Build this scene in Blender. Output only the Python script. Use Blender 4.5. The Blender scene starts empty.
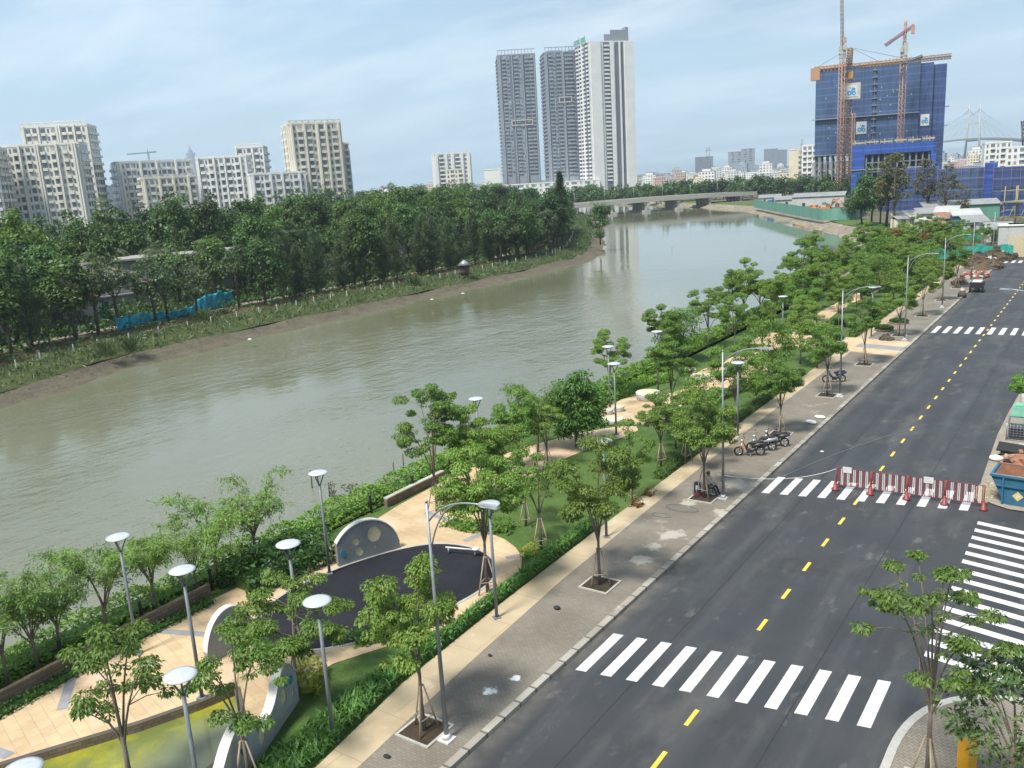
# Riverside promenade and new road seen from an upper floor.  World frame: +Y runs along the road, +X to its right,
# Z up from the road surface; metres.  The viewer stands 18 m above the origin.
import bpy, bmesh, math, random
import numpy as np
from mathutils import Vector, Matrix, geometry
sc = bpy.context.scene
COL = sc.collection
R = math.radians
PI = math.pi
random.seed(7)

# ------------------------------------------------------------------ survey of the photograph
FOC, CAMH = 870.0, 18.0
_dx, _dy = 735.0-512.0, 4100.0-384.0
_roll = math.atan2(_dx, _dy); _pit = math.atan2(FOC, math.hypot(_dx, _dy)); _th = R(35.25)
def ray(px, py):
    x, y = px-512.0, py-384.0
    u = math.cos(_roll)*x-math.sin(_roll)*y; v = math.sin(_roll)*x+math.cos(_roll)*y
    X = u; Y = FOC*math.cos(_pit)-v*math.sin(_pit); Z = -FOC*math.sin(_pit)-v*math.cos(_pit)
    return Vector((X*math.cos(_th)-Y*math.sin(_th), X*math.sin(_th)+Y*math.cos(_th), Z))
def P(px, py, z=0.0):
    """surveyed point of the place at height z"""
    r = ray(px, py); t = (z-CAMH)/r.z
    return Vector((r.x*t, r.y*t, z))
def A(px, py, D):
    """surveyed point at horizontal distance D (height from the sight line)"""
    r = ray(px, py); h = math.hypot(r.x, r.y)
    return Vector((r.x/h*D, r.y/h*D, CAMH+r.z/h*D))

# ------------------------------------------------------------------ object helpers
def tag(o, label=None, cat=None, group=None, kind=None):
    if label: o['label'] = label
    if cat: o['category'] = cat
    if group: o['group'] = group
    if kind: o['kind'] = kind
    return o
def thing(name, label, cat, loc=(0, 0, 0), rz=0.0, group=None):
    o = bpy.data.objects.new(name, None); COL.objects.link(o)
    o.location = loc; o.rotation_euler = (0, 0, rz); o.empty_display_size = 0.3
    return tag(o, label, cat, group)
def link(name, me, parent=None, loc=None, rz=0.0):
    o = bpy.data.objects.new(name, me); COL.objects.link(o)
    if parent: o.parent = parent
    if loc is not None: o.location = loc
    if rz: o.rotation_euler = (0, 0, rz)
    return o
def copy_tree(o, loc=None, rz=None, parent=None, scale=None):
    c = o.copy(); COL.objects.link(c)
    if parent: c.parent = parent
    if loc is not None: c.location = loc
    if rz is not None: c.rotation_euler = (0, 0, rz)
    if scale is not None: c.scale = (scale,)*3 if not hasattr(scale, '__len__') else scale
    for ch in list(o.children): copy_tree(ch, parent=c)
    return c

class MB:
    def __init__(s): s.v = []; s.f = []; s.m = []; s.sm = []
    def add(s, vs, fs, mi=0, smooth=False):
        n = len(s.v); s.v += [tuple(p) for p in vs]
        for f in fs: s.f.append([i+n for i in f]); s.m.append(mi); s.sm.append(smooth)
        return s
    def box(s, c, d, rz=0.0, mi=0, taper=1.0, ry=0.0, rx=0.0):
        M = Matrix.Rotation(rz, 3, 'Z') @ Matrix.Rotation(ry, 3, 'Y') @ Matrix.Rotation(rx, 3, 'X'); c = Vector(c)
        vs = []
        for z in (-1, 1):
            k = taper if z > 0 else 1.0
            for x, y in ((-1, -1), (1, -1), (1, 1), (-1, 1)):
                vs.append(c+M @ Vector((x*d[0]/2*k, y*d[1]/2*k, z*d[2]/2)))
        return s.add(vs, [(3, 2, 1, 0), (4, 5, 6, 7), (0, 1, 5, 4), (1, 2, 6, 5), (2, 3, 7, 6), (3, 0, 4, 7)], mi)
    def span(s, a, b, mi=0):
        return s.box([(a[i]+b[i])/2 for i in range(3)], [abs(b[i]-a[i]) for i in range(3)], mi=mi)
    def tube(s, pts, r, n=8, mi=0, cap=True):
        pts = [Vector(p) for p in pts]
        rs = r if hasattr(r, '__len__') else [r]*len(pts)
        vs = []; up = Vector((0, 0, 1)); ref = None
        for i, p in enumerate(pts):
            t = (pts[min(i+1, len(pts)-1)]-pts[max(i-1, 0)])
            if t.length < 1e-9: t = up
            t.normalize()
            if ref is None: ref = t.orthogonal().normalized()
            ref = (ref-t*ref.dot(t))
            if ref.length < 1e-6: ref = t.orthogonal()
            ref.normalize(); b = t.cross(ref)
            for k in range(n):
                a = 2*PI*k/n; vs.append(p+(ref*math.cos(a)+b*math.sin(a))*rs[i])
        fs = []
        for i in range(len(pts)-1):
            for k in range(n):
                a = i*n+k; b2 = i*n+(k+1) % n; fs.append((a, b2, b2+n, a+n))
        s.add(vs, fs, mi, True)
        if cap:
            m = len(s.v)-len(vs)
            s.f.append([m+k for k in reversed(range(n))]); s.m.append(mi); s.sm.append(False)
            s.f.append([m+(len(pts)-1)*n+k for k in range(n)]); s.m.append(mi); s.sm.append(False)
        return s
    def lathe(s, prof, c=(0, 0, 0), n=24, mi=0, sx=1.0, sy=1.0):
        vs = []; c = Vector(c)
        for r, z in prof:
            for k in range(n):
                a = 2*PI*k/n; vs.append(c+Vector((r*sx*math.cos(a), r*sy*math.sin(a), z)))
        fs = []
        for i in range(len(prof)-1):
            for k in range(n):
                a = i*n+k; b = i*n+(k+1) % n; fs.append((a, b, b+n, a+n))
        s.add(vs, fs, mi, True)
        m = len(s.v)-len(vs)
        s.f.append([m+k for k in reversed(range(n))]); s.m.append(mi); s.sm.append(False)
        s.f.append([m+(len(prof)-1)*n+k for k in range(n)]); s.m.append(mi); s.sm.append(False)
        return s
    def prism(s, outer, z0, z1, mi=0, holes=(), xf=None):
        """extrude a 2D outline (with holes) between z0 and z1; xf maps (x,y,z) to 3D"""
        loops = [list(outer)]+[list(h) for h in holes]
        tess = geometry.tessellate_polygon([[Vector((p[0], p[1], 0)) for p in L] for L in loops])
        flat = [p for L in loops for p in L]; N = len(flat)
        xf = xf or (lambda x, y, z: (x, y, z))
        vs = [xf(p[0], p[1], z1) for p in flat]+[xf(p[0], p[1], z0) for p in flat]
        fs = []
        for t in tess:
            a, b, c = [flat[i] for i in t]
            ar = (b[0]-a[0])*(c[1]-a[1])-(b[1]-a[1])*(c[0]-a[0])
            t = tuple(t) if ar > 0 else tuple(reversed(t))
            fs.append(t); fs.append(tuple(i+N for i in reversed(t)))
        o = 0
        for L in loops:
            n = len(L)
            for k in range(n):
                a, b = o+k, o+(k+1) % n; fs.append((a, a+N, b+N, b))
            o += n
        return s.add(vs, fs, mi)
    def mesh(s, name, mats):
        me = bpy.data.meshes.new(name); me.from_pydata(s.v, [], s.f)
        for m in (mats if isinstance(mats, (list, tuple)) else [mats]): me.materials.append(m)
        me.polygons.foreach_set('material_index', s.m); me.polygons.foreach_set('use_smooth', s.sm)
        bm = bmesh.new(); bm.from_mesh(me); bmesh.ops.recalc_face_normals(bm, faces=bm.faces); bm.to_mesh(me); bm.free()
        me.update(); return me
    def build(s, name, mats, parent=None, loc=None, rz=0.0):
        return link(name, s.mesh(name, mats), parent, loc, rz)

def sheet(name, outer, z, mats, holes=(), label=None, kind='structure', thick=0.0, parent=None):
    m = MB(); loops = [list(outer)]+[list(h) for h in holes]
    if thick: m.prism(outer, z-thick, z, 0, holes)
    else:
        tess = geometry.tessellate_polygon([[Vector((p[0], p[1], 0)) for p in L] for L in loops])
        flat = [p for L in loops for p in L]; fs = []
        for t in tess:
            a, b, c = [flat[i] for i in t]
            ar = (b[0]-a[0])*(c[1]-a[1])-(b[1]-a[1])*(c[0]-a[0])
            fs.append(tuple(t) if ar > 0 else tuple(reversed(t)))
        m.add([(p[0], p[1], z) for p in flat], fs)
    o = m.build(name, mats, parent)
    if kind: o['kind'] = kind
    if label: o['label'] = label
    return o
def quads_mesh(name, V, mat):
    """V: (N,4,3) array of leaf quads"""
    V = np.asarray(V, dtype=np.float32); n = len(V)
    me = bpy.data.meshes.new(name)
    me.vertices.add(n*4); me.vertices.foreach_set('co', V.reshape(-1))
    me.loops.add(n*4); me.loops.foreach_set('vertex_index', np.arange(n*4, dtype=np.int32))
    me.polygons.add(n); me.polygons.foreach_set('loop_start', np.arange(0, n*4, 4, dtype=np.int32))
    me.polygons.foreach_set('loop_total', np.full(n, 4, dtype=np.int32))
    me.materials.append(mat); me.update(calc_edges=True); me.validate()
    return me
def smooth_closed(pts, it=2):
    for _ in range(it):
        q = []
        for i in range(len(pts)):
            a, b = pts[i], pts[(i+1) % len(pts)]
            q += [(a[0]*.75+b[0]*.25, a[1]*.75+b[1]*.25), (a[0]*.25+b[0]*.75, a[1]*.25+b[1]*.75)]
        pts = q
    return pts
def smooth_open(pts, it=2):
    for _ in range(it):
        q = [pts[0]]
        for a, b in zip(pts[:-1], pts[1:]):
            q += [tuple(a[i]*.75+b[i]*.25 for i in range(len(a))), tuple(a[i]*.25+b[i]*.75 for i in range(len(a)))]
        pts = q+[pts[-1]]
    return pts
def xy(*pp): return [(p.x, p.y) for p in pp]
ORD = ('first second third fourth fifth sixth seventh eighth ninth tenth eleventh twelfth thirteenth fourteenth fifteenth '
       'sixteenth seventeenth eighteenth nineteenth twentieth').split()
_tens = {20: 'twenty', 30: 'thirty', 40: 'forty', 50: 'fifty'}
def ordw(i):
    if i < 20: return ORD[i]
    t = (i+1)//10*10; u = (i+1) % 10
    if u == 0: return {30: 'thirtieth', 40: 'fortieth', 50: 'fiftieth'}[t]
    return _tens[t]+'-'+ORD[u-1]

# ------------------------------------------------------------------ materials
def newmat(name):
    m = bpy.data.materials.new(name); m.use_nodes = True
    nt = m.node_tree; b = nt.nodes['Principled BSDF']
    return m, nt, b
def N(nt, t, **k):
    n = nt.nodes.new(t)
    for a, v in k.items():
        if a.startswith('i_'):
            key = a[2:]; key = int(key) if key.isdigit() else key.replace('_', ' ')
            n.inputs[key].default_value = v
        else: setattr(n, a, v)
    return n
def c4(c): return (c[0], c[1], c[2], 1.0)
def mixc(nt, fac, a, b, blend='MIX'):
    n = nt.nodes.new('ShaderNodeMix'); n.data_type = 'RGBA'; n.blend_type = blend
    if hasattr(fac, 'links') or hasattr(fac, 'is_linked'): nt.links.new(fac, n.inputs[0])
    else: n.inputs[0].default_value = fac
    for s, v in ((n.inputs[6], a), (n.inputs[7], b)):
        if hasattr(v, 'is_linked'): nt.links.new(v, s)
        else: s.default_value = c4(v)
    return n.outputs[2]
def noise(nt, vec, scale, detail=4, rough=.55, lo=.35, hi=.65):
    n = N(nt, 'ShaderNodeTexNoise', i_Scale=scale, i_Detail=detail, i_Roughness=rough)
    if vec: nt.links.new(vec, n.inputs['Vector'])
    r = N(nt, 'ShaderNodeMapRange'); r.inputs[1].default_value = lo; r.inputs[2].default_value = hi
    nt.links.new(n.outputs['Fac'], r.inputs[0])
    return r.outputs[0]
def wpos(nt, scale=None):
    g = N(nt, 'ShaderNodeNewGeometry').outputs['Position']
    if scale:
        m = N(nt, 'ShaderNodeMapping'); m.inputs['Scale'].default_value = scale; nt.links.new(g, m.inputs['Vector']); return m.outputs[0]
    return g
def opos(nt, scale=None):
    g = N(nt, 'ShaderNodeTexCoord').outputs['Object']
    if scale:
        m = N(nt, 'ShaderNodeMapping'); m.inputs['Scale'].default_value = scale; nt.links.new(g, m.inputs['Vector']); return m.outputs[0]
    return g
def bump(nt, b, h, strength=.3, dist=.02):
    n = N(nt, 'ShaderNodeBump'); n.inputs['Strength'].default_value = strength; n.inputs['Distance'].default_value = dist
    nt.links.new(h, n.inputs['Height']); nt.links.new(n.outputs[0], b.inputs['Normal'])
def simple(name, c1, c2=None, scale=1.5, rough=.7, metal=0.0, bumpy=0.0, spec=.5, obj=True, streak=None, fine=True):
    m, nt, b = newmat(name)
    c2 = c2 or tuple(x*.8 for x in c1)
    v = opos(nt, streak) if obj else wpos(nt, streak)
    f = noise(nt, v, scale)
    c = mixc(nt, f, c1, c2)
    if fine:
        f2 = noise(nt, v, scale*9, 3, .6, .3, .7); c = mixc(nt, f2, c, mixc(nt, 1.0, c, (.82, .82, .82), 'MULTIPLY'))
        if bumpy: bump(nt, b, f2, bumpy)
    nt.links.new(c, b.inputs['Base Color'])
    b.inputs['Roughness'].default_value = rough; b.inputs['Metallic'].default_value = metal
    b.inputs['Specular IOR Level'].default_value = spec
    return m
def leafmat(name, c1, c2, c3=None, scale=1.2, trans=.25, rough=.5, rnd=.35):
    m, nt, b = newmat(name)
    v = wpos(nt)
    f = noise(nt, v, scale, 2, .5, .3, .7)
    c = mixc(nt, f, c1, c2)
    f2 = noise(nt, v, 9.0, 2, .7, .42, .72); c = mixc(nt, f2, c, c3 or tuple(min(1, x*1.5) for x in c2))
    oi = N(nt, 'ShaderNodeObjectInfo'); mr = N(nt, 'ShaderNodeMapRange')
    mr.inputs[3].default_value = 1-rnd*.6; mr.inputs[4].default_value = 1+rnd*.6
    nt.links.new(oi.outputs['Random'], mr.inputs[0])
    hs = N(nt, 'ShaderNodeHueSaturation'); nt.links.new(mr.outputs[0], hs.inputs['Value'])
    mr2 = N(nt, 'ShaderNodeMapRange'); mr2.inputs[3].default_value = .485; mr2.inputs[4].default_value = .515
    w = N(nt, 'ShaderNodeTexWhiteNoise'); w.noise_dimensions = '1D'; nt.links.new(oi.outputs['Random'], w.inputs['W'])
    nt.links.new(w.outputs['Value'], mr2.inputs[0]); nt.links.new(mr2.outputs[0], hs.inputs['Hue'])
    nt.links.new(c, hs.inputs['Color'])
    nt.links.new(hs.outputs[0], b.inputs['Base Color'])
    b.inputs['Roughness'].default_value = rough; b.inputs['Specular IOR Level'].default_value = .35
    t = N(nt, 'ShaderNodeBsdfTranslucent'); nt.links.new(mixc(nt, 1.0, hs.outputs[0], (1.3, 1.35, .6), 'MULTIPLY'), t.inputs['Color'])
    mx = N(nt, 'ShaderNodeMixShader'); mx.inputs[0].default_value = trans
    nt.links.new(b.outputs[0], mx.inputs[1]); nt.links.new(t.outputs[0], mx.inputs[2])
    nt.links.new(mx.outputs[0], nt.nodes['Material Output'].inputs['Surface'])
    return m

# --- road
def asphalt():
    m, nt, b = newmat('asphalt'); v = wpos(nt)
    c = mixc(nt, noise(nt, v, .22, 5, .6, .35, .68), (.024, .026, .029), (.034, .036, .040))
    lane = wpos(nt, (1.1, .07, 1)); c = mixc(nt, noise(nt, lane, .9, 4, .6, .5, .75), c, (.045, .047, .052))
    patch = noise(nt, wpos(nt, (1.3, .45, 1)), .30, 7, .68, .52, .74)
    c = mixc(nt, patch, c, (.070, .069, .065))
    stain = noise(nt, wpos(nt, (1.3, .6, 1)), .6, 8, .74, .58, .76); c = mixc(nt, stain, c, (.125, .118, .105))
    # paving joints between the laid lanes and darker wheel tracks
    sx = N(nt, 'ShaderNodeSeparateXYZ'); nt.links.new(v, sx.inputs[0])
    wv = N(nt, 'ShaderNodeMath', operation='PINGPONG'); nt.links.new(sx.outputs[0], wv.inputs[0]); wv.inputs[1].default_value = .88
    tr = N(nt, 'ShaderNodeMapRange'); tr.inputs[1].default_value = .25; tr.inputs[2].default_value = .75; tr.inputs[3].default_value = 0; tr.inputs[4].default_value = .5; nt.links.new(wv.outputs[0], tr.inputs[0])
    tm_ = N(nt, 'ShaderNodeMath', operation='MULTIPLY'); nt.links.new(tr.outputs[0], tm_.inputs[0]); nt.links.new(noise(nt, wpos(nt, (1, .05, 1)), .5, 3, .5, .35, .65), tm_.inputs[1])
    c = mixc(nt, tm_.outputs[0], c, mixc(nt, 1.0, c, (.72, .72, .73), 'MULTIPLY'))
    for jx in (-13.25, -7.9):
        ab = N(nt, 'ShaderNodeMath', operation='COMPARE'); nt.links.new(sx.outputs[0], ab.inputs[0]); ab.inputs[1].default_value = jx; ab.inputs[2].default_value = .022
        c = mixc(nt, ab.outputs[0], c, (.014, .014, .016))
    # pale dust washed against the kerb
    sp = N(nt, 'ShaderNodeSeparateXYZ'); nt.links.new(v, sp.inputs[0]); d1 = N(nt, 'ShaderNodeMapRange'); d1.inputs[1].default_value = -16.0; d1.inputs[2].default_value = -15.1; d1.inputs[3].default_value = .75; d1.inputs[4].default_value = 0
    nt.links.new(sp.outputs[0], d1.inputs[0]); dm = N(nt, 'ShaderNodeMath', operation='MULTIPLY'); nt.links.new(d1.outputs[0], dm.inputs[0]); nt.links.new(noise(nt, v, .9, 6, .65, .30, .70), dm.inputs[1])
    c = mixc(nt, dm.outputs[0], c, (.14, .128, .105))
    c = mixc(nt, noise(nt, v, 45, 2, .6, .3, .8), c, mixc(nt, 1.0, c, (1.35, 1.35, 1.35), 'MULTIPLY'))
    nt.links.new(c, b.inputs['Base Color'])
    r = N(nt, 'ShaderNodeMapRange'); r.inputs[3].default_value = .55; r.inputs[4].default_value = .85
    nt.links.new(noise(nt, v, .3, 4, .6, .35, .65), r.inputs[0]); nt.links.new(r.outputs[0], b.inputs['Roughness'])
    bump(nt, b, noise(nt, v, 60, 2, .6, .2, .8), .25, .01)
    return m
def paint(name, c, worn):
    m, nt, b = newmat(name); v = wpos(nt)
    k = mixc(nt, noise(nt, v, 2.6, 8, .75, .50, .78), c, worn)
    k = mixc(nt, noise(nt, v, .8, 3, .5, .4, .9), k, mixc(nt, 1.0, k, (.85, .85, .84), 'MULTIPLY'))
    nt.links.new(k, b.inputs['Base Color']); b.inputs['Roughness'].default_value = .6
    return m
def pavers(name, c1, c2, mortar, bw, bh, size=.01, stains=(.34, .31, .27), rot=0.0, stain_lo=.60, spots=()):
    m, nt, b = newmat(name)
    g = N(nt, 'ShaderNodeNewGeometry').outputs['Position']
    mp = N(nt, 'ShaderNodeMapping'); mp.inputs['Rotation'].default_value = (0, 0, rot); nt.links.new(g, mp.inputs[0])
    br = N(nt, 'ShaderNodeTexBrick'); nt.links.new(mp.outputs[0], br.inputs['Vector'])
    br.inputs['Color1'].default_value = c4(c1); br.inputs['Color2'].default_value = c4(c2); br.inputs['Mortar'].default_value = c4(mortar)
    br.inputs['Scale'].default_value = 1.0; br.inputs['Mortar Size'].default_value = size; br.inputs['Brick Width'].default_value = bw
    br.inputs['Row Height'].default_value = bh; br.inputs['Bias'].default_value = 0.0
    c = br.outputs['Color']
    c = mixc(nt, noise(nt, g, .35, 5, .6, .35, .65), c, mixc(nt, 1.0, c, (.74, .72, .70), 'MULTIPLY'))
    c = mixc(nt, noise(nt, g, .42, 7, .7, stain_lo, stain_lo+.16), c, stains)
    for (sx, sy, sr, col, nlo) in spots:                # spilt cement and dried mortar: ragged stains of their own shape
        vd = N(nt, 'ShaderNodeVectorMath', operation='DISTANCE'); nt.links.new(g, vd.inputs[0]); vd.inputs[1].default_value = (sx, sy, .13)
        mr = N(nt, 'ShaderNodeMapRange'); mr.inputs[1].default_value = sr*.25; mr.inputs[2].default_value = sr*1.25; mr.inputs[3].default_value = 1.0; mr.inputs[4].default_value = 0.0; nt.links.new(vd.outputs['Value'], mr.inputs[0])
        ad = N(nt, 'ShaderNodeMath', operation='ADD'); nt.links.new(mr.outputs[0], ad.inputs[0]); nt.links.new(noise(nt, g, 2.2/sr**.5, 7, .68, .25, .75), ad.inputs[1])
        m2 = N(nt, 'ShaderNodeMapRange'); m2.inputs[1].default_value = nlo; m2.inputs[2].default_value = nlo+.28; nt.links.new(ad.outputs[0], m2.inputs[0])
        c = mixc(nt, m2.outputs[0], c, col)
    nt.links.new(c, b.inputs['Base Color']); b.inputs['Roughness'].default_value = .8
    bump(nt, b, br.outputs['Fac'], -.3, .01)
    return m
M = {}
M['asphalt'] = asphalt()
M['white_paint'] = paint('white_road_paint', (.54, .54, .53), (.20, .20, .20))
M['yellow_paint'] = paint('yellow_road_paint', (.70, .46, .05), (.45, .32, .10))
M['paver'] = pavers('grey_brown_pavers', (.178, .158, .128), (.212, .190, .156), (.135, .12, .098), .22, .11, .010, spots=[(P(px, py, .13).x, P(px, py, .13).y, r, (.68, .68, .66) if i < 2 else (.33, .30, .255), 1.12 if i < 2 else 1.02) for i, (px, py, r) in enumerate([(516, 678, .42), (490, 691, .42), (672, 535, 1.1), (655, 546, .7), (688, 503, .8), (735, 483, 1.3), (748, 488, .9), (640, 560, .8), (722, 512, .7)])])
M['corner_paver'] = pavers('corner_pavers', (.21, .18, .14), (.25, .22, .175), (.13, .115, .095), .24, .12, .012, rot=.5)
M['beige'] = pavers('beige_concrete_band', (.40, .325, .21), (.43, .35, .235), (.33, .26, .17), 3.0, 2.4, .02, (.50, .45, .36), stain_lo=.58)
M['tan'] = pavers('tan_plaza_paving', (.48, .355, .21), (.535, .405, .25), (.36, .28, .19), .60, .45, .012, (.55, .39, .30), rot=.25, stain_lo=.52)
M['greyband'] = simple('grey_paving_band', (.22, .22, .23), (.27, .27, .28), 2, .8, obj=False)
M['court'] = simple('dark_rubber_court', (.014, .015, .021), (.021, .022, .029), .5, .95, obj=False, bumpy=.2, spec=.2)
M['kerbstone'] = pavers('kerbstone', (.38, .36, .31), (.22, .20, .17), (.12, .11, .09), 50, 1.0, .05, (.5, .48, .42))
def brickc(name, c1, c2, mortar, bw, bh, size=.015):
    m, nt, b = newmat(name)
    tc = N(nt, 'ShaderNodeTexCoord').outputs['Object']
    sp = N(nt, 'ShaderNodeSeparateXYZ'); nt.links.new(tc, sp.inputs[0]); cb = N(nt, 'ShaderNodeCombineXYZ')
    ad = N(nt, 'ShaderNodeMath', operation='ADD'); nt.links.new(sp.outputs[0], ad.inputs[0]); nt.links.new(sp.outputs[1], ad.inputs[1])
    nt.links.new(ad.outputs[0], cb.inputs[0]); nt.links.new(sp.outputs[2], cb.inputs[1])
    br = N(nt, 'ShaderNodeTexBrick'); nt.links.new(cb.outputs[0], br.inputs['Vector'])
    br.inputs['Color1'].default_value = c4(c1); br.inputs['Color2'].default_value = c4(c2); br.inputs['Mortar'].default_value = c4(mortar)
    br.inputs['Scale'].default_value = 1; br.inputs['Mortar Size'].default_value = size; br.inputs['Brick Width'].default_value = bw; br.inputs['Row Height'].default_value = bh
    c = mixc(nt, noise(nt, tc, .8, 5, .6), br.outputs['Color'], mixc(nt, 1.0, br.outputs['Color'], (.7, .7, .66), 'MULTIPLY'))
    nt.links.new(c, b.inputs['Base Color']); b.inputs['Roughness'].default_value = .85
    return m
M['brickwall'] = brickc('brown_stone_wall', (.15, .11, .075), (.21, .16, .11), (.09, .075, .06), .35, .16)
def ground(name, c1, c2, c3, s=.3, bumpd=.05, c4_=None):
    m, nt, b = newmat(name); v = wpos(nt)
    c = mixc(nt, noise(nt, v, s, 6, .62, .38, .62), c1, c2)
    c = mixc(nt, noise(nt, v, s*6, 5, .65, .48, .7), c, c3)
    f = noise(nt, v, s*40, 3, .6, .3, .7); c = mixc(nt, f, c, mixc(nt, 1.0, c, (.68, .70, .66), 'MULTIPLY'))
    nt.links.new(c, b.inputs['Base Color']); b.inputs['Roughness'].default_value = .9; b.inputs['Specular IOR Level'].default_value = .2
    bump(nt, b, f, .6, bumpd)
    return m
M['lawn'] = ground('mown_lawn', (.058, .112, .026), (.085, .145, .036), (.11, .15, .05), .25)
M['bankgrass'] = ground('bank_grass', (.05, .075, .022), (.075, .10, .03), (.10, .105, .05), .2, .15)
M['mud'] = ground('mud_shore', (.118, .102, .072), (.165, .142, .105), (.215, .19, .148), .5, .25)
M['dirt'] = ground('brown_dirt', (.09, .062, .04), (.13, .092, .06), (.07, .085, .035), .3, .1)
M['earth'] = ground('far_earth', (.075, .085, .045), (.13, .12, .085), (.17, .155, .12), .03, .1)
M['farpath'] = simple('pale_path', (.22, .19, .15), (.28, .245, .20), .5, .9, obj=False)
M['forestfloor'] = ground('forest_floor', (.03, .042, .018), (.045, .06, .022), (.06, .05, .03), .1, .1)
M['riprap'] = None
def riprap():
    m, nt, b = newmat('stone_riprap'); v = wpos(nt)
    vo = N(nt, 'ShaderNodeTexVoronoi', i_Scale=.9); nt.links.new(v, vo.inputs['Vector'])
    r = N(nt, 'ShaderNodeSeparateColor'); nt.links.new(vo.outputs['Color'], r.inputs[0])
    c = mixc(nt, r.outputs[0], (.13, .10, .075), (.27, .225, .175))
    c = mixc(nt, noise(nt, v, .25, 4, .6, .5, .7), c, (.10, .12, .045))
    nt.links.new(c, b.inputs['Base Color']); b.inputs['Roughness'].default_value = .9
    bump(nt, b, vo.outputs['Distance'], -.8, .3)
    return m
M['riprap'] = riprap()
M['soil'] = ground('dark_soil', (.05, .036, .024), (.075, .055, .036), (.09, .065, .045), 1.0, .05)
def water(name, c1, c2, bs, bd, rough=.06, mscale=(1, 1, 1)):
    m, nt, b = newmat(name); v = wpos(nt)
    c = mixc(nt, noise(nt, v, .02, 3, .5, .35, .65), c1, c2)
    nt.links.new(c, b.inputs['Base Color']); b.inputs['IOR'].default_value = 1.333; b.inputs['Specular IOR Level'].default_value = .75
    # wind-ruffled and calm stretches of the surface
    calm = noise(nt, wpos(nt, (1, .55, 1)), .035, 4, .55, .40, .62)
    vv = wpos(nt, mscale)
    n1 = N(nt, 'ShaderNodeTexNoise', i_Scale=bs, i_Detail=4.0, i_Roughness=.6); nt.links.new(vv, n1.inputs['Vector'])
    n2 = N(nt, 'ShaderNodeTexNoise', i_Scale=bs*.23, i_Detail=2.0); nt.links.new(vv, n2.inputs['Vector'])
    ad = N(nt, 'ShaderNodeMath', operation='MULTIPLY_ADD'); nt.links.new(n2.outputs['Fac'], ad.inputs[0]); ad.inputs[1].default_value = 1.6
    nt.links.new(n1.outputs['Fac'], ad.inputs[2])
    bp = N(nt, 'ShaderNodeBump'); bp.inputs['Distance'].default_value = bd
    mr = N(nt, 'ShaderNodeMapRange'); mr.inputs[3].default_value = .10; mr.inputs[4].default_value = .95; nt.links.new(calm, mr.inputs[0])
    sp = N(nt, 'ShaderNodeSeparateXYZ'); nt.links.new(v, sp.inputs[0])          # sheltered, calmer reach towards the bridge
    sh = N(nt, 'ShaderNodeMapRange'); sh.inputs[1].default_value = 70; sh.inputs[2].default_value = 210; sh.inputs[3].default_value = 1; sh.inputs[4].default_value = .10; nt.links.new(sp.outputs[1], sh.inputs[0])
    ml = N(nt, 'ShaderNodeMath', operation='MULTIPLY'); nt.links.new(mr.outputs[0], ml.inputs[0]); nt.links.new(sh.outputs[0], ml.inputs[1])
    nt.links.new(ml.outputs[0], bp.inputs['Strength']); nt.links.new(ad.outputs[0], bp.inputs['Height']); nt.links.new(bp.outputs[0], b.inputs['Normal'])
    b.inputs['Roughness'].default_value = rough
    return m
M['river'] = water('silty_river_water', (.112, .115, .066), (.150, .157, .115), 1.0, .17, .05, (1.0, .55, 1))
def pondmat():
    m, nt, b = newmat('algae_pond_water'); v = wpos(nt)
    c = mixc(nt, noise(nt, wpos(nt, (1, .7, 1)), .55, 7, .66, .42, .64), (.125, .145, .04), (.30, .285, .02))
    sp = N(nt, 'ShaderNodeSeparateXYZ'); nt.links.new(v, sp.inputs[0])
    mr = N(nt, 'ShaderNodeMapRange'); mr.inputs[1].default_value = -26.0; mr.inputs[2].default_value = -24.6; nt.links.new(sp.outputs[0], mr.inputs[0])
    c = mixc(nt, mr.outputs[0], c, (.14, .155, .095))
    nt.links.new(c, b.inputs['Base Color']); b.inputs['Roughness'].default_value = .1
    return m
M['pond'] = pondmat()
# --- built things
M['galv'] = simple('galvanised_steel', (.24, .275, .29), (.31, .34, .36), 2, .45, .5)
M['lampgrey'] = simple('grey_painted_post', (.13, .15, .17), (.17, .19, .21), 2, .5)
M['whitecap'] = simple('white_lamp_disc', (.46, .485, .52), (.40, .43, .46), 2, .35)
M['diffuser'] = simple('lamp_glass', (.62, .63, .62), None, 4, .2)
M['concrete'] = simple('pale_concrete', (.42, .41, .38), (.34, .33, .30), 1.0, .85, bumpy=.1)
M['greywall'] = simple('grey_render', (.165, .175, .18), (.21, .22, .225), .9, .85)
M['lightwall'] = simple('light_grey_render', (.36, .375, .37), (.30, .315, .31), .9, .85)
M['midwall'] = simple('mid_grey_render', (.24, .25, .255), (.29, .30, .305), .9, .85)
M['whiteedge'] = simple('white_coping', (.60, .60, .575), (.50, .50, .475), 1.5, .7)
M['teal'] = simple('teal_disc', (.02, .26, .36), None, 3, .4)
M['cream'] = simple('cream_disc', (.70, .60, .38), None, 3, .6)
M['bark'] = simple('grey_brown_bark', (.13, .105, .08), (.19, .16, .125), 6, .9, bumpy=.5, streak=(1, 1, .25))
M['darkbark'] = simple('dark_bark', (.055, .045, .035), (.09, .075, .06), 3, .9, streak=(1, 1, .3))
M['stake'] = simple('stake_wood', (.30, .235, .16), (.38, .30, .22), 5, .8)
M['rust'] = simple('rusty_brown_steel', (.23, .10, .055), (.33, .16, .09), 2, .85)
M['skipblue'] = simple('scuffed_blue_paint', (.012, .095, .19), (.035, .13, .19), 1.6, .6)
M['black'] = simple('black_rubber', (.018, .018, .02), None, 5, .7)
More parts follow.
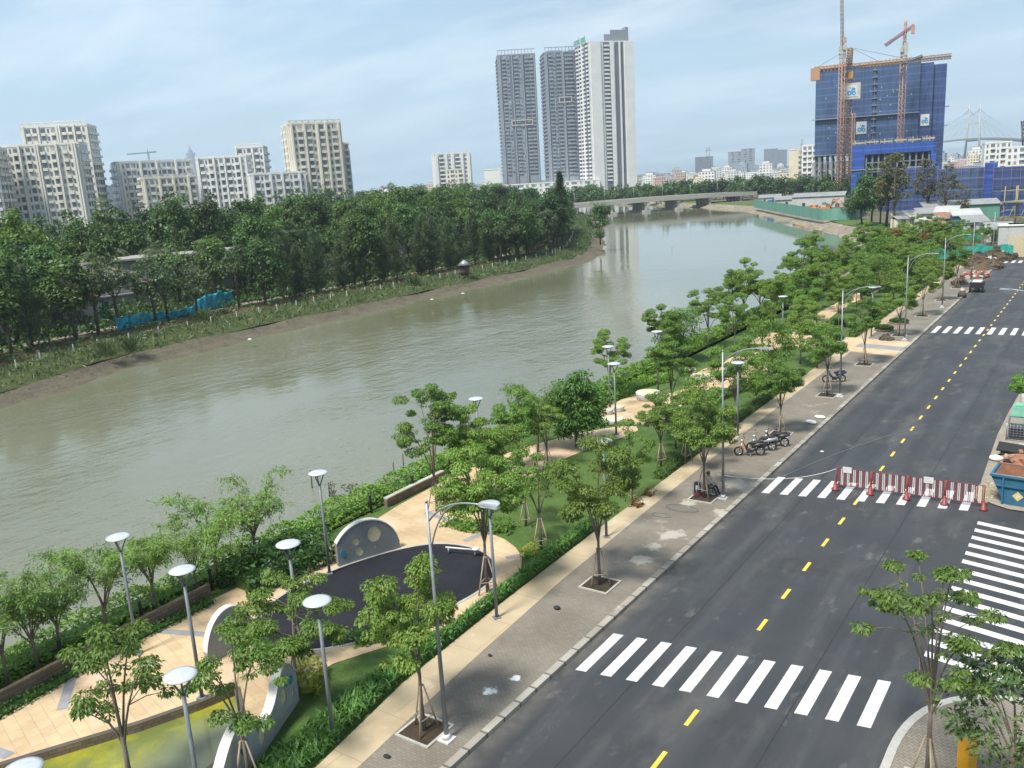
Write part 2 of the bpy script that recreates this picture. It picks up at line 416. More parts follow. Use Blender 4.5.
M['darkplastic'] = simple('dark_plastic', (.03, .032, .036), None, 5, .4)
M['chrome'] = simple('bare_metal', (.55, .55, .56), None, 5, .3, .9)
M['red'] = simple('red_paint', (.23, .032, .036), (.17, .028, .03), 4, .5)
M['whitep'] = simple('white_paint', (.60, .60, .60), (.52, .52, .51), 4, .5)
M['orange'] = simple('orange_paint', (.62, .20, .03), None, 4, .35)
M['silver'] = simple('silver_paint', (.40, .42, .44), None, 4, .3, .4)
M['bluepaint'] = simple('dark_blue_paint', (.02, .04, .11), None, 4, .3)
M['yellow'] = simple('amber_yellow_paint', (.66, .33, .015), (.58, .28, .02), 2, .5)
M['paleyellow'] = simple('pale_yellow_paint', (.66, .50, .16), None, 2, .5)
M['cloth_white'] = simple('white_woven_sack', (.72, .72, .70), (.60, .60, .58), 4, .9)
def panes(name, c1, c2, c3):
    # glazing that differs from room to room: dark glass, blinds, pale curtains
    m, nt, b = newmat(name); g = N(nt, 'ShaderNodeNewGeometry').outputs['Position']
    sn = N(nt, 'ShaderNodeVectorMath', operation='SNAP'); nt.links.new(g, sn.inputs[0]); sn.inputs[1].default_value = (3.1, 3.1, 3.27)
    w = N(nt, 'ShaderNodeTexWhiteNoise'); w.noise_dimensions = '3D'; nt.links.new(sn.outputs[0], w.inputs['Vector'])
    r = N(nt, 'ShaderNodeMapRange'); r.inputs[1].default_value = .2; r.inputs[2].default_value = .75; nt.links.new(w.outputs['Value'], r.inputs[0])
    c = mixc(nt, r.outputs[0], c1, c2); r2 = N(nt, 'ShaderNodeMapRange'); r2.inputs[1].default_value = .80; r2.inputs[2].default_value = .84; nt.links.new(w.outputs['Value'], r2.inputs[0])
    c = mixc(nt, r2.outputs[0], c, c3); nt.links.new(c, b.inputs['Base Color']); b.inputs['Roughness'].default_value = .15; b.inputs['Specular IOR Level'].default_value = .8
    return m
M['glass'] = panes('window_glass', (.08, .095, .11), (.17, .19, .205), (.36, .35, .32))
M['paleglass'] = panes('pale_window_glass', (.12, .155, .18), (.22, .26, .28), (.4, .4, .38))
EXPO, HAZE = 1.05, 1.35e-4
# ------------------------------------------------------------------ light, sky, camera
SUN_EL, SUN_AZ = R(58), R(188)          # azimuth: direction towards the sun, from +Y clockwise towards +X
def make_world():
    w = bpy.data.worlds.new('World'); sc.world = w; w.use_nodes = True; nt = w.node_tree
    bg = nt.nodes['Background']
    sky = N(nt, 'ShaderNodeTexSky', sky_type='NISHITA', sun_disc=False, sun_elevation=SUN_EL, sun_rotation=SUN_AZ)
    sky.altitude = 0; sky.air_density = 1.0; sky.dust_density = 2.2; sky.ozone_density = 1.6
    tc = N(nt, 'ShaderNodeTexCoord').outputs['Generated']
    sp = N(nt, 'ShaderNodeSeparateXYZ'); nt.links.new(tc, sp.inputs[0])
    zc = N(nt, 'ShaderNodeMath', operation='MAXIMUM'); nt.links.new(sp.outputs[2], zc.inputs[0]); zc.inputs[1].default_value = 0.0
    zz = N(nt, 'ShaderNodeMath', operation='ADD'); nt.links.new(zc.outputs[0], zz.inputs[0]); zz.inputs[1].default_value = .16
    cb = N(nt, 'ShaderNodeCombineXYZ')
    for i in (0, 1):
        d = N(nt, 'ShaderNodeMath', operation='DIVIDE'); nt.links.new(sp.outputs[i], d.inputs[0]); nt.links.new(zz.outputs[0], d.inputs[1]); nt.links.new(d.outputs[0], cb.inputs[i])
    mp = N(nt, 'ShaderNodeMapping'); mp.inputs['Rotation'].default_value = (0, 0, R(-52)); mp.inputs['Scale'].default_value = (.55, 1.15, 1); mp.inputs['Location'].default_value = (1.3, .4, 0)
    nt.links.new(cb.outputs[0], mp.inputs[0])
    f1 = noise(nt, mp.outputs[0], .85, 6, .58, .36, .62)          # broad cloud deck
    f2 = noise(nt, mp.outputs[0], 1.7, 7, .60, .43, .75)          # brighter wisps
    f3 = noise(nt, mp.outputs[0], .55, 3, .5, .42, .62)           # thicker grey parts
    k = N(nt, 'ShaderNodeMath', operation='MULTIPLY_ADD'); nt.links.new(f1, k.inputs[0]); k.inputs[1].default_value = .42; k.inputs[2].default_value = .40
    c = mixc(nt, k.outputs[0], sky.outputs[0], SKY_MID)
    g = N(nt, 'ShaderNodeMath', operation='MULTIPLY'); nt.links.new(f3, g.inputs[0]); g.inputs[1].default_value = .85
    zr = N(nt, 'ShaderNodeMapRange'); zr.inputs[1].default_value = .06; zr.inputs[2].default_value = .26; nt.links.new(zc.outputs[0], zr.inputs[0])
    g2 = N(nt, 'ShaderNodeMath', operation='MULTIPLY'); nt.links.new(g.outputs[0], g2.inputs[0]); nt.links.new(zr.outputs[0], g2.inputs[1])
    c = mixc(nt, g2.outputs[0], c, SKY_GREY)
    g3 = N(nt, 'ShaderNodeMath', operation='MULTIPLY'); nt.links.new(f2, g3.inputs[0]); g3.inputs[1].default_value = .75
    c = mixc(nt, g3.outputs[0], c, SKY_WISP)
    nt.links.new(c, bg.inputs['Color']); bg.inputs['Strength'].default_value = .1
SKY_MID, SKY_GREY, SKY_WISP = (2.35, 3.4, 4.25), (1.85, 2.4, 2.95), (4.7, 5.2, 5.6)
make_world()
sun = bpy.data.lights.new('sun', 'SUN'); sun.energy = 3.4; sun.angle = R(12); sun.color = (1.0, .95, .86)
so = bpy.data.objects.new('sun', sun); COL.objects.link(so)
sd = Vector((math.sin(SUN_AZ)*math.cos(SUN_EL), math.cos(SUN_AZ)*math.cos(SUN_EL), math.sin(SUN_EL)))
so.rotation_euler = sd.to_track_quat('Z', 'Y').to_euler(); so.location = (0, 0, 300)
cam = bpy.data.cameras.new('camera'); co = bpy.data.objects.new('camera', cam); COL.objects.link(co); sc.camera = co
cam.sensor_fit = 'HORIZONTAL'; cam.sensor_width = 36; cam.lens = FOC/1024*36; cam.clip_start = .1; cam.clip_end = 60000
_f = ray(512, 384).normalized(); _r = (ray(1512, 384)-ray(512, 384)).normalized(); _u = (ray(512, -616)-ray(512, 384)).normalized()
co.matrix_world = Matrix(((_r.x, _u.x, -_f.x, 0), (_r.y, _u.y, -_f.y, 0), (_r.z, _u.z, -_f.z, CAMH), (0, 0, 0, 1)))
sc.view_settings.view_transform = 'Standard'; sc.view_settings.look = 'None'; sc.view_settings.gamma = 1; sc.view_settings.exposure = EXPO
sc.render.engine = 'CYCLES'
cy = sc.cycles; cy.max_bounces = 6; cy.diffuse_bounces = 3; cy.glossy_bounces = 3; cy.transmission_bounces = 3; cy.volume_bounces = 1; cy.transparent_max_bounces = 4
cy.use_denoising = True
try: cy.denoiser = 'OPENIMAGEDENOISE'
except Exception: pass
cy.caustics_reflective = False; cy.caustics_refractive = False

# haze: one closed box of even air round everything
hb = MB().span((-9000, -1500, -4.5), (9000, 9500, 560))
hm = bpy.data.materials.new('haze_air'); hm.use_nodes = True; hn = hm.node_tree; hn.nodes.remove(hn.nodes['Principled BSDF'])
pv = N(hn, 'ShaderNodeVolumePrincipled'); pv.inputs['Color'].default_value = (.68, .82, .96, 1); pv.inputs['Density'].default_value = HAZE; pv.inputs['Anisotropy'].default_value = .2
hn.links.new(pv.outputs[0], hn.nodes['Material Output'].inputs['Volume'])
ho = hb.build('haze', hm); tag(ho, kind='stuff')

# ------------------------------------------------------------------ ground and water
sheet('ground', [(-8800, -1400), (8800, -1400), (8800, 9300), (-8800, 9300)], -3.2, M['earth'])
NEARW = [(-37.2, -60), (-37.2, 20), (-37.0, 60), (-38.0, 100), (-41.5, 132), (-44.5, 184), (-49, 213), (-64, 249), (-97, 312), (-151, 408), (-240, 500), (-420, 640)]
LEFTW = [(-93, -60), (-93.5, 42), (-95, 48), (-100, 59), (-101.2, 80), (-101, 99), (-101.4, 156), (-104, 182), (-110, 200), (-124, 227), (-170, 310), (-229, 404), (-330, 500), (-480, 620)]
water_o = sheet('river_water', [(p[0]+8, p[1]) for p in NEARW]+[(p[0]-8, p[1]) for p in reversed(LEFTW)], -2.0, M['river'])
def offs(line, d):
    """offset of a bank line, d > 0 inland (to the right of travel for the near bank)"""
    out = []
    for i, p in enumerate(line):
        a = line[max(i-1, 0)]; b = line[min(i+1, len(line)-1)]
        tx, ty = b[0]-a[0], b[1]-a[1]; l = math.hypot(tx, ty)
        out.append((p[0]+ty/l*d, p[1]-tx/l*d))
    return out
def bank(line, prof, sgn, name, mat, wob=0.0, seed=1):
    """strip of ground along a bank line; prof = [(offset inland, z), ...]"""
    rng = random.Random(seed); dense = []
    for a, b in zip(line[:-1], line[1:]):
        n = max(1, int(math.hypot(b[0]-a[0], b[1]-a[1])/6))
        dense += [(a[0]+(b[0]-a[0])*k/n, a[1]+(b[1]-a[1])*k/n) for k in range(n)]
    dense.append(line[-1]); m = MB(); rows = []
    for d, z in prof:
        o = offs(dense, sgn*d); rows.append([(x+rng.uniform(-wob, wob), y, z+rng.uniform(-wob, wob)*.15) for x, y in o])
    n = len(dense); vs = [p for r in rows for p in r]; fs = []
    for i in range(len(rows)-1):
        for k in range(n-1):
            q = (i*n+k, i*n+k+1, (i+1)*n+k+1, (i+1)*n+k); fs.append(q if sgn < 0 else tuple(reversed(q)))
    m.add(vs, fs); o = m.build(name, mat); o['kind'] = 'structure'; return o
nd = [p for p in NEARW if p[1] <= 132]; nb = [p for p in NEARW if p[1] >= 132]
bank(nd, [(-1.5, -3.2), (0, -2.0), (1.2, -.6), (2.2, .05), (3.2, .10)], 1, 'near_river_bank', M['bankgrass'], .15)
bank(nb, [(-2, -3.2), (0, -2.0), (3, -1.3), (6.5, -.35)], 1, 'riprap_bank', M['riprap'], .5)
bank(nb, [(6.5, -.35), (8, .0), (14, .15), (15, .0)], 1, 'grassy_bank_top', M['lawn'], .3)
sheet('near_land', [(p[0]+3.3, p[1]) for p in NEARW if p[1] <= 184]+[(9, 184), (3000, 184), (3000, -900), (-34, -900)], -.95, M['soil'])
sheet('building_ground', offs(nb, 14.5)+[(-420, 9000), (8000, 9000), (8000, 176), (-26, 176)], -.02, M['earth'])
bank(LEFTW, [(-3, -3.2), (0, -2.02), (2.0, -1.7), (4.5, -1.05)], -1, 'mud_shore', M['mud'], .9, 3)
bank(LEFTW, [(4.4, -1.05), (6, -.55), (10, -.1), (12.5, .0)], -1, 'grass_strip', M['bankgrass'], .35, 4)
bank(LEFTW, [(12.5, .0), (15, .1), (20.5, .12)], -1, 'dirt_strip', M['dirt'], .25, 5)
bank(LEFTW, [(20.5, .14), (22.6, .16)], -1, 'far_path', M['farpath'], .05, 6)
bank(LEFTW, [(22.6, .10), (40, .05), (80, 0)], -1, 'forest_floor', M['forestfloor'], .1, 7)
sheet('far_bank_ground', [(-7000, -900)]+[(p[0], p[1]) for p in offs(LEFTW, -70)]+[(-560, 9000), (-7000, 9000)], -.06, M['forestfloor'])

# ------------------------------------------------------------------ road, pavement and paint
KT, CT, RT = -16.0, -10.6, -5.1
sheet('road', [(KT-.05, -60), (90, -60), (90, 173), (KT-.05, 173)], 0.0, M['asphalt'])
INNER = [(-17.3, -10), (-17.9, 5), (-18.6, 16.7), (-19.2, 23.3), (-19.7, 30.7), (-20.0, 40.7), (-20.25, 54.5), (-20.35, 71), (-20.45, 88), (-20.7, 110), (-20.8, 176)]
OUTER = [(-18.3, -10), (-19.0, 5), (-19.8, 16), (-20.55, 21), (-20.9, 28), (-21.1, 36), (-21.2, 45), (-21.35, 54), (-21.55, 75), (-21.6, 88), (-21.8, 110), (-22, 176)]
sheet('pavement', INNER+[(-16.27, 176), (-16.27, -10)], .13, M['paver'])
sheet('beige_footpath', OUTER+list(reversed(INNER)), .135, M['beige'])
km = MB().span((-16.28, -10, -.1), (-16.0, 173, .155)); k = km.build('kerb', M['kerbstone']); k['kind'] = 'structure'
# corner pavement on the near side of the side road, and the far corner
CORN = smooth_open([(-4.7, -20), (-4.7, 25.0), (-4.6, 27.0), (-4.1, 28.6), (-3.1, 29.9), (-1.5, 30.6), (1.5, 31.0), (60, 31.5)], 2)
sheet('corner_pavement', CORN+[(60, -20)], .13, M['corner_paver'])
def ribbon(name, line, w, z0, z1, mat):
    m = MB(); a = offs(line, w); m.prism(line+list(reversed(a)), z0, z1); o = m.build(name, mat); o['kind'] = 'structure'; return o
ribbon('corner_kerb', CORN, .26, -.1, .15, M['concrete'])
sheet('dusty_verge', smooth_open([(60, 48.6), (-3.2, 48.4), (-4.9, 49.4), (-5.3, 51.5), (-5.4, 56), (-5.6, 64), (-5.2, 80), (-5.2, 170)], 1)+[(60, 170)], .06, M['farpath'])
def bars(name, quads, label=None):
    m = MB()
    for q in quads: m.add([(p[0], p[1], .006) for p in q], [(0, 1, 2, 3)])
    o = m.build(name, M['white_paint']); o['kind'] = 'structure'
    return o
def zebra(t0, s0, dt, slope, n, w, L):
    out = []
    for k in range(n):
        t = t0+k*dt; s = s0+(t-t0)*slope
        out.append([(t, s), (t+w, s+w*slope), (t+w, s+w*slope+L), (t, s+L)])
    return out
bars('zebra_crossing', zebra(-15.52, 24.95, .972, .165, 11, .42, 3.05))
bars('zebra_crossing', zebra(-15.55, 45.75, .978, .19, 11, .42, 2.95))
bars('zebra_crossing', zebra(-15.5, 98.0, 1.02, .09, 11, .45, 4.1))
bars('zebra_crossing', zebra(-15.6, 164.6, 1.02, .05, 11, .5, 3.6))
sb = []
for k in range(16):
    s = 31.0+k*1.0; sl = -.20
    sb.append([(-4.72, s), (-4.72, s+.42), (-1.1, s+.42+3.62*sl), (-1.1, s+3.62*sl)])
sb = [[(t, max(s, 30.2) if t < -2 else s) for t, s in q] for q in sb if q[2][1] > 30.9]
bars('zebra_crossing', sb)
m = MB()
for s0 in [P(663, 762).y-3.0, P(663, 762).y, P(693, 718).y]+[P(763, 625).y+3.03*k for k in range(46)]:
    m.add([(CT-.075, s0-.5, .0055), (CT+.075, s0-.5, .0055), (CT+.075, s0+.5, .0055), (CT-.075, s0+.5, .0055)], [(0, 1, 2, 3)])
o = m.build('centre_line', M['yellow_paint']); o['kind'] = 'structure'
# ------------------------------------------------------------------ riverside park: lawns, plazas, court, pond
POND = xy(P(-60, 800, .15), P(0, 766, .15), P(140, 724, .15), P(200, 703, .15))+xy(P(234, 689, .15), P(243, 735, .15), P(224, 755, .15))+[(-22.6, 9.5), (-22.2, 5.5), (-29, 5.5)]
PARK = [(-33.9, -10), (-33.9, 128), (-36.5, 184), (-22.0, 184)]+[(p[0], min(p[1], 184)) for p in reversed(OUTER)]
sheet('park_lawn', PARK, .10, M['lawn'], holes=[POND])
PLAZA = smooth_open([(-32.5, 4), (-32.5, 12), (-33.1, 22), (-32.3, 27.5), (-32.6, 31.2), (-33.3, 36), (-33.3, 44), (-31.6, 50), (-29.3, 54), (-28.0, 55.0), (-27.0, 53.4), (-28.6, 48), (-29.0, 42), (-28.4, 36.4),
         (-26.4, 34.0), (-24.2, 33.4), (-22.3, 31.8), (-21.45, 29.0), (-21.6, 25.4), (-22.9, 22.6), (-24.2, 20.0), (-23.3, 17.6)], 1)+[(-22.75, 14.5), (-22.2, 9.5)]+xy(P(224, 755, .15), P(243, 735, .15), P(234, 689, .15), P(200, 703, .15), P(140, 724, .15), P(0, 766, .15), P(-60, 800, .15))
PLZ_POND = [(p[0], p[1]) for p in POND]
m = MB()
sheet('plaza_paving', PLAZA, .112, M['tan'])
circ = lambda c, r, n=40, e=1.0: [(c[0]+r*math.cos(2*PI*i/n), c[1]+r*e*math.sin(2*PI*i/n)) for i in range(n)]
c2 = P(640, 405, .15)
sheet('round_plaza', circ((-29.2, 59.6), 3.4, e=1.45), .116, M['tan'])
sheet('round_plaza', circ((-27.0, 73.0), 3.6, e=1.5), .116, M['tan'])
sheet('winding_path', offs(smooth_open([(-28.6, 63), (-28, 70), (-29.5, 80), (-27, 92), (-29, 110), (-28, 128)], 2), 1.0)+list(reversed(offs(smooth_open([(-28.6, 63), (-28, 70), (-29.5, 80), (-27, 92), (-29, 110), (-28, 128)], 2), -1.0))), .112, M['tan'])
sheet('entrance_paving', [(-31, 86.5), (-20.6, 85.5), (-16.3, 84.5), (-16.3, 91.8), (-20.6, 92.5), (-31, 93)], .14, M['tan'])
sheet('entrance_band', [(-20.6, 87.8), (-16.3, 87.2), (-16.3, 89.0), (-20.6, 89.8)], .1445, M['greyband'])
COURT = smooth_closed([(-22.75, 30.0), (-24.1, 31.5), (-25.8, 32.0), (-27.8, 31.5), (-29.2, 29.5), (-30.2, 26.5), (-30.4, 23.6), (-29.4, 20.9), (-27.9, 19.6), (-25.2, 20.9), (-23.5, 23.4), (-22.75, 26.2), (-22.45, 28.4)], 2)
sheet('court_floor', COURT, .122, M['court'])
rim = offs(COURT+[COURT[0]], .12); m = MB(); m.prism(COURT, .08, .135, 0, holes=[])
o = None
ring = MB(); ring.prism([(p[0]*1.0, p[1]) for p in offs(COURT+[COURT[0], COURT[1]], .14)[:-2]], .10, .13, 0, holes=[COURT]); o = ring.build('court_edging', M['concrete']); o['kind'] = 'structure'
for i, (a, b) in enumerate([((-30.9, 34.6), (-28.6, 34.2)), ((-31.2, 40.2), (-29.0, 40)), ((-26.5, 32.4), (-26.2, 33.8)), ((-23.4, 31.7), (-22.8, 32.4)), ((-22.3, 28.6), (-21.6, 28.6)),
                            ((-33.0, 18.6), (-29.6, 19.9)), ((-32.4, 10.6), (-29.4, 11.0)), ((-32.6, 15), (-30.5, 13.4))]):
    d = Vector((b[0]-a[0], b[1]-a[1])); nn = Vector((-d.y, d.x)).normalized()*.19
    sheet('paving_band', [(a[0]+nn.x, a[1]+nn.y), (a[0]-nn.x, a[1]-nn.y), (b[0]-nn.x, b[1]-nn.y), (b[0]+nn.x, b[1]+nn.y)], .117, M['greyband'])
pw = MB(); pin = POND
pw.prism(offs(POND+[POND[0], POND[1]], -.22)[:-2], -.9, .17, 0, holes=[POND]); o = pw.build('pond_kerb', M['brickwall']); o['kind'] = 'structure'
sheet('pond_water', [(p[0], p[1]) for p in POND], -.14, M['pond'])
# ------------------------------------------------------------------ foliage
LEAF = {
 'street': leafmat('street_tree_leaves', (.078, .165, .027), (.130, .232, .042), (.22, .31, .07), 1.0, .38),
 'olive': leafmat('olive_tree_leaves', (.080, .160, .027), (.128, .225, .042), (.21, .30, .07), 1.0, .38),
 'feather': leafmat('feathery_leaves', (.105, .205, .045), (.160, .280, .070), (.24, .35, .11), 1.2, .40),
 'dense': leafmat('dense_dark_leaves', (.030, .085, .016), (.060, .130, .024), (.09, .17, .03), 1.0, .2),
 'corner': leafmat('dark_green_leaves', (.040, .085, .028), (.070, .125, .040), (.13, .18, .06), 1.5, .2),
 'forest': leafmat('forest_leaves', (.030, .070, .020), (.055, .106, .028), (.080, .138, .036), .25, .25, rnd=.9),
 'bright': leafmat('bright_forest_leaves', (.045, .095, .016), (.075, .135, .022), (.11, .18, .03), .25, .25, rnd=.5),
 'casuarina': leafmat('casuarina_leaves', (.042, .076, .034), (.070, .110, .046), (.095, .135, .058), .4, .2, rnd=.4),
 'palm': leafmat('palm_leaves', (.045, .075, .030), (.075, .11, .042), (.10, .14, .06), .6, .2),
 'brownish': leafmat('thin_brownish_leaves', (.085, .080, .045), (.12, .11, .06), (.10, .12, .04), .4, .2),
 'hedge': leafmat('hedge_leaves', (.080, .185, .020), (.130, .250, .030), (.20, .33, .05), 1.1, .32, rnd=.3),
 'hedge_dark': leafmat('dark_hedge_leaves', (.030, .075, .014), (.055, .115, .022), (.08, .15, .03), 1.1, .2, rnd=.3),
 'lily': leafmat('strap_leaves', (.065, .165, .030), (.110, .225, .050), (.18, .31, .09), 2.0, .28),
 'golden': leafmat('golden_shrub_leaves', (.22, .27, .03), (.34, .36, .05), (.42, .42, .08), 2.0, .3),
 'redleaf': leafmat('red_shrub_leaves', (.16, .06, .02), (.24, .075, .03), (.10, .12, .03), 3.0, .2),
}
def leaf_quads(c, d, n, L, W, rng):
    """leaf diamonds: centres c, directions d, normals n (N,3)"""
    d = d/np.maximum(np.linalg.norm(d, axis=1, keepdims=True), 1e-6)
    s = np.cross(d, n); s /= np.maximum(np.linalg.norm(s, axis=1, keepdims=True), 1e-6)
    k = rng.uniform(.7, 1.3, (len(c), 1)); L = L*k; W = W*k
    up = np.cross(s, d)
    V = np.stack([c-d*L/2, c+s*W/2+up*W*.18, c+d*L/2, c-s*W/2+up*W*.18], axis=1)
    return V
def clump(rng, c, r, n, L, W, droop=.6, flat=.5, shell=.35):
    """leaves of one clump: points in an oblate ball, pointing outward and drooping"""
    u = rng.normal(size=(n, 3)); u /= np.linalg.norm(u, axis=1, keepdims=True)
    rad = (rng.uniform(shell, 1.0, (n, 1)))**.6
    p = u*rad*np.array([r, r, r*flat])
    d = u*np.array([1, 1, .35])+np.array([0, 0, -droop])+rng.normal(scale=.35, size=(n, 3))
    nn = u*.5+np.array([0, 0, 1.0])+rng.normal(scale=.45, size=(n, 3))
    return leaf_quads(np.asarray(c)+p, d, nn, L, W, rng)
def bez(a, b, c, k=5):
    a, b, c = Vector(a), Vector(b), Vector(c)
    return [a*(1-t)**2+b*2*t*(1-t)+c*t*t for t in [i/k for i in range(k+1)]]

def tree_meshes(kind, seed, **o):
    """returns (trunk mesh builder, leaf quads) for a tree standing at the origin"""
    rg = random.Random(seed); rng = np.random.default_rng(seed); T = MB(); Q = []
    if kind == 'street':        # thin trunk, steep limbs, layered pads of drooping leaves
        H, S, fk = o.get('h', 6.4), o.get('s', 1.7), o.get('fork', 2.3); nl = o.get('nl', 6); dens = o.get('dens', 1.0)
        T.tube([(0, 0, -.05), (rg.uniform(-.05, .05), rg.uniform(-.05, .05), fk*.5), (0, 0, fk)], [.085, .07, .06], 8)
        for k in range(nl):
            a = 2*PI*k/nl+rg.uniform(-.4, .4); top = H*rg.uniform(o.get('low', .60), 1.0); r = S*rg.uniform(.45, 1.0)*(1.15-.35*top/H)
            if k == 0: r *= .25; top = H
            st = (0, 0, fk*rg.uniform(.82, 1.0)); en = (r*math.cos(a), r*math.sin(a), top-.25)
            pts = bez(st, (r*.35*math.cos(a), r*.35*math.sin(a), fk+(top-fk)*.6), en)
            T.tube(pts, [.042, .036, .03, .024, .018, .010], 5, cap=False)
            ends = [(pts[-1], 1.0)]
            for j in range(o.get('tw', 5)):
                q = pts[rg.choice([2, 3, 3, 4])]; b = a+rg.uniform(-1.4, 1.4); l = S*rg.uniform(.30, .62)
                e = q+Vector((l*math.cos(b), l*math.sin(b), rg.uniform(.05, .55)))
                T.tube([q, q.lerp(e, .5)+Vector((0, 0, .08)), e], [.018, .014, .007], 4, cap=False); ends.append((e, .85))
            for q in pts[3:]:
                Q.append(clump(rng, q+Vector((rg.uniform(-.15, .15), rg.uniform(-.15, .15), .05)), rg.uniform(.2, .34), int(46*dens), .135, .058, .7, .6, .1))
            for e, kk in ends:
                rr = rg.uniform(.36, .64)*kk*o.get('cl', 1.0)
                Q.append(clump(rng, e, rr, int(270*dens*(rr/.45)**2), .145, .062, .75, o.get('flat', .52)))
                if rg.random() < .45:
                    e2 = e+Vector((rg.uniform(-.5, .5), rg.uniform(-.5, .5), rg.uniform(-.30, .2))); Q.append(clump(rng, e2, rr*.65, int(110*dens), .14, .06, .8, .5))
    elif kind == 'round':       # full leafy crown of many clumps
        H, S, base = o.get('h', 6.0), o.get('s', 2.2), o.get('base', 1.3)
        T.tube([(0, 0, -.05), (.05, .03, base), (0, .05, H*.55)], [.13, .10, .05], 8)
        n = o.get('n', 46)
        for i in range(n):
            u = Vector((rg.gauss(0, 1), rg.gauss(0, 1), rg.gauss(0, 1))).normalized(); k = rg.uniform(.55, 1.0)
            cz = (H+base)/2; c = Vector((u.x*S*k, u.y*S*k, cz+u.z*(H-base)/2*k)); c.x *= 1-.25*max(0, u.z); c.y *= 1-.25*max(0, u.z)
            if i % 4 == 0: T.tube(bez((0, 0, base*.9+(c.z-base)*.25), (c.x*.4, c.y*.4, c.z-.5), c), [.05, .04, .03, .022, .015, .008], 4, cap=False)
            rr = S*rg.uniform(.24, .40); Q.append(clump(rng, c, rr, int(o.get('ln', 95)), o.get('L', .24), o.get('W', .11), .55, .65))
    elif kind == 'feather':     # several arching stems with fine foliage that hangs at the tips
        H, S = o.get('h', 4.2), o.get('s', 2.0)
        T.tube([(0, 0, -.05), (.05, 0, .8), (.02, .04, 1.7)], [.09, .075, .06], 7)
        for k in range(o.get('nl', 7)):
            a = 2*PI*k/7+rg.uniform(-.4, .4); r = S*rg.uniform(.5, 1.05); top = H*rg.uniform(.68, 1.0)
            mid = Vector((r*.45*math.cos(a), r*.45*math.sin(a), top*.9)); en = Vector((r*math.cos(a), r*math.sin(a), top*rg.uniform(.72, .92)))
            pts = bez((0, 0, 1.3+rg.uniform(0, .4)), mid, en, 7); pts[-2].z = max(pts[-2].z, en.z+.1)
            T.tube(pts, [.038, .032, .027, .023, .018, .014, .010, .005], 5, cap=False)
            for q in pts[2:]:
                for j in range(5):
                    b = rg.uniform(0, 2*PI); l = S*rg.uniform(.12, .42); e = q+Vector((l*math.cos(b), l*math.sin(b), rg.uniform(-.25, .35)))
                    if j < 2: T.tube([q, q.lerp(e, .6)+Vector((0, 0, .1)), e], [.012, .009, .004], 3, cap=False)
                    # leafy spray hanging along the twig
                    n = 23; t = rng.uniform(.15, 1.1, (n, 1)); qa, ea = np.array(q), np.array(e)
                    p = qa+(ea-qa)*t+np.array([0, 0, 1])*(.22*t-.34*t*t)+rng.normal(scale=.075, size=(n, 3))
                    d = (ea-qa)*.8+np.array([0, 0, -.30])+rng.normal(scale=.28, size=(n, 3))
                    Q.append(leaf_quads(p, d, np.array([0, 0, 1.])+rng.normal(scale=.5, size=(n, 3)), .19, .045, rng))
    elif kind == 'forest':      # tall broadleaf seen from afar
        H, S, base = o.get('h', 15), o.get('s', 4.2), o.get('base', 4.0)
        lean = (rg.uniform(-.6, .6), rg.uniform(-.6, .6))
        T.tube([(0, 0, -.1), (lean[0]*.4, lean[1]*.4, base), (lean[0], lean[1], H*.7)], [.28, .22, .08], 7)
        for k in range(4):
            a = rg.uniform(0, 6.28); T.tube(bez((lean[0]*.5, lean[1]*.5, base*rg.uniform(.8, 1.2)), (S*.3*math.cos(a), S*.3*math.sin(a), H*.5), (S*.7*math.cos(a), S*.7*math.sin(a), H*.68)), [.13, .11, .09, .07, .05, .03], 5, cap=False)
        n = o.get('n', 38)
        for i in range(n):
            u = Vector((rg.gauss(0, 1), rg.gauss(0, 1), rg.gauss(0, .9))).normalized(); k = rg.uniform(.5, 1.0)
            top = 1-.35*max(0, u.z)*o.get('point', 1.0)
            c = Vector((lean[0]+u.x*S*k*top, lean[1]+u.y*S*k*top, (H+base)/2+u.z*(H-base)/2*k*.93))
            rr = S*rg.uniform(.20, .40); Q.append(clump(rng, c, rr, o.get('ln', 62), o.get('L', .62), o.get('W', .34), .45, .7))
    elif kind == 'casuarina':   # wispy upright crown
        H, S, base = o.get('h', 10), o.get('s', 2.2), o.get('base', 2.0)
        T.tube([(0, 0, -.1), (.1, .05, H*.5), (0, 0, H*.95)], [.16, .11, .03], 7)
        for i in range(o.get('n', 64)):
            h = base+(H-base)*rg.random()**.85; a = rg.uniform(0, 6.28); f = (h-base)/(H-base); r = S*rg.uniform(.3, 1.0)*(math.sin(PI*(.18+.80*f)))
            q = Vector((0, 0, h-.8)); e = Vector((r*math.cos(a), r*math.sin(a), h+rg.uniform(0, .8)))
            if i % 3 == 0: T.tube([q, e], [.04, .012], 4, cap=False)
            n = 62; t = rng.uniform(.25, 1.1, (n, 1)); p = np.array(q)+(np.array(e)-np.array(q))*t+rng.normal(scale=.30, size=(n, 3))
            d = (np.array(e)-np.array(q))*.35+np.array([0, 0, .45])+rng.normal(scale=.45, size=(n, 3))
            Q.append(leaf_quads(p, d, rng.normal(size=(n, 3)), .62, .10, rng))
    elif kind == 'palm':
        H, S = o.get('h', 9), o.get('s', 3.4)
        T.tube([(0, 0, -.1), (.1, 0, H*.5), (0, .1, H)], [.22, .17, .14], 7)
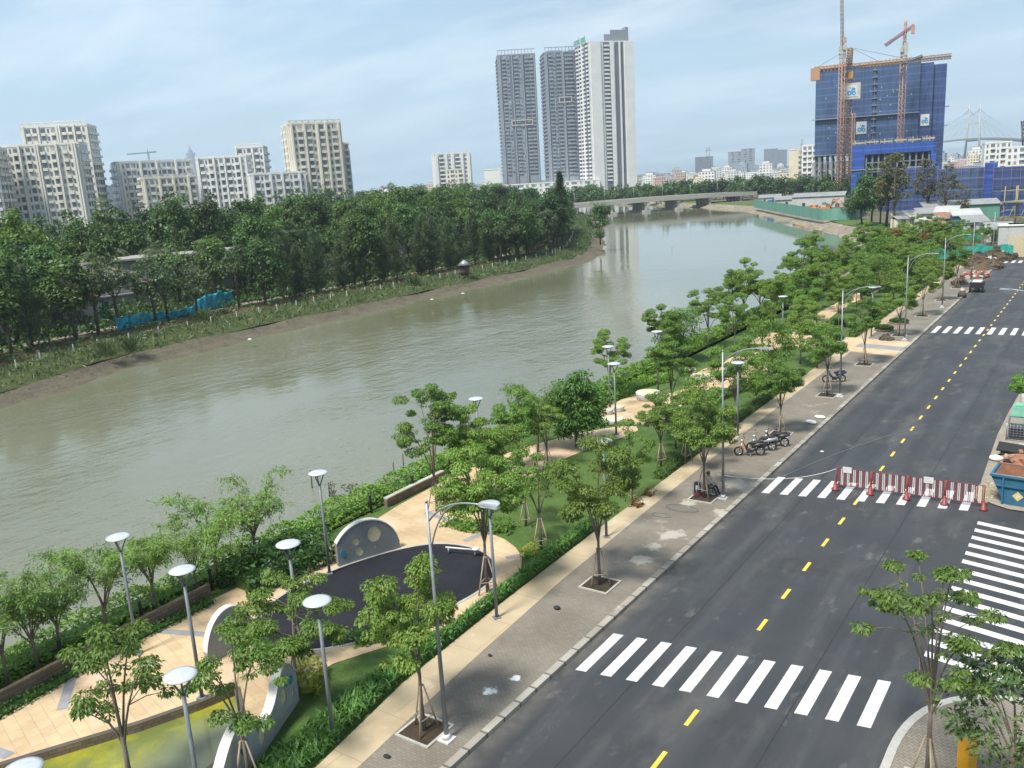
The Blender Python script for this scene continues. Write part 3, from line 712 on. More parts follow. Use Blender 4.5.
        for k in range(20):
            a = 2*PI*k/20+rg.uniform(-.15, .15); up = rg.uniform(.1, 1.7); r = S*rg.uniform(.8, 1.0)
            pts = bez((0, .1, H), (r*.45*math.cos(a), r*.45*math.sin(a), H+up), (r*math.cos(a), r*math.sin(a), H+up-1.9), 10)
            T.tube(pts, [.04]*9+[.02, .01], 3, cap=False)
            A_ = np.array([list(p) for p in pts]); side = np.array([-math.sin(a), math.cos(a), 0.])
            for s in (-1, 1):
                for t in np.linspace(.12, 1, 26):
                    i = min(int(t*10), 9); p0 = A_[i]+(A_[i+1]-A_[i])*(t*10-i); l = .95*(1-.6*abs(t-.45))
                    d = side*s+np.array([math.cos(a), math.sin(a), 0])*.35+np.array([0, 0, -.55])
                    d = d/np.linalg.norm(d); Q.append(leaf_quads((p0+d*l/2)[None], d[None], np.array([[0, 0, 1.]]), l, .11, rng))
    return T, np.concatenate(Q)
PROTO = {}
def tree_proto(key, kind, mat, bark, seed, **o):
    T, Q = tree_meshes(kind, seed, **o)
    PROTO[key] = (T.mesh('trunk', M[bark]), quads_mesh('crown', Q, LEAF[mat]))
STAKE = {}
def stakes_mesh():
    if STAKE: return STAKE
    for k in range(3):
        a = 2*PI*k/3+.5; m = MB().tube([(.52*math.cos(a), .52*math.sin(a), 0), (.09*math.cos(a), .09*math.sin(a), 1.75)], [.034, .03], 6); STAKE[k] = m.mesh('stake', M['stake'])
    m = MB()
    for k in range(3):
        a, b = 2*PI*k/3+.5, 2*PI*(k+1)/3+.5; r = .40; m.tube([(r*math.cos(a), r*math.sin(a), .55), (r*math.cos(b), r*math.sin(b), .55)], .02, 5)
    m.tube([(.1, .05, 1.70), (-.1, .08, 1.72)], .03, 5); m.tube([(.02, -.12, 1.70), (.0, .12, 1.70)], .03, 5)
    STAKE['b'] = m.mesh('stake_brace', M['stake']); return STAKE
def tree(name, key, loc, label, cat='tree', rz=None, sc_=1.0, group=None, stakes=False, lean=None, sz=None):
    t = thing(name, label, cat, loc, random.uniform(0, 6.28) if rz is None else rz, group)
    t.scale = (sc_, sc_, sc_*(sz or 1))
    if lean: t.rotation_euler[0], t.rotation_euler[1] = lean
    tm, cm = PROTO[key]
    link('trunk', tm, t); link('crown', cm, t)
    if stakes:
        S = stakes_mesh()
        for k in range(3): link('stake', S[k], t)
        link('stake_brace', S['b'], t)
    return t
for i in range(5): tree_proto('street%d' % i, 'street', 'street', 'bark', 100+i, h=6.2+.25*i, s=1.75+.12*(i % 3), fork=2.2+.15*(i % 2), nl=6+i % 2)
for i in range(3): tree_proto('sparse%d' % i, 'street', 'olive', 'bark', 130+i, h=5.4, s=1.6, fork=2.0, nl=5, tw=2, dens=.9, cl=.78, low=.55)
for i in range(3): tree_proto('spread%d' % i, 'street', 'olive', 'bark', 160+i, h=4.5, s=3.0, fork=1.9, nl=9, tw=5, cl=1.0, flat=.40, low=.78)
for i in range(4): tree_proto('feather%d' % i, 'feather', 'feather', 'bark', 200+i, h=4.4+.3*i, s=2.1+.15*i)
for i in range(3): tree_proto('round%d' % i, 'round', 'street', 'bark', 230+i, h=6.3+.3*i, s=2.3+.2*i)
tree_proto('dense', 'round', 'dense', 'bark', 250, h=5.2, s=2.25, base=.7, n=64, ln=120)
for i in range(3): tree_proto('wood%d' % i, 'forest', 'casuarina', 'darkbark', 440+i, h=10.5+i, s=3.1+.3*i, base=3.8+.5*i, n=30, ln=56, L=.55, W=.22)
tree_proto('corner', 'round', 'corner', 'bark', 262, h=5.8, s=1.75, base=2.5, n=36, ln=54, L=.24, W=.10)
tree_proto('young', 'street', 'olive', 'bark', 275, h=7.0, s=2.7, fork=2.9, nl=8, tw=2, dens=.85, cl=.82, flat=.32, low=.74)
for i in range(6): tree_proto('forest%d' % i, 'forest', 'forest', 'darkbark', 300+i, h=14+.6*i, s=4.3+.3*(i % 3), base=2.2+.6*(i % 3), n=44)
for i in range(3): tree_proto('bright%d' % i, 'forest', 'bright', 'darkbark', 330+i, h=14.5+.5*i, s=4.5, base=3.0, L=.7, W=.36)
for i in range(4): tree_proto('casuarina%d' % i, 'casuarina', 'casuarina', 'darkbark', 350+i, h=9.6+.9*i, s=2.7+.25*i, base=.7+.2*i, n=96)
tree_proto('pine', 'casuarina', 'forest', 'darkbark', 371, h=18, s=3.2, base=2.5, n=150)
for i in range(2): tree_proto('palm%d' % i, 'palm', 'palm', 'darkbark', 380+i, h=8.5+i)
for i in range(3): tree_proto('belt%d' % i, 'forest', 'forest', 'darkbark', 400+i, h=10, s=5.0, base=1.0, n=24, ln=34, L=1.1, W=.6)
for i in range(2): tree_proto('thin%d' % i, 'forest', 'brownish', 'darkbark', 420+i, h=16, s=3.2, base=4.0, n=34, ln=52, L=.6, W=.22)
# ------------------------------------------------------------------ hedges and planting
def hedge_leaves(line, w, h, dens, L, W, rng, rough=.35, mound=3.0, z0=.1):
    """leaf quads over a hedge strip that follows a line"""
    pts = []; acc = 0
    for a, b in zip(line[:-1], line[1:]):
        l = math.hypot(b[0]-a[0], b[1]-a[1]); n = int(l*(w+1.6*h)*dens)
        if n == 0: continue
        t = rng.uniform(0, 1, n); tx, ty = (b[0]-a[0])/l, (b[1]-a[1])/l
        u = rng.uniform(-.5-.8*h/w, .5+.8*h/w, n)            # unrolled cross-section: side, top, side
        over = np.maximum(np.abs(u)-.5, 0)*w/.8
        cross = np.clip(u, -.5, .5)*w
        along = t*l; X = a[0]+tx*along; Y = a[1]+ty*along
        mod = 1+rough*(np.sin(X*1.3+Y*2.1/mound*3)*.5+np.sin(Y*2.9/mound*3+1.7)*.35+np.sin(Y*.9+X*.6)*.4)
        z = np.maximum((h-over)*mod*(1-.25*(2*np.abs(cross)/w)**3), .05)*rng.uniform(.78, 1.06, n)
        cross *= 1+.10*rng.normal(size=n)
        X = X+ty*cross+rng.normal(scale=.04, size=n); Y = Y-tx*cross+rng.normal(scale=.04, size=n)
        out = np.stack([ty*np.sign(u)*(over > 0), -tx*np.sign(u)*(over > 0), np.ones(n)*.9], 1)
        d = rng.normal(size=(n, 3))*np.array([1, 1, .6])+out*.25; nn = out+rng.normal(scale=.5, size=(n, 3))
        pts.append(leaf_quads(np.stack([X, Y, z0+z], 1), d, nn, L, W, rng))
    return np.concatenate(pts)
def hedge(name, line, w, h, mat, label, cat='hedge', dens=60, L=.2, W=.1, seed=1, kind=None, rough=.3, z0=.1, group=None, core='hedge_dark'):
    rng = np.random.default_rng(seed)
    o = link(name, quads_mesh(name, hedge_leaves(line, w, h, dens, L, W, rng, rough, z0=z0), LEAF[mat])); tag(o, label, cat, group, kind)
    p0, p1 = Vector(line[0]), Vector(line[-1]); k = min(.35, .45*w/max((p1-p0).length, .01)) if len(line) < 4 else 0
    line = [tuple(Vector(line[0]).lerp(Vector(line[1]), k))]+list(line[1:-1])+[tuple(Vector(line[-1]).lerp(Vector(line[-2]), k))]
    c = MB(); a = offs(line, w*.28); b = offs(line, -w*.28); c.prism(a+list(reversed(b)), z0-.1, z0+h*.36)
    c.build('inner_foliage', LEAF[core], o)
    return o
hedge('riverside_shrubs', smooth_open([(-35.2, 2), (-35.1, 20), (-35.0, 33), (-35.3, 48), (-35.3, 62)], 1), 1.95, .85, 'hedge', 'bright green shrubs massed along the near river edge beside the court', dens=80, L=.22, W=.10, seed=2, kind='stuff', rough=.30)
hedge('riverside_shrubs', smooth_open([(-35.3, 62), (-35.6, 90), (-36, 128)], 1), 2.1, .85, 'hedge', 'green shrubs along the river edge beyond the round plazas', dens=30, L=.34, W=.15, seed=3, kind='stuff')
hedge('clipped_hedge', [(-32.1, 4), (-32.2, 12), (-32.7, 18), (-32.7, 21.6)], .55, .38, 'hedge_dark', 'low dark clipped hedge at the foot of the brown stone wall', dens=110, L=.13, W=.07, seed=4)
hedge('clipped_hedge', [(p[0]-.42, p[1]) for p in OUTER if p[1] > 36 and p[1] < 86], .62, .5, 'hedge_dark', 'long low green hedge edging the lawn along the beige footpath', dens=110, L=.15, W=.08, seed=5, rough=.12)
hedge('clipped_hedge', [(-22.1, 93), (-22.2, 110), (-22.4, 150), (-22.5, 176)], .9, .7, 'hedge_dark', 'long green hedge along the footpath beyond the tan entrance paving', dens=50, L=.24, W=.12, seed=6)
for i, (px, py) in enumerate([(657, 497), (645, 508), (735, 440)]):
    q = P(px, py, .1); hedge('red_shrub', [(q.x-.55, q.y-.35), (q.x-.5, q.y+.35)], .45, .42, 'redleaf', 'reddish-brown shrub in the footpath hedge '+['beside the coiled hoses', 'nearest the viewer', 'just past the parked motorbikes'][i], 'shrub', 150, .15, .08, 30+i, core='redleaf')
hedge('court_shrubs', [(-24.3, 22.0), (-23.2, 23.6), (-22.5, 25.2)], .75, .55, 'hedge', 'row of bushy green shrubs between the dark court and the small mown lawn', 'shrub', 120, .18, .09, 8)
hedge('golden_shrub', [tuple(P(303, 700, .1).xy), tuple(P(312, 672, .1).xy)], .95, .75, 'golden', 'yellow-green shrub beside the wavy play wall', 'shrub', 170, .2, .07, 10, core='golden')
hedge('golden_shrub', [(-22.3, 31.9), (-22.6, 33.0)], .7, .45, 'golden', 'yellow-green shrub at the lawn corner near the staked tree', 'shrub', 120, .18, .07, 11, core='hedge')
hedge('court_shrubs', [(-28.9, 33.9), (-27.0, 33.9), (-25.0, 34.6)], 1.0, .5, 'hedge', 'low green shrubs along the lawn behind the round court', 'shrub', 90, .2, .1, 12)
q = P(360, 535, .1)
hedge('dense_shrub_bed', [(-32.4, 22.6), (-32.2, 25.5), (-31.9, 28.0)], 2.2, 1.5, 'hedge_dark', 'tall dense green shrub bed beside the grey half-moon play wall', 'shrub', 95, .26, .12, 13, rough=.25)
hedge('plaza_hedge', [(-31.5, 52.2), (-32.8, 55), (-33.1, 60), (-32.9, 66), (-31.5, 69)], 1.1, .75, 'hedge', 'curving green hedge round the round plaza with white seats', dens=80, L=.22, W=.1, seed=14)
hedge('plaza_hedge', [(-25.4, 54.6), (-25.2, 59), (-25.3, 64), (-24.6, 68)], .9, .6, 'hedge_dark', 'dark green hedge between the round plaza and the street lawn', dens=90, L=.2, W=.1, seed=15)
# strap-leaved lilies by the footpath
rng = np.random.default_rng(21); n = 11000
t = rng.uniform(4, 37, n); xo = np.interp(t, [p[1] for p in OUTER], [p[0] for p in OUTER]); wd = np.interp(t, [4, 14, 19, 22, 25, 30, 33, 37], [1.6, 1.4, 1.15, .75, .35, .32, .5, .6])
X = xo-.12-rng.uniform(0, 1, n)*wd; hh = rng.uniform(.25, .62, n)
a = rng.uniform(0, 6.28, n); d = np.stack([np.cos(a)*.75, np.sin(a)*.75, rng.uniform(.3, 1.1, n)], 1)
o = link('lily_bed', quads_mesh('lily_bed', leaf_quads(np.stack([X, t, .1+hh*.8], 1), d, rng.normal(scale=.5, size=(n, 3))+np.array([0, 0, 1.]), .44, .07, rng), LEAF['lily'])); tag(o, 'bed of strap-leaved lilies along the beige footpath', 'lilies', kind='stuff')
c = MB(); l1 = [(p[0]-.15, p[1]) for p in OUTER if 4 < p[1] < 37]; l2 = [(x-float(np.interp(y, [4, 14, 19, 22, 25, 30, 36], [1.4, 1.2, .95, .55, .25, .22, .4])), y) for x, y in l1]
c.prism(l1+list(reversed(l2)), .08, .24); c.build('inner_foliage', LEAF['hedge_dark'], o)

# ------------------------------------------------------------------ street lamps
def lamp_meshes():
    L = {}
    L['pole'] = MB().tube([(0, 0, .03), (0, 0, 4.2), (0, 0, 8.35)], [.085, .06, .038], 12).tube([(0, 0, 8.35), (0, 0, 8.42)], [.06, .03], 10).mesh('pole', M['galv'])
    L['base_plate'] = MB().box((0, 0, .025), (.46, .46, .05)).lathe([(.15, .05), (.12, .22)], n=12).mesh('base_plate', M['whitep'])
    L['arm'] = MB().tube(bez((.05, 0, 7.75), (.75, 0, 8.62), (2.15, 0, 8.62), 10), .032, 8).mesh('arm', M['galv'])
    L['brace'] = MB().tube(bez((.07, 0, 6.9), (.40, 0, 8.1), (1.15, 0, 8.47), 8), .026, 6).mesh('brace', M['galv'])
    hd = MB(); hd.add([(2.05, -.06, 8.59), (2.62, -.11, 8.60), (2.72, -.05, 8.60), (2.72, .05, 8.60), (2.62, .11, 8.60), (2.05, .06, 8.59), (2.05, -.05, 8.66), (2.58, -.09, 8.68), (2.68, -.04, 8.66), (2.68, .04, 8.66), (2.58, .09, 8.68), (2.05, .05, 8.66)],
                       [(5, 4, 3, 2, 1, 0), (6, 7, 8, 9, 10, 11)]+[(i, (i+1) % 6, (i+1) % 6+6, i+6) for i in range(6)])
    L['lamp_head'] = hd.mesh('lamp_head', M['silver'])
    L['lamp_lens'] = MB().box((2.4, 0, 8.590), (.36, .12, .014)).mesh('lamp_lens', M['diffuser'])
    return L
LM = lamp_meshes()
def street_lamp(x, y, label, rz=0.0):
    t = thing('street_lamp', label, 'street lamp', (x, y, .13), rz, 'curved-arm street lamps along the road')
    for k in ('base_plate', 'pole', 'arm', 'brace'): link(k, LM[k], t)
    h = link('lamp_head', LM['lamp_head'], t); link('lamp_lens', LM['lamp_lens'], h)
for i, s in enumerate([19.1, 43.7, 68.2, 92.6, 114.5, 138.5, 162]):
    street_lamp(-17.0, s, ['tall grey street lamp with curved arm, nearest on the riverside pavement', 'grey curved-arm street lamp standing beside the seated person',
        'grey curved-arm street lamp beside the lone dark blue motorbike', 'grey curved-arm street lamp beside the tan entrance paving', 'grey curved-arm street lamp just beyond the entrance paving',
        'grey curved-arm street lamp beside the red rubble pile', 'farthest curved-arm street lamp, near the teal site netting'][i])
q = P(1001, 292, 8.55); street_lamp(q.x+2.6, q.y, 'curved-arm street lamp on the far side of the road, its head over the asphalt', PI)
def park_lamp_meshes():
    L = {}
    L['post'] = MB().tube([(0, 0, .03), (0, 0, 4.5)], [.072, .058], 10).mesh('post', M['lampgrey'])
    L['base_plate'] = MB().box((0, 0, .03), (.3, .3, .06)).mesh('base_plate', M['lampgrey'])
    b = MB()
    for k in range(3): a = 2*PI*k/3+.4; b.tube([(0, 0, 4.42), (.30*math.cos(a), .30*math.sin(a), 5.09)], .03, 6)
    L['bracket'] = b.mesh('bracket', M['lampgrey'])
    L['disc'] = MB().lathe([(.40, 5.08), (.46, 5.10), (.46, 5.125), (.34, 5.16), (.02, 5.185)], n=32).mesh('disc', M['whitecap'])
    L['lamp'] = MB().lathe([(.10, 4.94), (.12, 4.97), (.12, 5.07), (.05, 5.075)], n=16).mesh('lamp', M['whitep'])
    return L
PL = park_lamp_meshes()
PLAMPS = [((118, 536), 'among feathery riverbank trees, nearest the viewer'), ((182, 569), 'on the plaza beside the brown stone wall'), ((317, 600), 'between the small mown lawn and the dark court'),
  ((180, 674), 'standing beside the green algae pond'), ((22, 768), 'at the pond, cut by the picture edge'), ((318, 472), 'on the riverbank behind the dense shrub bed'), ((288, 543), 'rising from shrubs beside the half-moon wall'),
  ((489, 503), 'in the lily bed beside the round court'), ((476, 398), 'on the riverbank beyond the tall slim tree'), ((603, 440), 'at the lawn edge near the round dense tree'),
  ((608, 346), 'on the riverbank behind the round plaza'), ((614, 363), 'beside the riverbank hedge of the round plaza'), ((657, 331), 'on the riverbank just past the round plaza'), ((738, 362), 'on the street lawn above the parked motorbikes'),
  ((783, 296), 'among dense trees on the riverbank beyond the plazas'), ((873, 287), 'among dense trees before the tan entrance paving')]
PLPOS = []
for (px, py), d in PLAMPS:
    q = P(px, py, 5.27); PLPOS.append((q.x, q.y))
    t = thing('park_lamp', 'white disc-topped park lamp '+d, 'park lamp', (q.x, q.y, .12), random.uniform(0, 2), 'disc-topped lamps in the riverside park')
    for k in ('base_plate', 'post', 'bracket', 'disc'): link(k, PL[k], t)
    link('lamp', PL['lamp'], t)

# ------------------------------------------------------------------ trees of the promenade
PITM = {'kerb': None}
fr = MB(); h, w = .72, .09
for a, b in (((-h, -h), (h, -h+w)), ((-h, h-w), (h, h)), ((-h, -h+w), (-h+w, h-w)), ((h-w, -h+w), (h, h-w))): fr.span((a[0], a[1], -.02), (b[0], b[1], .045))
PITM['frame'] = fr.mesh('pit_frame', M['concrete']); PITM['soil'] = MB().span((-h+w, -h+w, -.03), (h-w, h-w, .012)).mesh('pit_soil', M['soil'])
def pit(x, y, label):
    t = thing('tree_pit', label, 'tree pit', (x, y, .14), 0, 'square tree pits in the pavement'); link('pit_frame', PITM['frame'], t); link('pit_soil', PITM['soil'], t)
STREET = [19.1, 31.3, 43.3, 56.6, 68.1, 80.1, 94.8, 107.5, 120, 132]
SLAB = ['staked young street tree nearest the viewer, beside the first street lamp', 'staked street tree in its square pit beyond the near crossing', 'staked street tree with a person seated at its foot', 'staked street tree beside the three parked motorbikes',
  'staked street tree beside the lone dark blue motorbike', 'staked street tree just before the tan entrance paving', 'staked street tree just after the tan entrance paving', 'staked street tree, second past the entrance paving', 'staked street tree, third past the entrance paving', 'staked street tree near the red rubble pile']
SKEY = ['street0', 'street2', 'street1', 'street3', 'street0', 'street4', 'street1', 'street2', 'street0', 'street3']
for i, s in enumerate(STREET):
    x = -17.95; pit(x, s, 'square soil pit with pale kerb round the '+['nearest pavement tree', 'second pavement tree', 'tree with the seated person', 'tree behind the parked motorbikes', 'tree by the lone motorbike', 'tree before the tan entrance', 'tree after the tan entrance', 'second tree past the entrance', 'third tree past the entrance', 'tree nearest the red rubble'][i])
    tree('street_tree', SKEY[i], (x, s, .14), SLAB[i], 'tree', rz=1.3*i+.4, group='staked trees in the pavement', stakes=True, sc_=[.93, .97, .95, .8, .9, .85, .85, .85, .8, .8][i], sz=[1.06, 1.05, 1, .95, 1, 1, 1, 1, 1, 1][i])
q = P(926, 790, .13); pit(q.x, q.y, 'square soil pit with pale kerb on the paved corner beside the yellow post')
tree('corner_tree', 'young', (q.x, q.y, .14), 'open-crowned young tree with stakes on the paved corner by the side road', 'tree', rz=.5, stakes=True)
q = P(1008, 840, .13); tree('corner_tree', 'corner', (q.x, q.y, .14), 'dense dark green tree on the paved corner behind the yellow post', 'tree', rz=2.0, stakes=True, sc_=.92)
q = P(1037, 440, .06); tree('verge_tree', 'street1', (q.x, q.y, .06), 'leafy tree on the dusty verge past the blue skip, partly out of the picture', 'tree', rz=1.0, sc_=.85)
# lawn and plaza trees with visible feet
LT = [((488, 592), 'street3', 'staked tree in the lily bed between two park lamps beside the round court', 1.0, True), ((541, 549), 'sparse1', 'slender staked tree at the near lawn corner by the yellow-green shrub', .95, True), ((526, 526), 'sparse0', 'small staked tree on the lawn behind the slender corner tree', .8, True),
  ((632, 503), 'sparse2', 'staked lawn tree behind the second pavement tree', .9, True), ((661, 466), 'sparse1', 'staked lawn tree on the open grass opposite the seated person', .85, True), ((686, 462), 'spread1', 'broad layered lawn tree above the seated person', .85, True),
  ((735, 428), 'street2', 'staked lawn tree beside the park lamp above the motorbikes', .9, True), ((756, 408), 'round0', 'leafy lawn tree just behind the three motorbikes', .72, False), ((817, 368), 'round1', 'leafy lawn tree beside the lone dark blue motorbike', .72, False),
  ((299, 694), 'spread0', 'wide-spreading tree shading the plaza end of the dark court', .9, True), ((250, 790), 'sparse0', 'sparse forked tree in front of the wavy play wall', 1.0, True), ((134, 800), 'sparse2', 'thin sparse tree standing beside the algae pond', 1.12, False),
  
  ((437, 512), 'street4', 'tall slim tree on the path beside the riverside shrubs, rising over the water', 1.03, True), ((577, 447), 'dense', 'round dense dark green tree beside the path', 1.0, False),
  ((470, 502), 'street0', 'leafy tree among the grove behind the round court, first from the tall slim tree', .9, True), ((486, 494), 'sparse2', 'leafy tree among the grove behind the round court, second from the tall slim tree', .85, True), ((505, 490), 'round0', 'bushy tree in the middle of the grove behind the round court', .66, False),
  ((520, 474), 'street1', 'leafy tree in the grove beside the dense round tree', .85, True), ((548, 470), 'sparse1', 'leafy tree at the lawn side of the grove', .8, True), ((538, 452), 'feather1', 'pale feathery tree behind the grove on the riverbank', 1.15, False),
  ((610, 398), 'street2', 'leafy tree on the riverbank beside the round plaza', .85, False), ((664, 372), 'street3', 'leafy riverbank tree behind the white round planter', .9, False), ((682, 362), 'round2', 'broad leafy riverbank tree beyond the round plaza', .8, False), ((672, 420), 'street4', 'layered tree on the near side of the round plaza', .9, False), ((702, 430), 'round0', 'bushy tree between round plaza and street lawn', .72, False), ((676, 448), 'spread2', 'low spreading tree on the lawn side of the round plaza', .8, False)]
for (px, py), key, lab, s, stk in LT:
    q = P(px, py, .11); tree('park_tree', key, (q.x, q.y, .11), lab, 'tree', sc_=s, stakes=stk)
for i, (px, py, k, s) in enumerate([(8, 722, 0, 1.0), (98, 668, 1, .95), (62, 676, 2, .9), (134, 640, 3, .95), (172, 612, 0, 1.0), (226, 580, 2, 1.05), (262, 560, 1, 1.0), (205, 590, 3, .8), (30, 690, 3, .95)]):
    q = P(px, py, .5); tree('riverside_tree', 'feather%d' % k, (min(q.x, -34.0), q.y, .1), 'feathery light green tree on the near riverbank, '+ordw([0, 3, 2, 4, 5, 7, 8, 6, 1][i])+' from the bottom corner of the river', 'tree', sc_=s, group='feathery trees along the near riverbank')
# dense planting from the plazas to the end of the promenade
rg = random.Random(5); rows = [(-23.9, 'nearest the pavement'), (-27.2, 'second from the pavement'), (-30.8, 'third from the pavement'), (-34.4, 'along the river edge')]
for r, (x0, rl) in enumerate(rows):
    s = 71+r*1.5; i = 0
    while s < 181:
        x = x0+rg.uniform(-.8, .8)
        clear = (86 < s < 92.5 and x > -31) or min(math.hypot(x-a, s-b) for a, b in PLPOS) < 1.2 or (r in (1, 2) and 69 < s < 77)
        if not clear:
            key = rg.choice(['round0', 'round1', 'street1', 'street0', 'street2', 'street4', 'spread1', 'feather0', 'street3', 'spread2'] if r else ['street0', 'street3', 'round0', 'round1'])
            if r == 3 and rg.random() < .4: key = rg.choice(['feather2', 'round2', 'round1'])
            tree('grove_tree', key, (x, s+rg.uniform(-.6, .6), .1), 'leafy park tree beyond the round plaza, '+ordw(i)+' along the row '+rl, 'tree', sc_=rg.uniform(.80, 1.12)*(1.0+.12*(r == 3 and s > 84) if r else .85), group='trees of the dense promenade rows'); i += 1
        s += rg.uniform(5.6, 7.9)

# ------------------------------------------------------------------ play walls, retaining walls, seats, posts
def plate(name, a, b, prof, thick, holes, discs, label, cat='play wall', n=40, rim=.03, face='greywall'):
    """upright slab from a to b whose top follows prof(u), u in metres; round holes and teal discs"""
    a = Vector((a[0], a[1], .11)); b = Vector((b[0], b[1], .11)); L = (b-a).length; e = (b-a)/L; nn = Vector((e.y, -e.x, 0))
    t = thing(name, label, cat, a, math.atan2(e.y, e.x))
    top = [(L*i/n, max(prof(L*i/n), .02)) for i in range(n+1)]
    out = [(0, 0), (L, 0)]+list(reversed(top))
    el = lambda c, r, e2, k=24: [(c[0]+r*math.cos(2*PI*i/k), c[1]+r*e2*math.sin(2*PI*i/k)) for i in range(k)]
    m = MB(); m.prism(out, -thick/2, thick/2, 0, [el((u, z), r, k) for u, z, r, k in holes], xf=lambda x, y, z: (x, -z, y)); m.build('panel', M[face], t)
    cp = MB(); up = [(u, z+.002) for u, z in top]; cpo = up+[(u, z+.06) for u, z in reversed(top)]
    cp.prism(cpo, -thick/2-rim, thick/2+rim, xf=lambda x, y, z: (x, -z, y)); cp.build('coping', M['whiteedge'], t)
    for u, z, r, k in holes:
        h = MB(); h.prism(el((u, z), r-.003, k), -thick/2+.05, thick/2-.05, 0, xf=lambda x, y, zz: (x, -zz, y)); h.build('porthole', M['cream'], t)
    for u, z, r, k, mm in discs:
        h = MB(); h.prism(el((u, z), r, k), -thick/2-.03, thick/2+.03, xf=lambda x, y, zz: (x, -zz, y)); h.build('round_inset', M[mm], t)
    return t
a, b = P(338, 566, .11), P(399, 547, .11); L = (b-a).length
plate('play_wall', (a.x, a.y), (b.x, b.y), lambda u: 1.95*math.sqrt(max(0, 1-((u-L*.45)/(L*.56))**2)), .25, [(L*.60, 1.15, .36, 1.15), (L*.30, 1.02, .19, 1.0), (L*.34, .48, .20, 1.2), (L*.60, .50, .09, 1)], [(L*.08, .62, .13, 1.3, 'teal')], 'grey half-moon play wall with cream portholes beside the dark court')
a, b = P(207, 664, .11), P(252, 640, .11); L = (b-a).length
plate('play_wall', (a.x, a.y), (b.x, b.y), lambda u: 1.9*math.sqrt(max(0, 1-((u-L*.55)/(L*.57))**2)), .25, [(L*.68, .75, .22, 1.2)], [(L*.48, 1.45, .16, 1.2, 'teal'), (L*.55, 1.1, .13, 1.1, 'teal')], 'grey half-moon play wall with teal spots at the plaza end of the court', face='midwall')
a, b = P(262, 590, .11), P(275, 585, .11)
plate('play_wall', (a.x, a.y), (b.x, b.y), lambda u: .35+.75*u/(b-a).length, .2, [], [], 'small white-topped play wall half hidden by shrubs behind the court')
a, b = P(296, 700, .11), P(218, 815, .11); L = (b-a).length
_wp = [(0, 1.15), (.45, 1.75), (.9, 1.95), (1.4, 1.65), (1.9, 1.05), (2.5, .85), (3.0, 1.1), (3.6, 1.75), (4.3, 1.95), (5.0, 1.7), (5.7, 1.1), (6.4, .8), (9, .8)]
wf = lambda u: float(np.interp(u, [p[0] for p in smooth_open(_wp, 2)], [p[1] for p in smooth_open(_wp, 2)]))
plate('play_wall', (a.x, a.y), (b.x, b.y), wf, .28, [(1.15, .9, .24, 1.3), (.42, .55, .13, 1.3), (2.95, .62, .24, 1.35), (4.5, .95, .22, 1.2)], [(.85, 1.3, .14, 1.35, 'teal'), (.50, 1.15, .13, 1.35, 'teal'), (4.12, 1.05, .2, 1.3, 'teal')], 'wavy pale grey play wall with white coping and portholes beside the algae pond', n=70, face='lightwall')
def wall_line(name, line, w, h, mat, label, cap=True, cat='wall'):
    t = thing(name, label, cat, (line[0][0], line[0][1], .1)); l = [(p[0]-line[0][0], p[1]-line[0][1]) for p in line]
    m = MB(); m.prism(offs(l, w/2)+list(reversed(offs(l, -w/2))), -.1, h); m.build('wall_body', M[mat], t)
    if cap: c = MB(); c.prism(offs(l, w/2+.04)+list(reversed(offs(l, -w/2-.04))), h+.002, h+.08); c.build('coping', M['concrete'], t)
wall_line('stone_wall', [(-32.75, 2), (-32.75, 12), (-33.2, 18), (-33.35, 22)], .2, .62, 'brickwall', 'brown stone retaining wall between the riverside shrubs and the plaza path', False)
wall_line('stone_wall', [(-33.55, 34.2), (-33.6, 36.4), (-33.6, 39.5)], .22, .5, 'brickwall', 'short pale-topped retaining wall beside the tall slim tree')
for i, (c, r, hh, lab) in enumerate([(P(648, 399, .12), .98, .62, 'large white round planter seat on the round plaza'), (P(608, 414, .12), .42, .42, 'small white round stool on the round plaza next to the table'), (P(619, 411, .12), .42, .42, 'small white round stool on the round plaza, nearer the white planter'), (P(613, 423, .12), .8, .40, 'low white round table at the end of the round plaza'),
                                     (P(687, 374, .12), .8, .5, 'white round seat on the second plaza, nearer the river'), (P(701, 381, .12), .9, .55, 'white round seat on the second plaza, nearer the road')]):
    t = thing('round_bench', lab, 'seat', c, 0, 'white round seats of the plazas')
    MB().lathe([(r*.86, 0), (r*.92, .06), (r, hh-.10), (r, hh-.03), (r*.95, hh)], n=32).build('seat_body', M['whiteedge'], t)
    MB().lathe([(r*.80, hh+.002), (r*.78, hh+.02), (.05, hh+.025)], n=28).build('seat_top', M['cream'], t)
for i in range(15):
    s = 8+i*3.6; t = thing('bollard_light', 'short black bollard light in the riverside shrubs, '+ordw(i)+' along the bank', 'bollard', (-33.75, s, .1), 0, 'black bollard lights in the riverside shrubs')
    MB().lathe([(.075, 0), (.075, .98), (.07, 1.0)], n=12).build('post', M['black'], t); MB().lathe([(.085, 1.001), (.085, 1.08), (.03, 1.12)], n=12).build('cap', M['darkplastic'], t)
for i, (px, py, h) in enumerate([(312, 488, 1.3), (394, 477, 1.1), (404, 474, 1.5), (765, 248, 1.0), (672, 250, 1.2)]):
    q = P(px, py, -2); o = MB().tube([(0, 0, -.8), (.03, .02, h)], [.05, .04], 6).build('mooring_stake', M['darkbark'], None, (q.x, q.y, -2)); tag(o, 'dark wooden stake standing in the river, '+['beside the mangrove sprigs', 'shorter of two off the tall slim tree', 'taller of two off the tall slim tree', 'far out before the riprap bank', 'far out before the bridge'][i], 'stake')
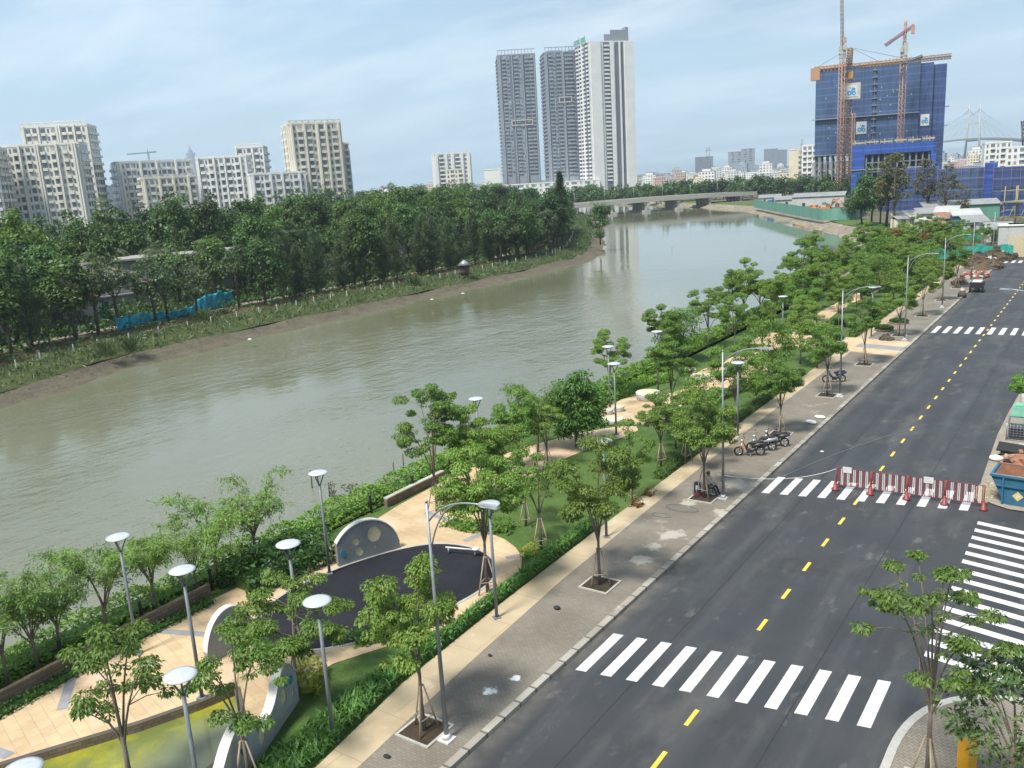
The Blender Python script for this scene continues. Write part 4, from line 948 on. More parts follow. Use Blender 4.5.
for i, (px, py, n, r) in enumerate([(333, 498, 70, .35), (352, 500, 170, .75)]):
    q = P(px, py, -2); rng = np.random.default_rng(60+i); p = np.stack([rng.normal(scale=r*.5, size=n), rng.normal(scale=r*.5, size=n), rng.uniform(0, 1.1, n)], 1)
    t = thing('mangrove_sprig', ['small single', 'wider bushy'][i]+' tuft of mangrove sprigs standing in the river', 'mangrove', (q.x, q.y, -2))
    link('foliage', quads_mesh('foliage', leaf_quads(p, rng.normal(size=(n, 3)), rng.normal(size=(n, 3)), .2, .07, rng), LEAF['brownish']), t)
    m = MB()
    for k in range(7): a = rng.uniform(-r, r, 2)*.6; m.tube([(a[0], a[1], -.6), (a[0]*1.1, a[1]*1.1, 1.1)], [.02, .01], 4)
    m.build('stem', M['darkbark'], t)
# ------------------------------------------------------------------ motorbikes
def motorbike(loc, rz, label, body, seat='black', group='motorbikes parked on the pavement'):
    t = thing('motorbike', label, 'motorbike', loc, rz, group)          # forward is +X
    for x, nm in ((.62, 'front'), (-.62, 'rear')):
        w = link('wheel', ringmesh('tyre_ring', .285, .05, 'black'), t, (x, 0, .285))
        link('rim', wheelmesh(), w)
    MB().tube([(.62, .07, .285), (.42, .06, .80)], [.028, .026], 6).tube([(.62, -.07, .285), (.42, -.06, .80)], [.028, .026], 6).build('fork', M['chrome'], t)
    m = MB().tube([(.40, 0, .82), (.30, 0, .62), (.10, 0, .36), (-.2, 0, .34), (-.30, 0, .48)], [.06, .07, .09, .13, .10], 8); m.box((-.02, 0, .30), (.36, .22, .22)); m.build('engine_block', M['darkplastic'], t)
    s = MB(); s.add([(.46, -.17, .86), (.46, .17, .86), (.30, .22, .42), (.30, -.22, .42), (.40, -.13, .88), (.40, .13, .88), (.22, .2, .42), (.22, -.2, .42)], [(0, 1, 2, 3), (7, 6, 5, 4), (0, 4, 5, 1), (2, 6, 7, 3), (1, 5, 6, 2), (0, 3, 7, 4)]); s.build('leg_shield', M[body], t)
    f = MB(); f.tube([(-.12, 0, .58), (-.45, 0, .66), (-.82, 0, .74), (-.95, 0, .76)], [.10, .15, .11, .04], 8); f.build('tail_body', M['darkplastic' if body == 'orange' else body], t)
    fe = MB()
    for k in range(6):
        a0, a1 = R(20+k*22), R(20+(k+1)*22); fe.add([(.62+.33*math.cos(a0), -.06, .285+.33*math.sin(a0)), (.62+.33*math.cos(a1), -.06, .285+.33*math.sin(a1)), (.62+.33*math.cos(a1), .06, .285+.33*math.sin(a1)), (.62+.33*math.cos(a0), .06, .285+.33*math.sin(a0))], [(0, 1, 2, 3)])
    fe.build('mudguard', M[body], t)
    MB().tube([(.02, 0, .74), (-.20, 0, .78), (-.55, 0, .83), (-.80, 0, .84)], [.07, .12, .11, .06], 8).build('seat', M[seat], t)
    MB().tube([(.30, -.34, 1.02), (.38, -.16, .98), (.40, 0, .94), (.38, .16, .98), (.30, .34, 1.02)], .018, 6).build('handlebar', M['chrome'], t)
    MB().tube([(.36, 0, .93), (.50, 0, .91), (.53, 0, .90)], [.11, .10, .06], 10).build('headlight', M['silver'], t)
    for y in (-.27, .27): MB().tube([(.34, y, 1.02), (.30, y*1.25, 1.2)], .008, 4).lathe([(.01, -.02), (.06, 0), (.01, .02)], (.30, y*1.25, 1.22), 8).build('mirror', M['darkplastic'], t)
    MB().tube([(-.15, -.13, .26), (-.55, -.16, .28), (-.92, -.17, .36)], [.03, .045, .05], 8).build('exhaust', M['chrome'], t)
    MB().tube([(-.02, .12, .22), (-.06, .30, .0)], .014, 5).build('kickstand', M['chrome'], t)
    t.scale = (1.07,)*3
    return t
_mc = {}
def ringmesh(name, R0, r0, mat):
    if name in _mc: return _mc[name]
    m = MB(); n, k = 22, 8; vs = []
    for i in range(n):
        a = 2*PI*i/n
        for j in range(k): b = 2*PI*j/k; rr = R0-r0+r0*math.cos(b); vs.append((rr*math.cos(a), r0*.95*math.sin(b), rr*math.sin(a)))
    m.add(vs, [(i*k+j, ((i+1) % n)*k+j, ((i+1) % n)*k+(j+1) % k, i*k+(j+1) % k) for i in range(n) for j in range(k)], 0, True); _mc[name] = m.mesh('tyre', M[mat]); return _mc[name]
def wheelmesh():
    if 'w' in _mc: return _mc['w']
    m = MB()
    for k in range(6): a = PI*k/6*2; m.tube([(0, 0, 0), (.2*math.cos(a), 0, .2*math.sin(a))], .014, 4)
    m.tube([(0, -.07, 0), (0, .07, 0)], .05, 10); m.tube([(.2*math.cos(2*PI*i/16), 0, .2*math.sin(2*PI*i/16)) for i in range(17)], .018, 5); _mc['w'] = m.mesh('rim', M['chrome']); return _mc['w']
def heading(p0, p1): return math.atan2(p1.y-p0.y, p1.x-p0.x)
hd = heading(P(760, 455, .14), P(737, 455, .14))
c = (P(737, 456, .14)+P(762, 455, .14))/2
motorbike(c, hd, 'orange-fronted motorbike, nearest of three parked on the pavement', 'orange')
motorbike(c+Vector((.35, 1.25, 0)), hd+.06, 'silver-grey motorbike, middle of three parked on the pavement', 'silver')
motorbike(c+Vector((.75, 2.45, 0)), hd-.08, 'black motorbike, farthest of the three parked together', 'darkplastic')
q = P(834, 382, .14); motorbike(q, hd+.1, 'lone dark blue motorbike parked beside a street lamp', 'bluepaint')

# ------------------------------------------------------------------ person resting by the pavement tree
def body_mesh(joints, edges, rad, region, mats):
    me = bpy.data.meshes.new('person_body'); names = list(joints)
    me.from_pydata([joints[k] for k in names], [(names.index(a), names.index(b)) for a, b in edges], [])
    o = bpy.data.objects.new('person_body_tmp', me); COL.objects.link(o)
    md = o.modifiers.new('skin', 'SKIN'); md.use_smooth_shade = True; sv = me.skin_vertices[0].data
    for i, k in enumerate(names):
        r = rad[k]; sv[i].radius = (r, r) if not hasattr(r, '__len__') else r; sv[i].use_root = (k == 'pelvis')
    s = o.modifiers.new('sub', 'SUBSURF'); s.levels = s.render_levels = 2
    dg = bpy.context.evaluated_depsgraph_get(); dg.update()
    nm = bpy.data.meshes.new_from_object(o.evaluated_get(dg)); bpy.data.objects.remove(o)
    nm.name = 'person_body'; nm.materials.clear()
    for m_ in mats: nm.materials.append(m_)
    keys = np.array([joints[k] for k in names])
    for p in nm.polygons:
        d = np.linalg.norm(keys-np.array(p.center), axis=1)-np.array([rad[k] if not hasattr(rad[k], '__len__') else rad[k][0] for k in names])*.5
        p.material_index = region[names[int(np.argmin(d))]]; p.use_smooth = True
    return nm
skin = simple('skin', (.36, .21, .14), None, 4, .5); shirt = simple('pale_pink_shirt', (.50, .42, .42), (.40, .34, .35), 6, .9); trou = simple('black_trousers', (.02, .02, .024), None, 6, .9); hair = simple('black_hair', (.012, .010, .009), None, 9, .5)
def person(loc, rz, label):
    J = dict(pelvis=(0, 0, .42), belly=(-.06, 0, .60), chest=(-.09, 0, .84), neck=(-.06, 0, 1.00), head=(-.02, 0, 1.12), crown=(-.02, 0, 1.20), nose=(.09, 0, 1.11),
             hl=(.05, .11, .42), kl=(.46, .13, .46), al=(.68, .12, .08), tl=(.86, .13, .06), hr=(.05, -.11, .42), kr=(.48, -.12, .44), ar=(.74, -.12, .09), tr=(.92, -.13, .08),
             sl=(-.08, .19, .90), el=(.06, .25, .66), wl=(.30, .17, .56), pl=(.39, .15, .54), sr=(-.08, -.19, .90), er=(.05, -.25, .66), wr=(.29, -.17, .55), pr=(.38, -.15, .53))
    E = [('pelvis', 'belly'), ('belly', 'chest'), ('chest', 'neck'), ('neck', 'head'), ('head', 'crown'), ('head', 'nose'), ('pelvis', 'hl'), ('hl', 'kl'), ('kl', 'al'), ('al', 'tl'), ('pelvis', 'hr'), ('hr', 'kr'), ('kr', 'ar'), ('ar', 'tr'),
         ('chest', 'sl'), ('sl', 'el'), ('el', 'wl'), ('wl', 'pl'), ('chest', 'sr'), ('sr', 'er'), ('er', 'wr'), ('wr', 'pr')]
    rad = dict(pelvis=.14, belly=.12, chest=.14, neck=.055, head=.095, crown=.075, nose=.02, hl=.095, kl=.065, al=.042, tl=.035, hr=.095, kr=.065, ar=.042, tr=.035, sl=.06, el=.045, wl=.032, pl=.03, sr=.06, er=.045, wr=.032, pr=.03)
    reg = {k: 1 for k in J}
    for k in ('neck', 'head', 'crown', 'nose', 'wl', 'wr', 'pl', 'pr', 'tl', 'tr'): reg[k] = 0
    for k in ('pelvis', 'hl', 'kl', 'al', 'hr', 'kr', 'ar'): reg[k] = 2
    me = body_mesh(J, E, rad, reg, [skin, shirt, trou]); o = link('person', me, None, loc, rz); tag(o, label, 'person')
    h = MB().lathe([(.095, -.06), (.118, 0), (.112, .06), (.075, .115), (.01, .135)], (-.045, 0, 1.15), 16); h.build('hair', hair, o)
    for s in (-1, 1):
        for k in range(5):
            y = s*.15+s*(k-2)*.018; MB().tube([(.375, y, .535), (.43, y, .525), (.47+.01*(2-abs(k-2)), y, .495)], [.010, .009, .007], 5).build('finger', skin, o)
        MB().lathe([(.004, -.004), (.012, 0), (.004, .004)], (.075, s*.035, 1.135), 8).build('eye', hair, o)
        MB().box((.77, s*.125, .055), (.26, .09, .07)).build('sandal', trou, o)
    return o
q = P(709, 492.5, .14); rz = heading(P(706, 491, .14), P(716, 494.5, .14))
person((q.x, q.y, .14), rz, 'person in pale shirt and black trousers sitting by a pavement tree')
st = thing('low_stool', 'low dark stool under the seated person', 'stool', (q.x, q.y, .14), rz)
MB().box((0, 0, .29), (.32, .32, .04)).build('stool_top', M['darkplastic'], st)
for a in (-1, 1):
    for b in (-1, 1): MB().tube([(a*.14, b*.14, 0), (a*.12, b*.12, .27)], .018, 6).build('leg', M['darkplastic'], st)
q = P(697.5, 495, .14); bg = thing('shopping_bag', 'blue and white bag with red base leaning by the pavement tree', 'bag', q, .4)
MB().box((0, 0, .47), (.42, .30, .58), taper=.86).build('bag_body', M['bluepaint'], bg); MB().box((0, 0, .085), (.44, .32, .17)).build('bag_base', M['red'], bg)
MB().box((0, -.154, .50), (.2, .012, .25)).build('bag_patch', M['whitep'], bg); MB().tube(bez((-.12, 0, .76), (0, 0, 1.0), (.12, 0, .76), 8), .012, 5).build('handle', M['whitep'], bg)

# sacks, hoses, litter
for i, (px, py, w) in enumerate([(811, 423, .9), (820, 418, .8)]):
    q = P(px, py, .14); m = MB(); vs = []; n, k = 14, 8
    m.lathe([(.30, 0), (.40, .05), (.40, .10), (.32, .17), (.05, .19)], (0, 0, 0), 20, sx=1.25*w, sy=.75*w); o = m.build('white_sack', M['cloth_white'], None, q, -.4+.3*i); tag(o, 'flat white sack lying on the pavement, '+['nearer the viewer', 'nearer the kerb'][i]+' of the two', 'sack')
def coil(name, c, r, n, label, seed):
    rg = random.Random(seed); pts = []
    for i in range(n*14+1):
        a = 2*PI*i/14; rr = r*(1+.18*math.sin(a*.37+seed)+rg.uniform(-.03, .03)); pts.append((c[0]+rr*1.5*math.cos(a)+.06*a/6, c[1]+rr*.8*math.sin(a), .150+.004*(i % 3)+.008*math.sin(a*1.7)))
    o = MB().tube(pts, .009, 5).build(name, M['lampgrey']); tag(o, label, 'hose')
q = P(680, 508, .14); coil('hose', (q.x, q.y), .55, 3, 'dark grey hose lying in loops on the pavement beside the soil pit', 2)
q = P(660, 515, .14); coil('hose', (q.x, q.y), .32, 2, 'small pale loop of hose lying across the beige footpath', 5)
q = P(557, 609, .14); m = MB().lathe([(.03, 0), (.11, .03), (.12, .09), (.05, .14)], n=9, sx=1.3); o = m.build('litter', M['black'], None, q); tag(o, 'small crumpled black litter on the pavement near the lily bed', 'litter')
q = P(490, 656, .14); m = MB().lathe([(.03, 0), (.07, .03), (.05, .07)], n=8, sx=1.4); o = m.build('litter', M['black'], None, q); tag(o, 'tiny black scrap of litter on the beige footpath', 'litter')
for i, (px, py) in enumerate([(387, 757), (822, 452)]):
    q = P(px, py, .14 if i == 0 else .0); m = MB().lathe([(.05, 0), (.10, .03), (.06, .07)], n=7, sx=1.5); o = m.build('litter', M['cloth_white'] if i else M['black'], None, q); tag(o, ['dark scrap of litter on the pavement beside the nearest tree', 'pale scrap of litter on the asphalt before the barrier'][i], 'litter')

# ------------------------------------------------------------------ barrier across the road
a, b = P(836, 488, 0), P(984, 508, 0); N_ = 4
bxs = [a.lerp(b, k/N_) for k in range(N_+1)]; hd = heading(a, b); Lp = (b-a).length/N_
def barrier_meshes():
    d = {}; w = Lp-.06
    d['frame'] = MB().tube([(0, 0, 1.22), (w, 0, 1.22)], .02, 6).tube([(0, 0, .22), (w, 0, .22)], .02, 6).tube([(0, 0, .05), (0, 0, 1.25)], .03, 6).tube([(w, 0, .05), (w, 0, 1.25)], .03, 6).mesh('frame', M['red'])
    n = 21
    d['red_bar'] = MB().box((0, 0, .72), (.042, .016, .98)).mesh('red_bar', M['red']); d['white_bar'] = MB().box((0, 0, .72), (.042, .016, .98)).mesh('white_bar', M['whitep'])
    d['foot'] = MB().lathe([(.21, 0), (.21, .10), (.13, .13), (.07, .48), (.05, .50)], n=16).mesh('foot', M['red'])
    d['sign'] = MB().box((0, -.03, 1.16), (.48, .015, .34)).mesh('sign_plate', M['whitep']); return d, n, w
BM, nb_, bw_ = barrier_meshes()
for i in range(N_):
    t = thing('road_barrier', 'red and white barred barrier panel, '+['nearest the motorbikes', 'second from the motorbikes', 'third from the motorbikes', 'nearest the blue skip'][i], 'barrier', bxs[i]+Vector((math.cos(hd)*.03, math.sin(hd)*.03, 0)), hd, 'barrier panels across the road')
    link('frame', BM['frame'], t)
    for k in range(nb_):
        x = .08+(bw_-.16)*k/(nb_-1); kd = 'white_bar' if (k//2) % 2 else 'red_bar'; link(kd, BM[kd], t, (x, 0, 0))
    if i in (0, 2): link('sign_plate', BM['sign'], t, (.55 if i == 0 else 1.0, 0, 0))
    for x in ((0, bw_+.03) if i == N_-1 else (0,)):
        f = link('foot', BM['foot'], t, (x, -.32, 0)); MB().tube([(0, 0, .48), (0, .30, 1.18)], .022, 6).build('strut', M['red'], f)
m = MB().tube(bez(tuple(bxs[0]+Vector((0, 0, 1.15))), tuple((bxs[0]+Vector((-16.3, 45.6, 0)))/2+Vector((0, 0, .25))), (-17.9, 45.2, .9), 14), .014, 5); o = m.build('barrier_rope', M['cloth_white']); tag(o, 'pale rope slung from the barrier to the pavement tree', 'rope')

# ------------------------------------------------------------------ blue skip and the clutter behind it
q = P(996, 505, .06); sk = thing('skip', 'large scuffed blue skip with a rusty inside on the dusty verge', 'skip', (q.x+.35, q.y+.3, .07), R(-4))
L_, W_, H_ = 4.6, 2.0, 1.55
def skip_shell():
    m = MB(); o = [(0.0, 0), (L_, 0), (L_+.25, H_), (-.75, H_)]
    out = [(x, z) for x, z in o]; inn = [(.12, .1), (L_-.1, .1), (L_+.13, H_+.0), (-.60, H_)]
    for y0, y1 in ((0, .06), (W_-.06, W_)):
        m.prism(out, y0, y1, xf=lambda x, y, z: (x, z, y))
    m.prism([(0.0, 0), (.1, 0), (-.65, H_), (-.75, H_)], .061, W_-.061, xf=lambda x, y, z: (x, z, y)); m.prism([(L_-.1, 0), (L_, 0), (L_+.25, H_), (L_+.15, H_)], .061, W_-.061, xf=lambda x, y, z: (x, z, y)); m.prism([(.11, 0), (L_-.11, 0), (L_-.11, .08), (.11, .08)], .061, W_-.061, xf=lambda x, y, z: (x, z, y))
    return m
skip_shell().build('hull', M['skipblue'], sk)
li = MB(); li.prism([(.14, .09), (L_-.12, .09), (L_+.12, H_-.02), (-.58, H_-.02)], W_-.075, W_-.064, xf=lambda x, y, z: (x, z, y)); li.prism([(.14, .09), (L_-.12, .09), (L_+.12, H_-.02), (-.58, H_-.02)], .064, .075, xf=lambda x, y, z: (x, z, y))
li.prism([(-.55, H_-.03), (.15, .10), (.17, .10), (-.53, H_-.03)], .08, W_-.08, xf=lambda x, y, z: (x, z, y)); li.prism([(.18, .084), (L_-.14, .084), (L_-.14, .10), (.18, .10)], .08, W_-.08, xf=lambda x, y, z: (x, z, y)); li.build('rusty_lining', M['rust'], sk)
rb = MB()
for x in (-.12, 1.15, 2.35, 3.55): rb.box((x, -.045, .78), (.10, .09, 1.45))
rb.box((2.0, -.05, 1.0), (4.9, .1, .08)); rb.box((1.95, -.055, H_-.03), (5.4, .11, .10)); rb.build('side_rib', M['skipblue'], sk)
for y in (-.0, W_): MB().tube([(-.74, y, H_+.02), (L_+.24, y, H_+.02)], .05, 8).build('top_rail', M['rust'] if y else M['galv'], sk)
lab_ = MB(); s = .22; lab_.add([(.58, -.012, .52-s*1.2), (.58+s*1.2, -.012, .52), (.58, -.012, .52+s*1.2), (.58-s*1.2, -.012, .52)], [(0, 1, 2, 3)]); lb = lab_.build('hazard_diamond', M['paleyellow'], sk)
l2 = MB(); s = .12; l2.add([(.58, -.018, .52-s), (.58+s, -.018, .52), (.58, -.018, .52+s), (.58-s, -.018, .52)], [(0, 1, 2, 3)]); l2.build('diamond_centre', M['whitep'], lb)
hl = MB(); hl.span((1.55, -.015, .42), (1.62, -.01, .82)).span((1.78, -.015, .42), (1.85, -.01, .82)).span((1.621, -.015, .58), (1.779, -.01, .65)); hl.build('white_letter', M['whitep'], sk)
# rubble skirt round the skip
def rubble(name, c, rx, ry, h, n, mats, label, cat='rubble', seed=1, size=.25):
    rg = random.Random(seed); m = MB(); ring_ = [(rx*math.cos(2*PI*i/18)*rg.uniform(.8, 1.1), ry*math.sin(2*PI*i/18)*rg.uniform(.8, 1.1)) for i in range(18)]
    vs = [(x, y, .0) for x, y in ring_]+[(x*.55, y*.55, h*rg.uniform(.5, .9)) for x, y in ring_]+[(0, 0, h)]
    m.add(vs, [(i, (i+1) % 18, 18+(i+1) % 18, 18+i) for i in range(18)]+[(18+i, 18+(i+1) % 18, 36) for i in range(18)], 0)
    for k in range(n):
        a = rg.uniform(0, 6.28); f = math.sqrt(rg.random())*.95; s = size*rg.uniform(.4, 1.3)
        m.box((rx*f*math.cos(a), ry*f*math.sin(a), h*(1-f)*.95+s*.15), (s, s*rg.uniform(.5, 1), s*rg.uniform(.4, .8)), rg.uniform(0, 3), rg.randrange(len(mats)), rg.uniform(.6, .95), rg.uniform(-.6, .6), rg.uniform(-.6, .6))
    o = m.build(name, mats, None, c); return tag(o, label, cat)
sandm = simple('pale_sand', (.34, .29, .20), (.26, .22, .15), 1.5, .95, bumpy=.4)
q = P(987, 492, .06); rubble('sand_heap', (q.x-.1, q.y, .05), .55, 1.9, .18, 40, [sandm, M['concrete']], 'low spill of pale sand along the end of the blue skip', 'sand', 3, .14)
q = P(1010, 462, .06); rubble('rubble_heap', (q.x+.6, q.y+.4, .06), 1.5, 1.0, .5, 30, [M['rust'], sandm, M['darkplastic']], 'heap of brown rubble behind the blue skip', 'rubble', 4, .35)
q = P(1011, 458, .06); o = MB().box((0, 0, .62), (1.5, .9, .10), -.05, 0, 1, .06, .30).box((0.1, 0, .26), (1.3, .7, .5)).build('black_tarp_pallet', M['black'], None, (q.x, q.y, .06)); tag(o, 'black sheet-covered pallet behind the blue skip', 'pallet')
q = P(996, 460, .06); o = MB().lathe([(.1, 0), (.34, .06), (.3, .22), (.05, .32)], n=11, sx=1.2).build('white_sack', M['cloth_white'], None, (q.x, q.y, .06)); tag(o, 'crumpled white sack at the corner of the black pallet', 'sack')
q = P(1006, 440, .06); cg = thing('steel_cage', 'grey steel framed cage with mesh front on the dusty verge', 'cage', (q.x, q.y, .06), 0)
fr = MB(); w, d_, h = 3.4, 1.6, 1.15
for x in (0, w):
    for y in (0, d_): fr.tube([(x, y, 0), (x, y, h)], .04, 6)
for z in (.03, h):
    for y in (0, d_): fr.tube([(0, y, z), (w, y, z)], .04, 6)
    for x in (0, w): fr.tube([(x, 0, z), (x, d_, z)], .04, 6)
fr.build('frame', M['galv'], cg); me_ = MB()
for k in range(18): me_.tube([(w*k/18, .02, .03), (w*k/18, .02, h)], .012, 4)
for k in range(7): me_.tube([(0, .02, h*k/7), (w, .02, h*k/7)], .012, 4)
me_.build('mesh_panel', M['silver'], cg); MB().span((.1, .3, .05), (w-.1, d_-.1, .75)).build('stacked_sheets', M['darkplastic'], cg)
q = P(1019, 416, .06); o = MB().box((0, 0, .36), (1.6, 1.2, .72), 0, 0, .85).box((0, 0, .79), (1.1, .8, .14)).build('green_crate', simple('sea_green_paint', (.12, .36, .26), (.2, .44, .34), 2, .6), None, (q.x+.3, q.y, .06)); tag(o, 'sea green covered crate beyond the steel cage', 'crate')
q = P(1022, 404, .06); o = MB().lathe([(.2, 0), (.34, .2), (.3, 1.5), (.12, 1.8)], n=14).build('white_bundle', M['cloth_white'], None, (q.x+.2, q.y, .06)); tag(o, 'upright white wrapped bundle beside the sea green crate', 'bundle')
q = P(1012, 447, .06); m = MB()
for k in range(5): m.tube([(-.9+.12*k, -.5+.05*k, .08+.06*k), (1.2+.1*k, .5-.1*k, .22+.05*k)], .04, 5)
o = m.build('pipe_bundle', M['whitep'], None, (q.x+.8, q.y, .06)); tag(o, 'loose bundle of pale pipes on the sand behind the skip', 'pipes')
# yellow post box on the corner
q = P(966, 775, .13); yb = thing('utility_post', 'amber yellow box post with red base on the paved corner', 'utility post', (q.x, q.y, .13), R(-35))
MB().box((0, 0, .80), (.40, .32, 1.26)).build('cabinet', M['yellow'], yb); MB().box((0, 0, .085), (.44, .36, .17)).build('base', M['red'], yb); MB().box((-.21, 0, .80), (.018, .30, 1.2)).build('side_panel', M['paleyellow'], yb); MB().box((0, 0, 1.46), (.44, .36, .05)).build('cap', M['paleyellow'], yb)

# ------------------------------------------------------------------ far end of the pavement
for i, (px, py, r) in enumerate([(884, 330, .95), (899, 323, 1.0), (839, 325, 1.0)]):
    q = P(px, py, .14); t = thing('round_planter', 'round clipped shrub bed on the tan entrance paving, '+['nearer the viewer', 'nearer the road', 'nearer the river'][i], 'planter', q, 0, 'round shrub beds on the entrance paving')
    rng = np.random.default_rng(70+i); n = 700; a = rng.uniform(0, 6.28, n); rr = r*np.sqrt(rng.uniform(0, 1, n)); p = np.stack([rr*np.cos(a), rr*np.sin(a), .1+.45*np.sqrt(np.maximum(1-(rr/r)**2*.8, .05))*rng.uniform(.6, 1.05, n)], 1)
    link('foliage', quads_mesh('foliage', leaf_quads(p, rng.normal(size=(n, 3)), rng.normal(scale=.6, size=(n, 3))+np.array([0, 0, 1.]), .22, .11, rng), LEAF['hedge_dark']), t); MB().lathe([(r, -.03), (r, .14), (r*.9, .15), (r*.4, .3)], n=24).build('planter_kerb', M['brickwall'], t)
q = P(886, 340, .14); rubble('leaf_heap', q, .7, .5, .6, 26, [M['darkbark'], M['soil']], 'dark heap of cuttings on the footpath beside the entrance paving', 'heap', 6, .3)
q = P(962, 297.5, .0); t = thing('covered_load', 'dark pallet load with a pale top beside the kerb', 'load', q)
MB().lathe([(.3, 0), (.55, .15), (.52, .6), (.3, .85)], n=16).build('load_body', M['darkbark'], t); MB().lathe([(.2, .83), (.34, .86), (.22, 1.1), (.04, 1.2)], n=14).build('load_top', simple('pale_pink_cover', (.55, .42, .40), None, 3, .8), t)
q = P(977, 291.5, .0); cv = thing('three_wheeler', 'dark three-wheeled cart parked on the road beside the kerb', 'cart', q, R(-90))
MB().box((.1, 0, 1.0), (2.3, 1.5, .75), 0, 0, 1.06).build('cargo_box', M['darkplastic'], cv); MB().box((-1.35, 0, .95), (.5, .9, .9), 0, 0, .8).build('cab', M['black'], cv); MB().box((.1, 0, 1.41), (1.9, 1.1, .10)).build('pale_load', M['cloth_white'], cv); MB().box((0, 0, .52), (2.6, .5, .14)).build('chassis', M['black'], cv)
for x, y in ((.75, .75), (.75, -.75), (-1.35, 0)):
    w_ = MB().tube([(x, y-.1, .38), (x, y+.1, .38)], .38, 16).build('wheel', M['black'], cv); MB().tube([(x, y-.11, .38), (x, y+.11, .38)], .16, 10).build('hub', M['galv'], w_)
redm = simple('red_plastic', (.36, .06, .05), (.28, .05, .04), 3, .6); greym = M['concrete']
q = P(975, 276, .13); rubble('red_debris', (q.x, q.y, .14), 1.9, 3.4, .55, 90, [M['dirt'], redm, M['rust'], redm, M['concrete']], 'pile of red plastic and broken boards on the pavement', 'debris', 11, .6)
q = P(960, 284, .13); rubble('brown_debris', (q.x, q.y, .14), 1.2, 1.4, .9, 26, [M['darkbark'], M['rust']], 'small brown debris pile near the footpath edge', 'debris', 12, .5)
for i, (px, py, rx, ry, h) in enumerate([(985, 267, 3.0, 5, 1.3), (996, 258, 3.0, 6, 1.6), (978, 259, 2.6, 5, 1.2)]):
    q = P(px, py, .1); rubble('rubble_pile', (q.x, q.y, .1), rx, ry, h, 60, [M['dirt'], M['soil'], greym, M['dirt'], M['darkplastic']], 'long rubble pile at the end of the road, '+['nearest the viewer', 'beside the far crossing', 'nearest the park trees'][i], 'rubble', 13+i, .8)

a, b, c_ = P(784, 476, .02), P(850, 446, .02), P(914, 428, .02)
o = MB().tube(bez(tuple(a), (b.x, b.y, .02), tuple(c_), 20), .016, 5).build('cable', M['galv']); tag(o, 'thin grey cable lying slantwise across the asphalt behind the barrier', 'cable')
a, b = P(446, 552, .2), P(478, 555, .2); pb = thing('play_beam', 'low pale beam on the far side of the dark court', 'play beam', (a.x, a.y, .12), heading(a, b)); L5 = (b-a).length
MB().tube([(0, 0, .34), (L5, 0, .34)], .045, 8).build('beam', M['whiteedge'], pb)
for x in (.15, L5-.15): MB().tube([(x, 0, 0), (x, 0, .3)], .05, 8).build('leg', M['galv'], pb)
MB().lathe([(.16, .36), (.2, .40), (.16, .45)], (L5-.1, 0, 0), 14).build('seat', M['whiteedge'], pb)
# ------------------------------------------------------------------ far bank: trees, villas, tarpaulin, posts
def along(line, d, step, jit, rg, s0=0.0):
    l = offs(line, -d); acc = s0; out = []
    for a, b in zip(l[:-1], l[1:]):
        L = math.hypot(b[0]-a[0], b[1]-a[1])
        while acc < L:
            t = acc/L; out.append((a[0]+(b[0]-a[0])*t+rg.uniform(-jit, jit), a[1]+(b[1]-a[1])*t+rg.uniform(-jit, jit))); acc += step*rg.uniform(.8, 1.2)
        acc -= L
    return out
LB = [p for p in LEFTW if 30 < p[1] < 405]
rg = random.Random(9)
def far_row(name, pts, keys, lab, grp, s=(.85, 1.15), keep=lambda x, y: True, openkeys=None):
    i = 0
    for x, y in pts:
        if not keep(x, y): continue
        kk = openkeys if openkeys and 95 < px_of(x, y)[0] < 240 else keys
        tree(name, rg.choice(kk), (x, y, .05), lab % ordw(i) if i < 59 else lab % 'last', 'tree', sc_=rg.uniform(*s), group=grp, sz=rg.uniform(.92, 1.1)); i += 1
vil = []
def px_of(x, y, z=0.):
    d = co.matrix_world.inverted() @ Vector((x, y, z)); return 512+FOC*d.x/-d.z, 384-FOC*d.y/-d.z
def open_front(x, y):
    u, v = px_of(x, y); return not (100 < u < 235 and rg.random() < .30)
far_row('casuarina_tree', along(LB, 17.6, 4.4, 1.4, rg), ['casuarina0', 'casuarina1', 'casuarina2', 'casuarina3', 'forest0', 'casuarina2'], 'slender dark grey-green tree, %s along the front row of the far bank', 'slender trees lining the far bank', (.72, 1.02), lambda x, y: open_front(x, y) and y < 300, ['wood0', 'wood1', 'wood2'])
far_row('far_bank_tree', along(LB, 29, 6.2, 2.0, rg), ['forest0', 'forest1', 'casuarina3', 'forest2', 'forest5'], 'dark broadleaf tree, %s along the second row of the far bank', 'second row of trees on the far bank', (.70, .95), lambda x, y: open_front(x, y))
far_row('far_bank_tree', along(LB, 39, 7.0, 2.5, rg), ['forest0', 'forest3', 'forest4', 'forest5', 'palm0', 'palm1', 'bright0'], 'tall dark tree, %s along the third row of the far bank', 'third row of trees on the far bank', (.85, 1.05), lambda x, y: not (100 < px_of(x, y)[0] < 200 and rg.random() < .4))
far_row('far_bank_tree', along(LB, 51, 7.2, 3, rg), ['forest1', 'forest2', 'forest4', 'forest5', 'bright1', 'bright0', 'palm1', 'palm0'], 'tall tree with a rounded crown, %s along the fourth row of the far bank', 'fourth row of trees on the far bank', (.84, 1.16))
far_row('far_bank_tree', along(LB, 65, 7.5, 3, rg), ['forest3', 'forest5', 'bright2', 'bright0', 'forest1', 'forest4'], 'tall tree showing only its crown, %s along the fifth row of the far bank', 'fifth row of trees on the far bank', (.88, 1.22))
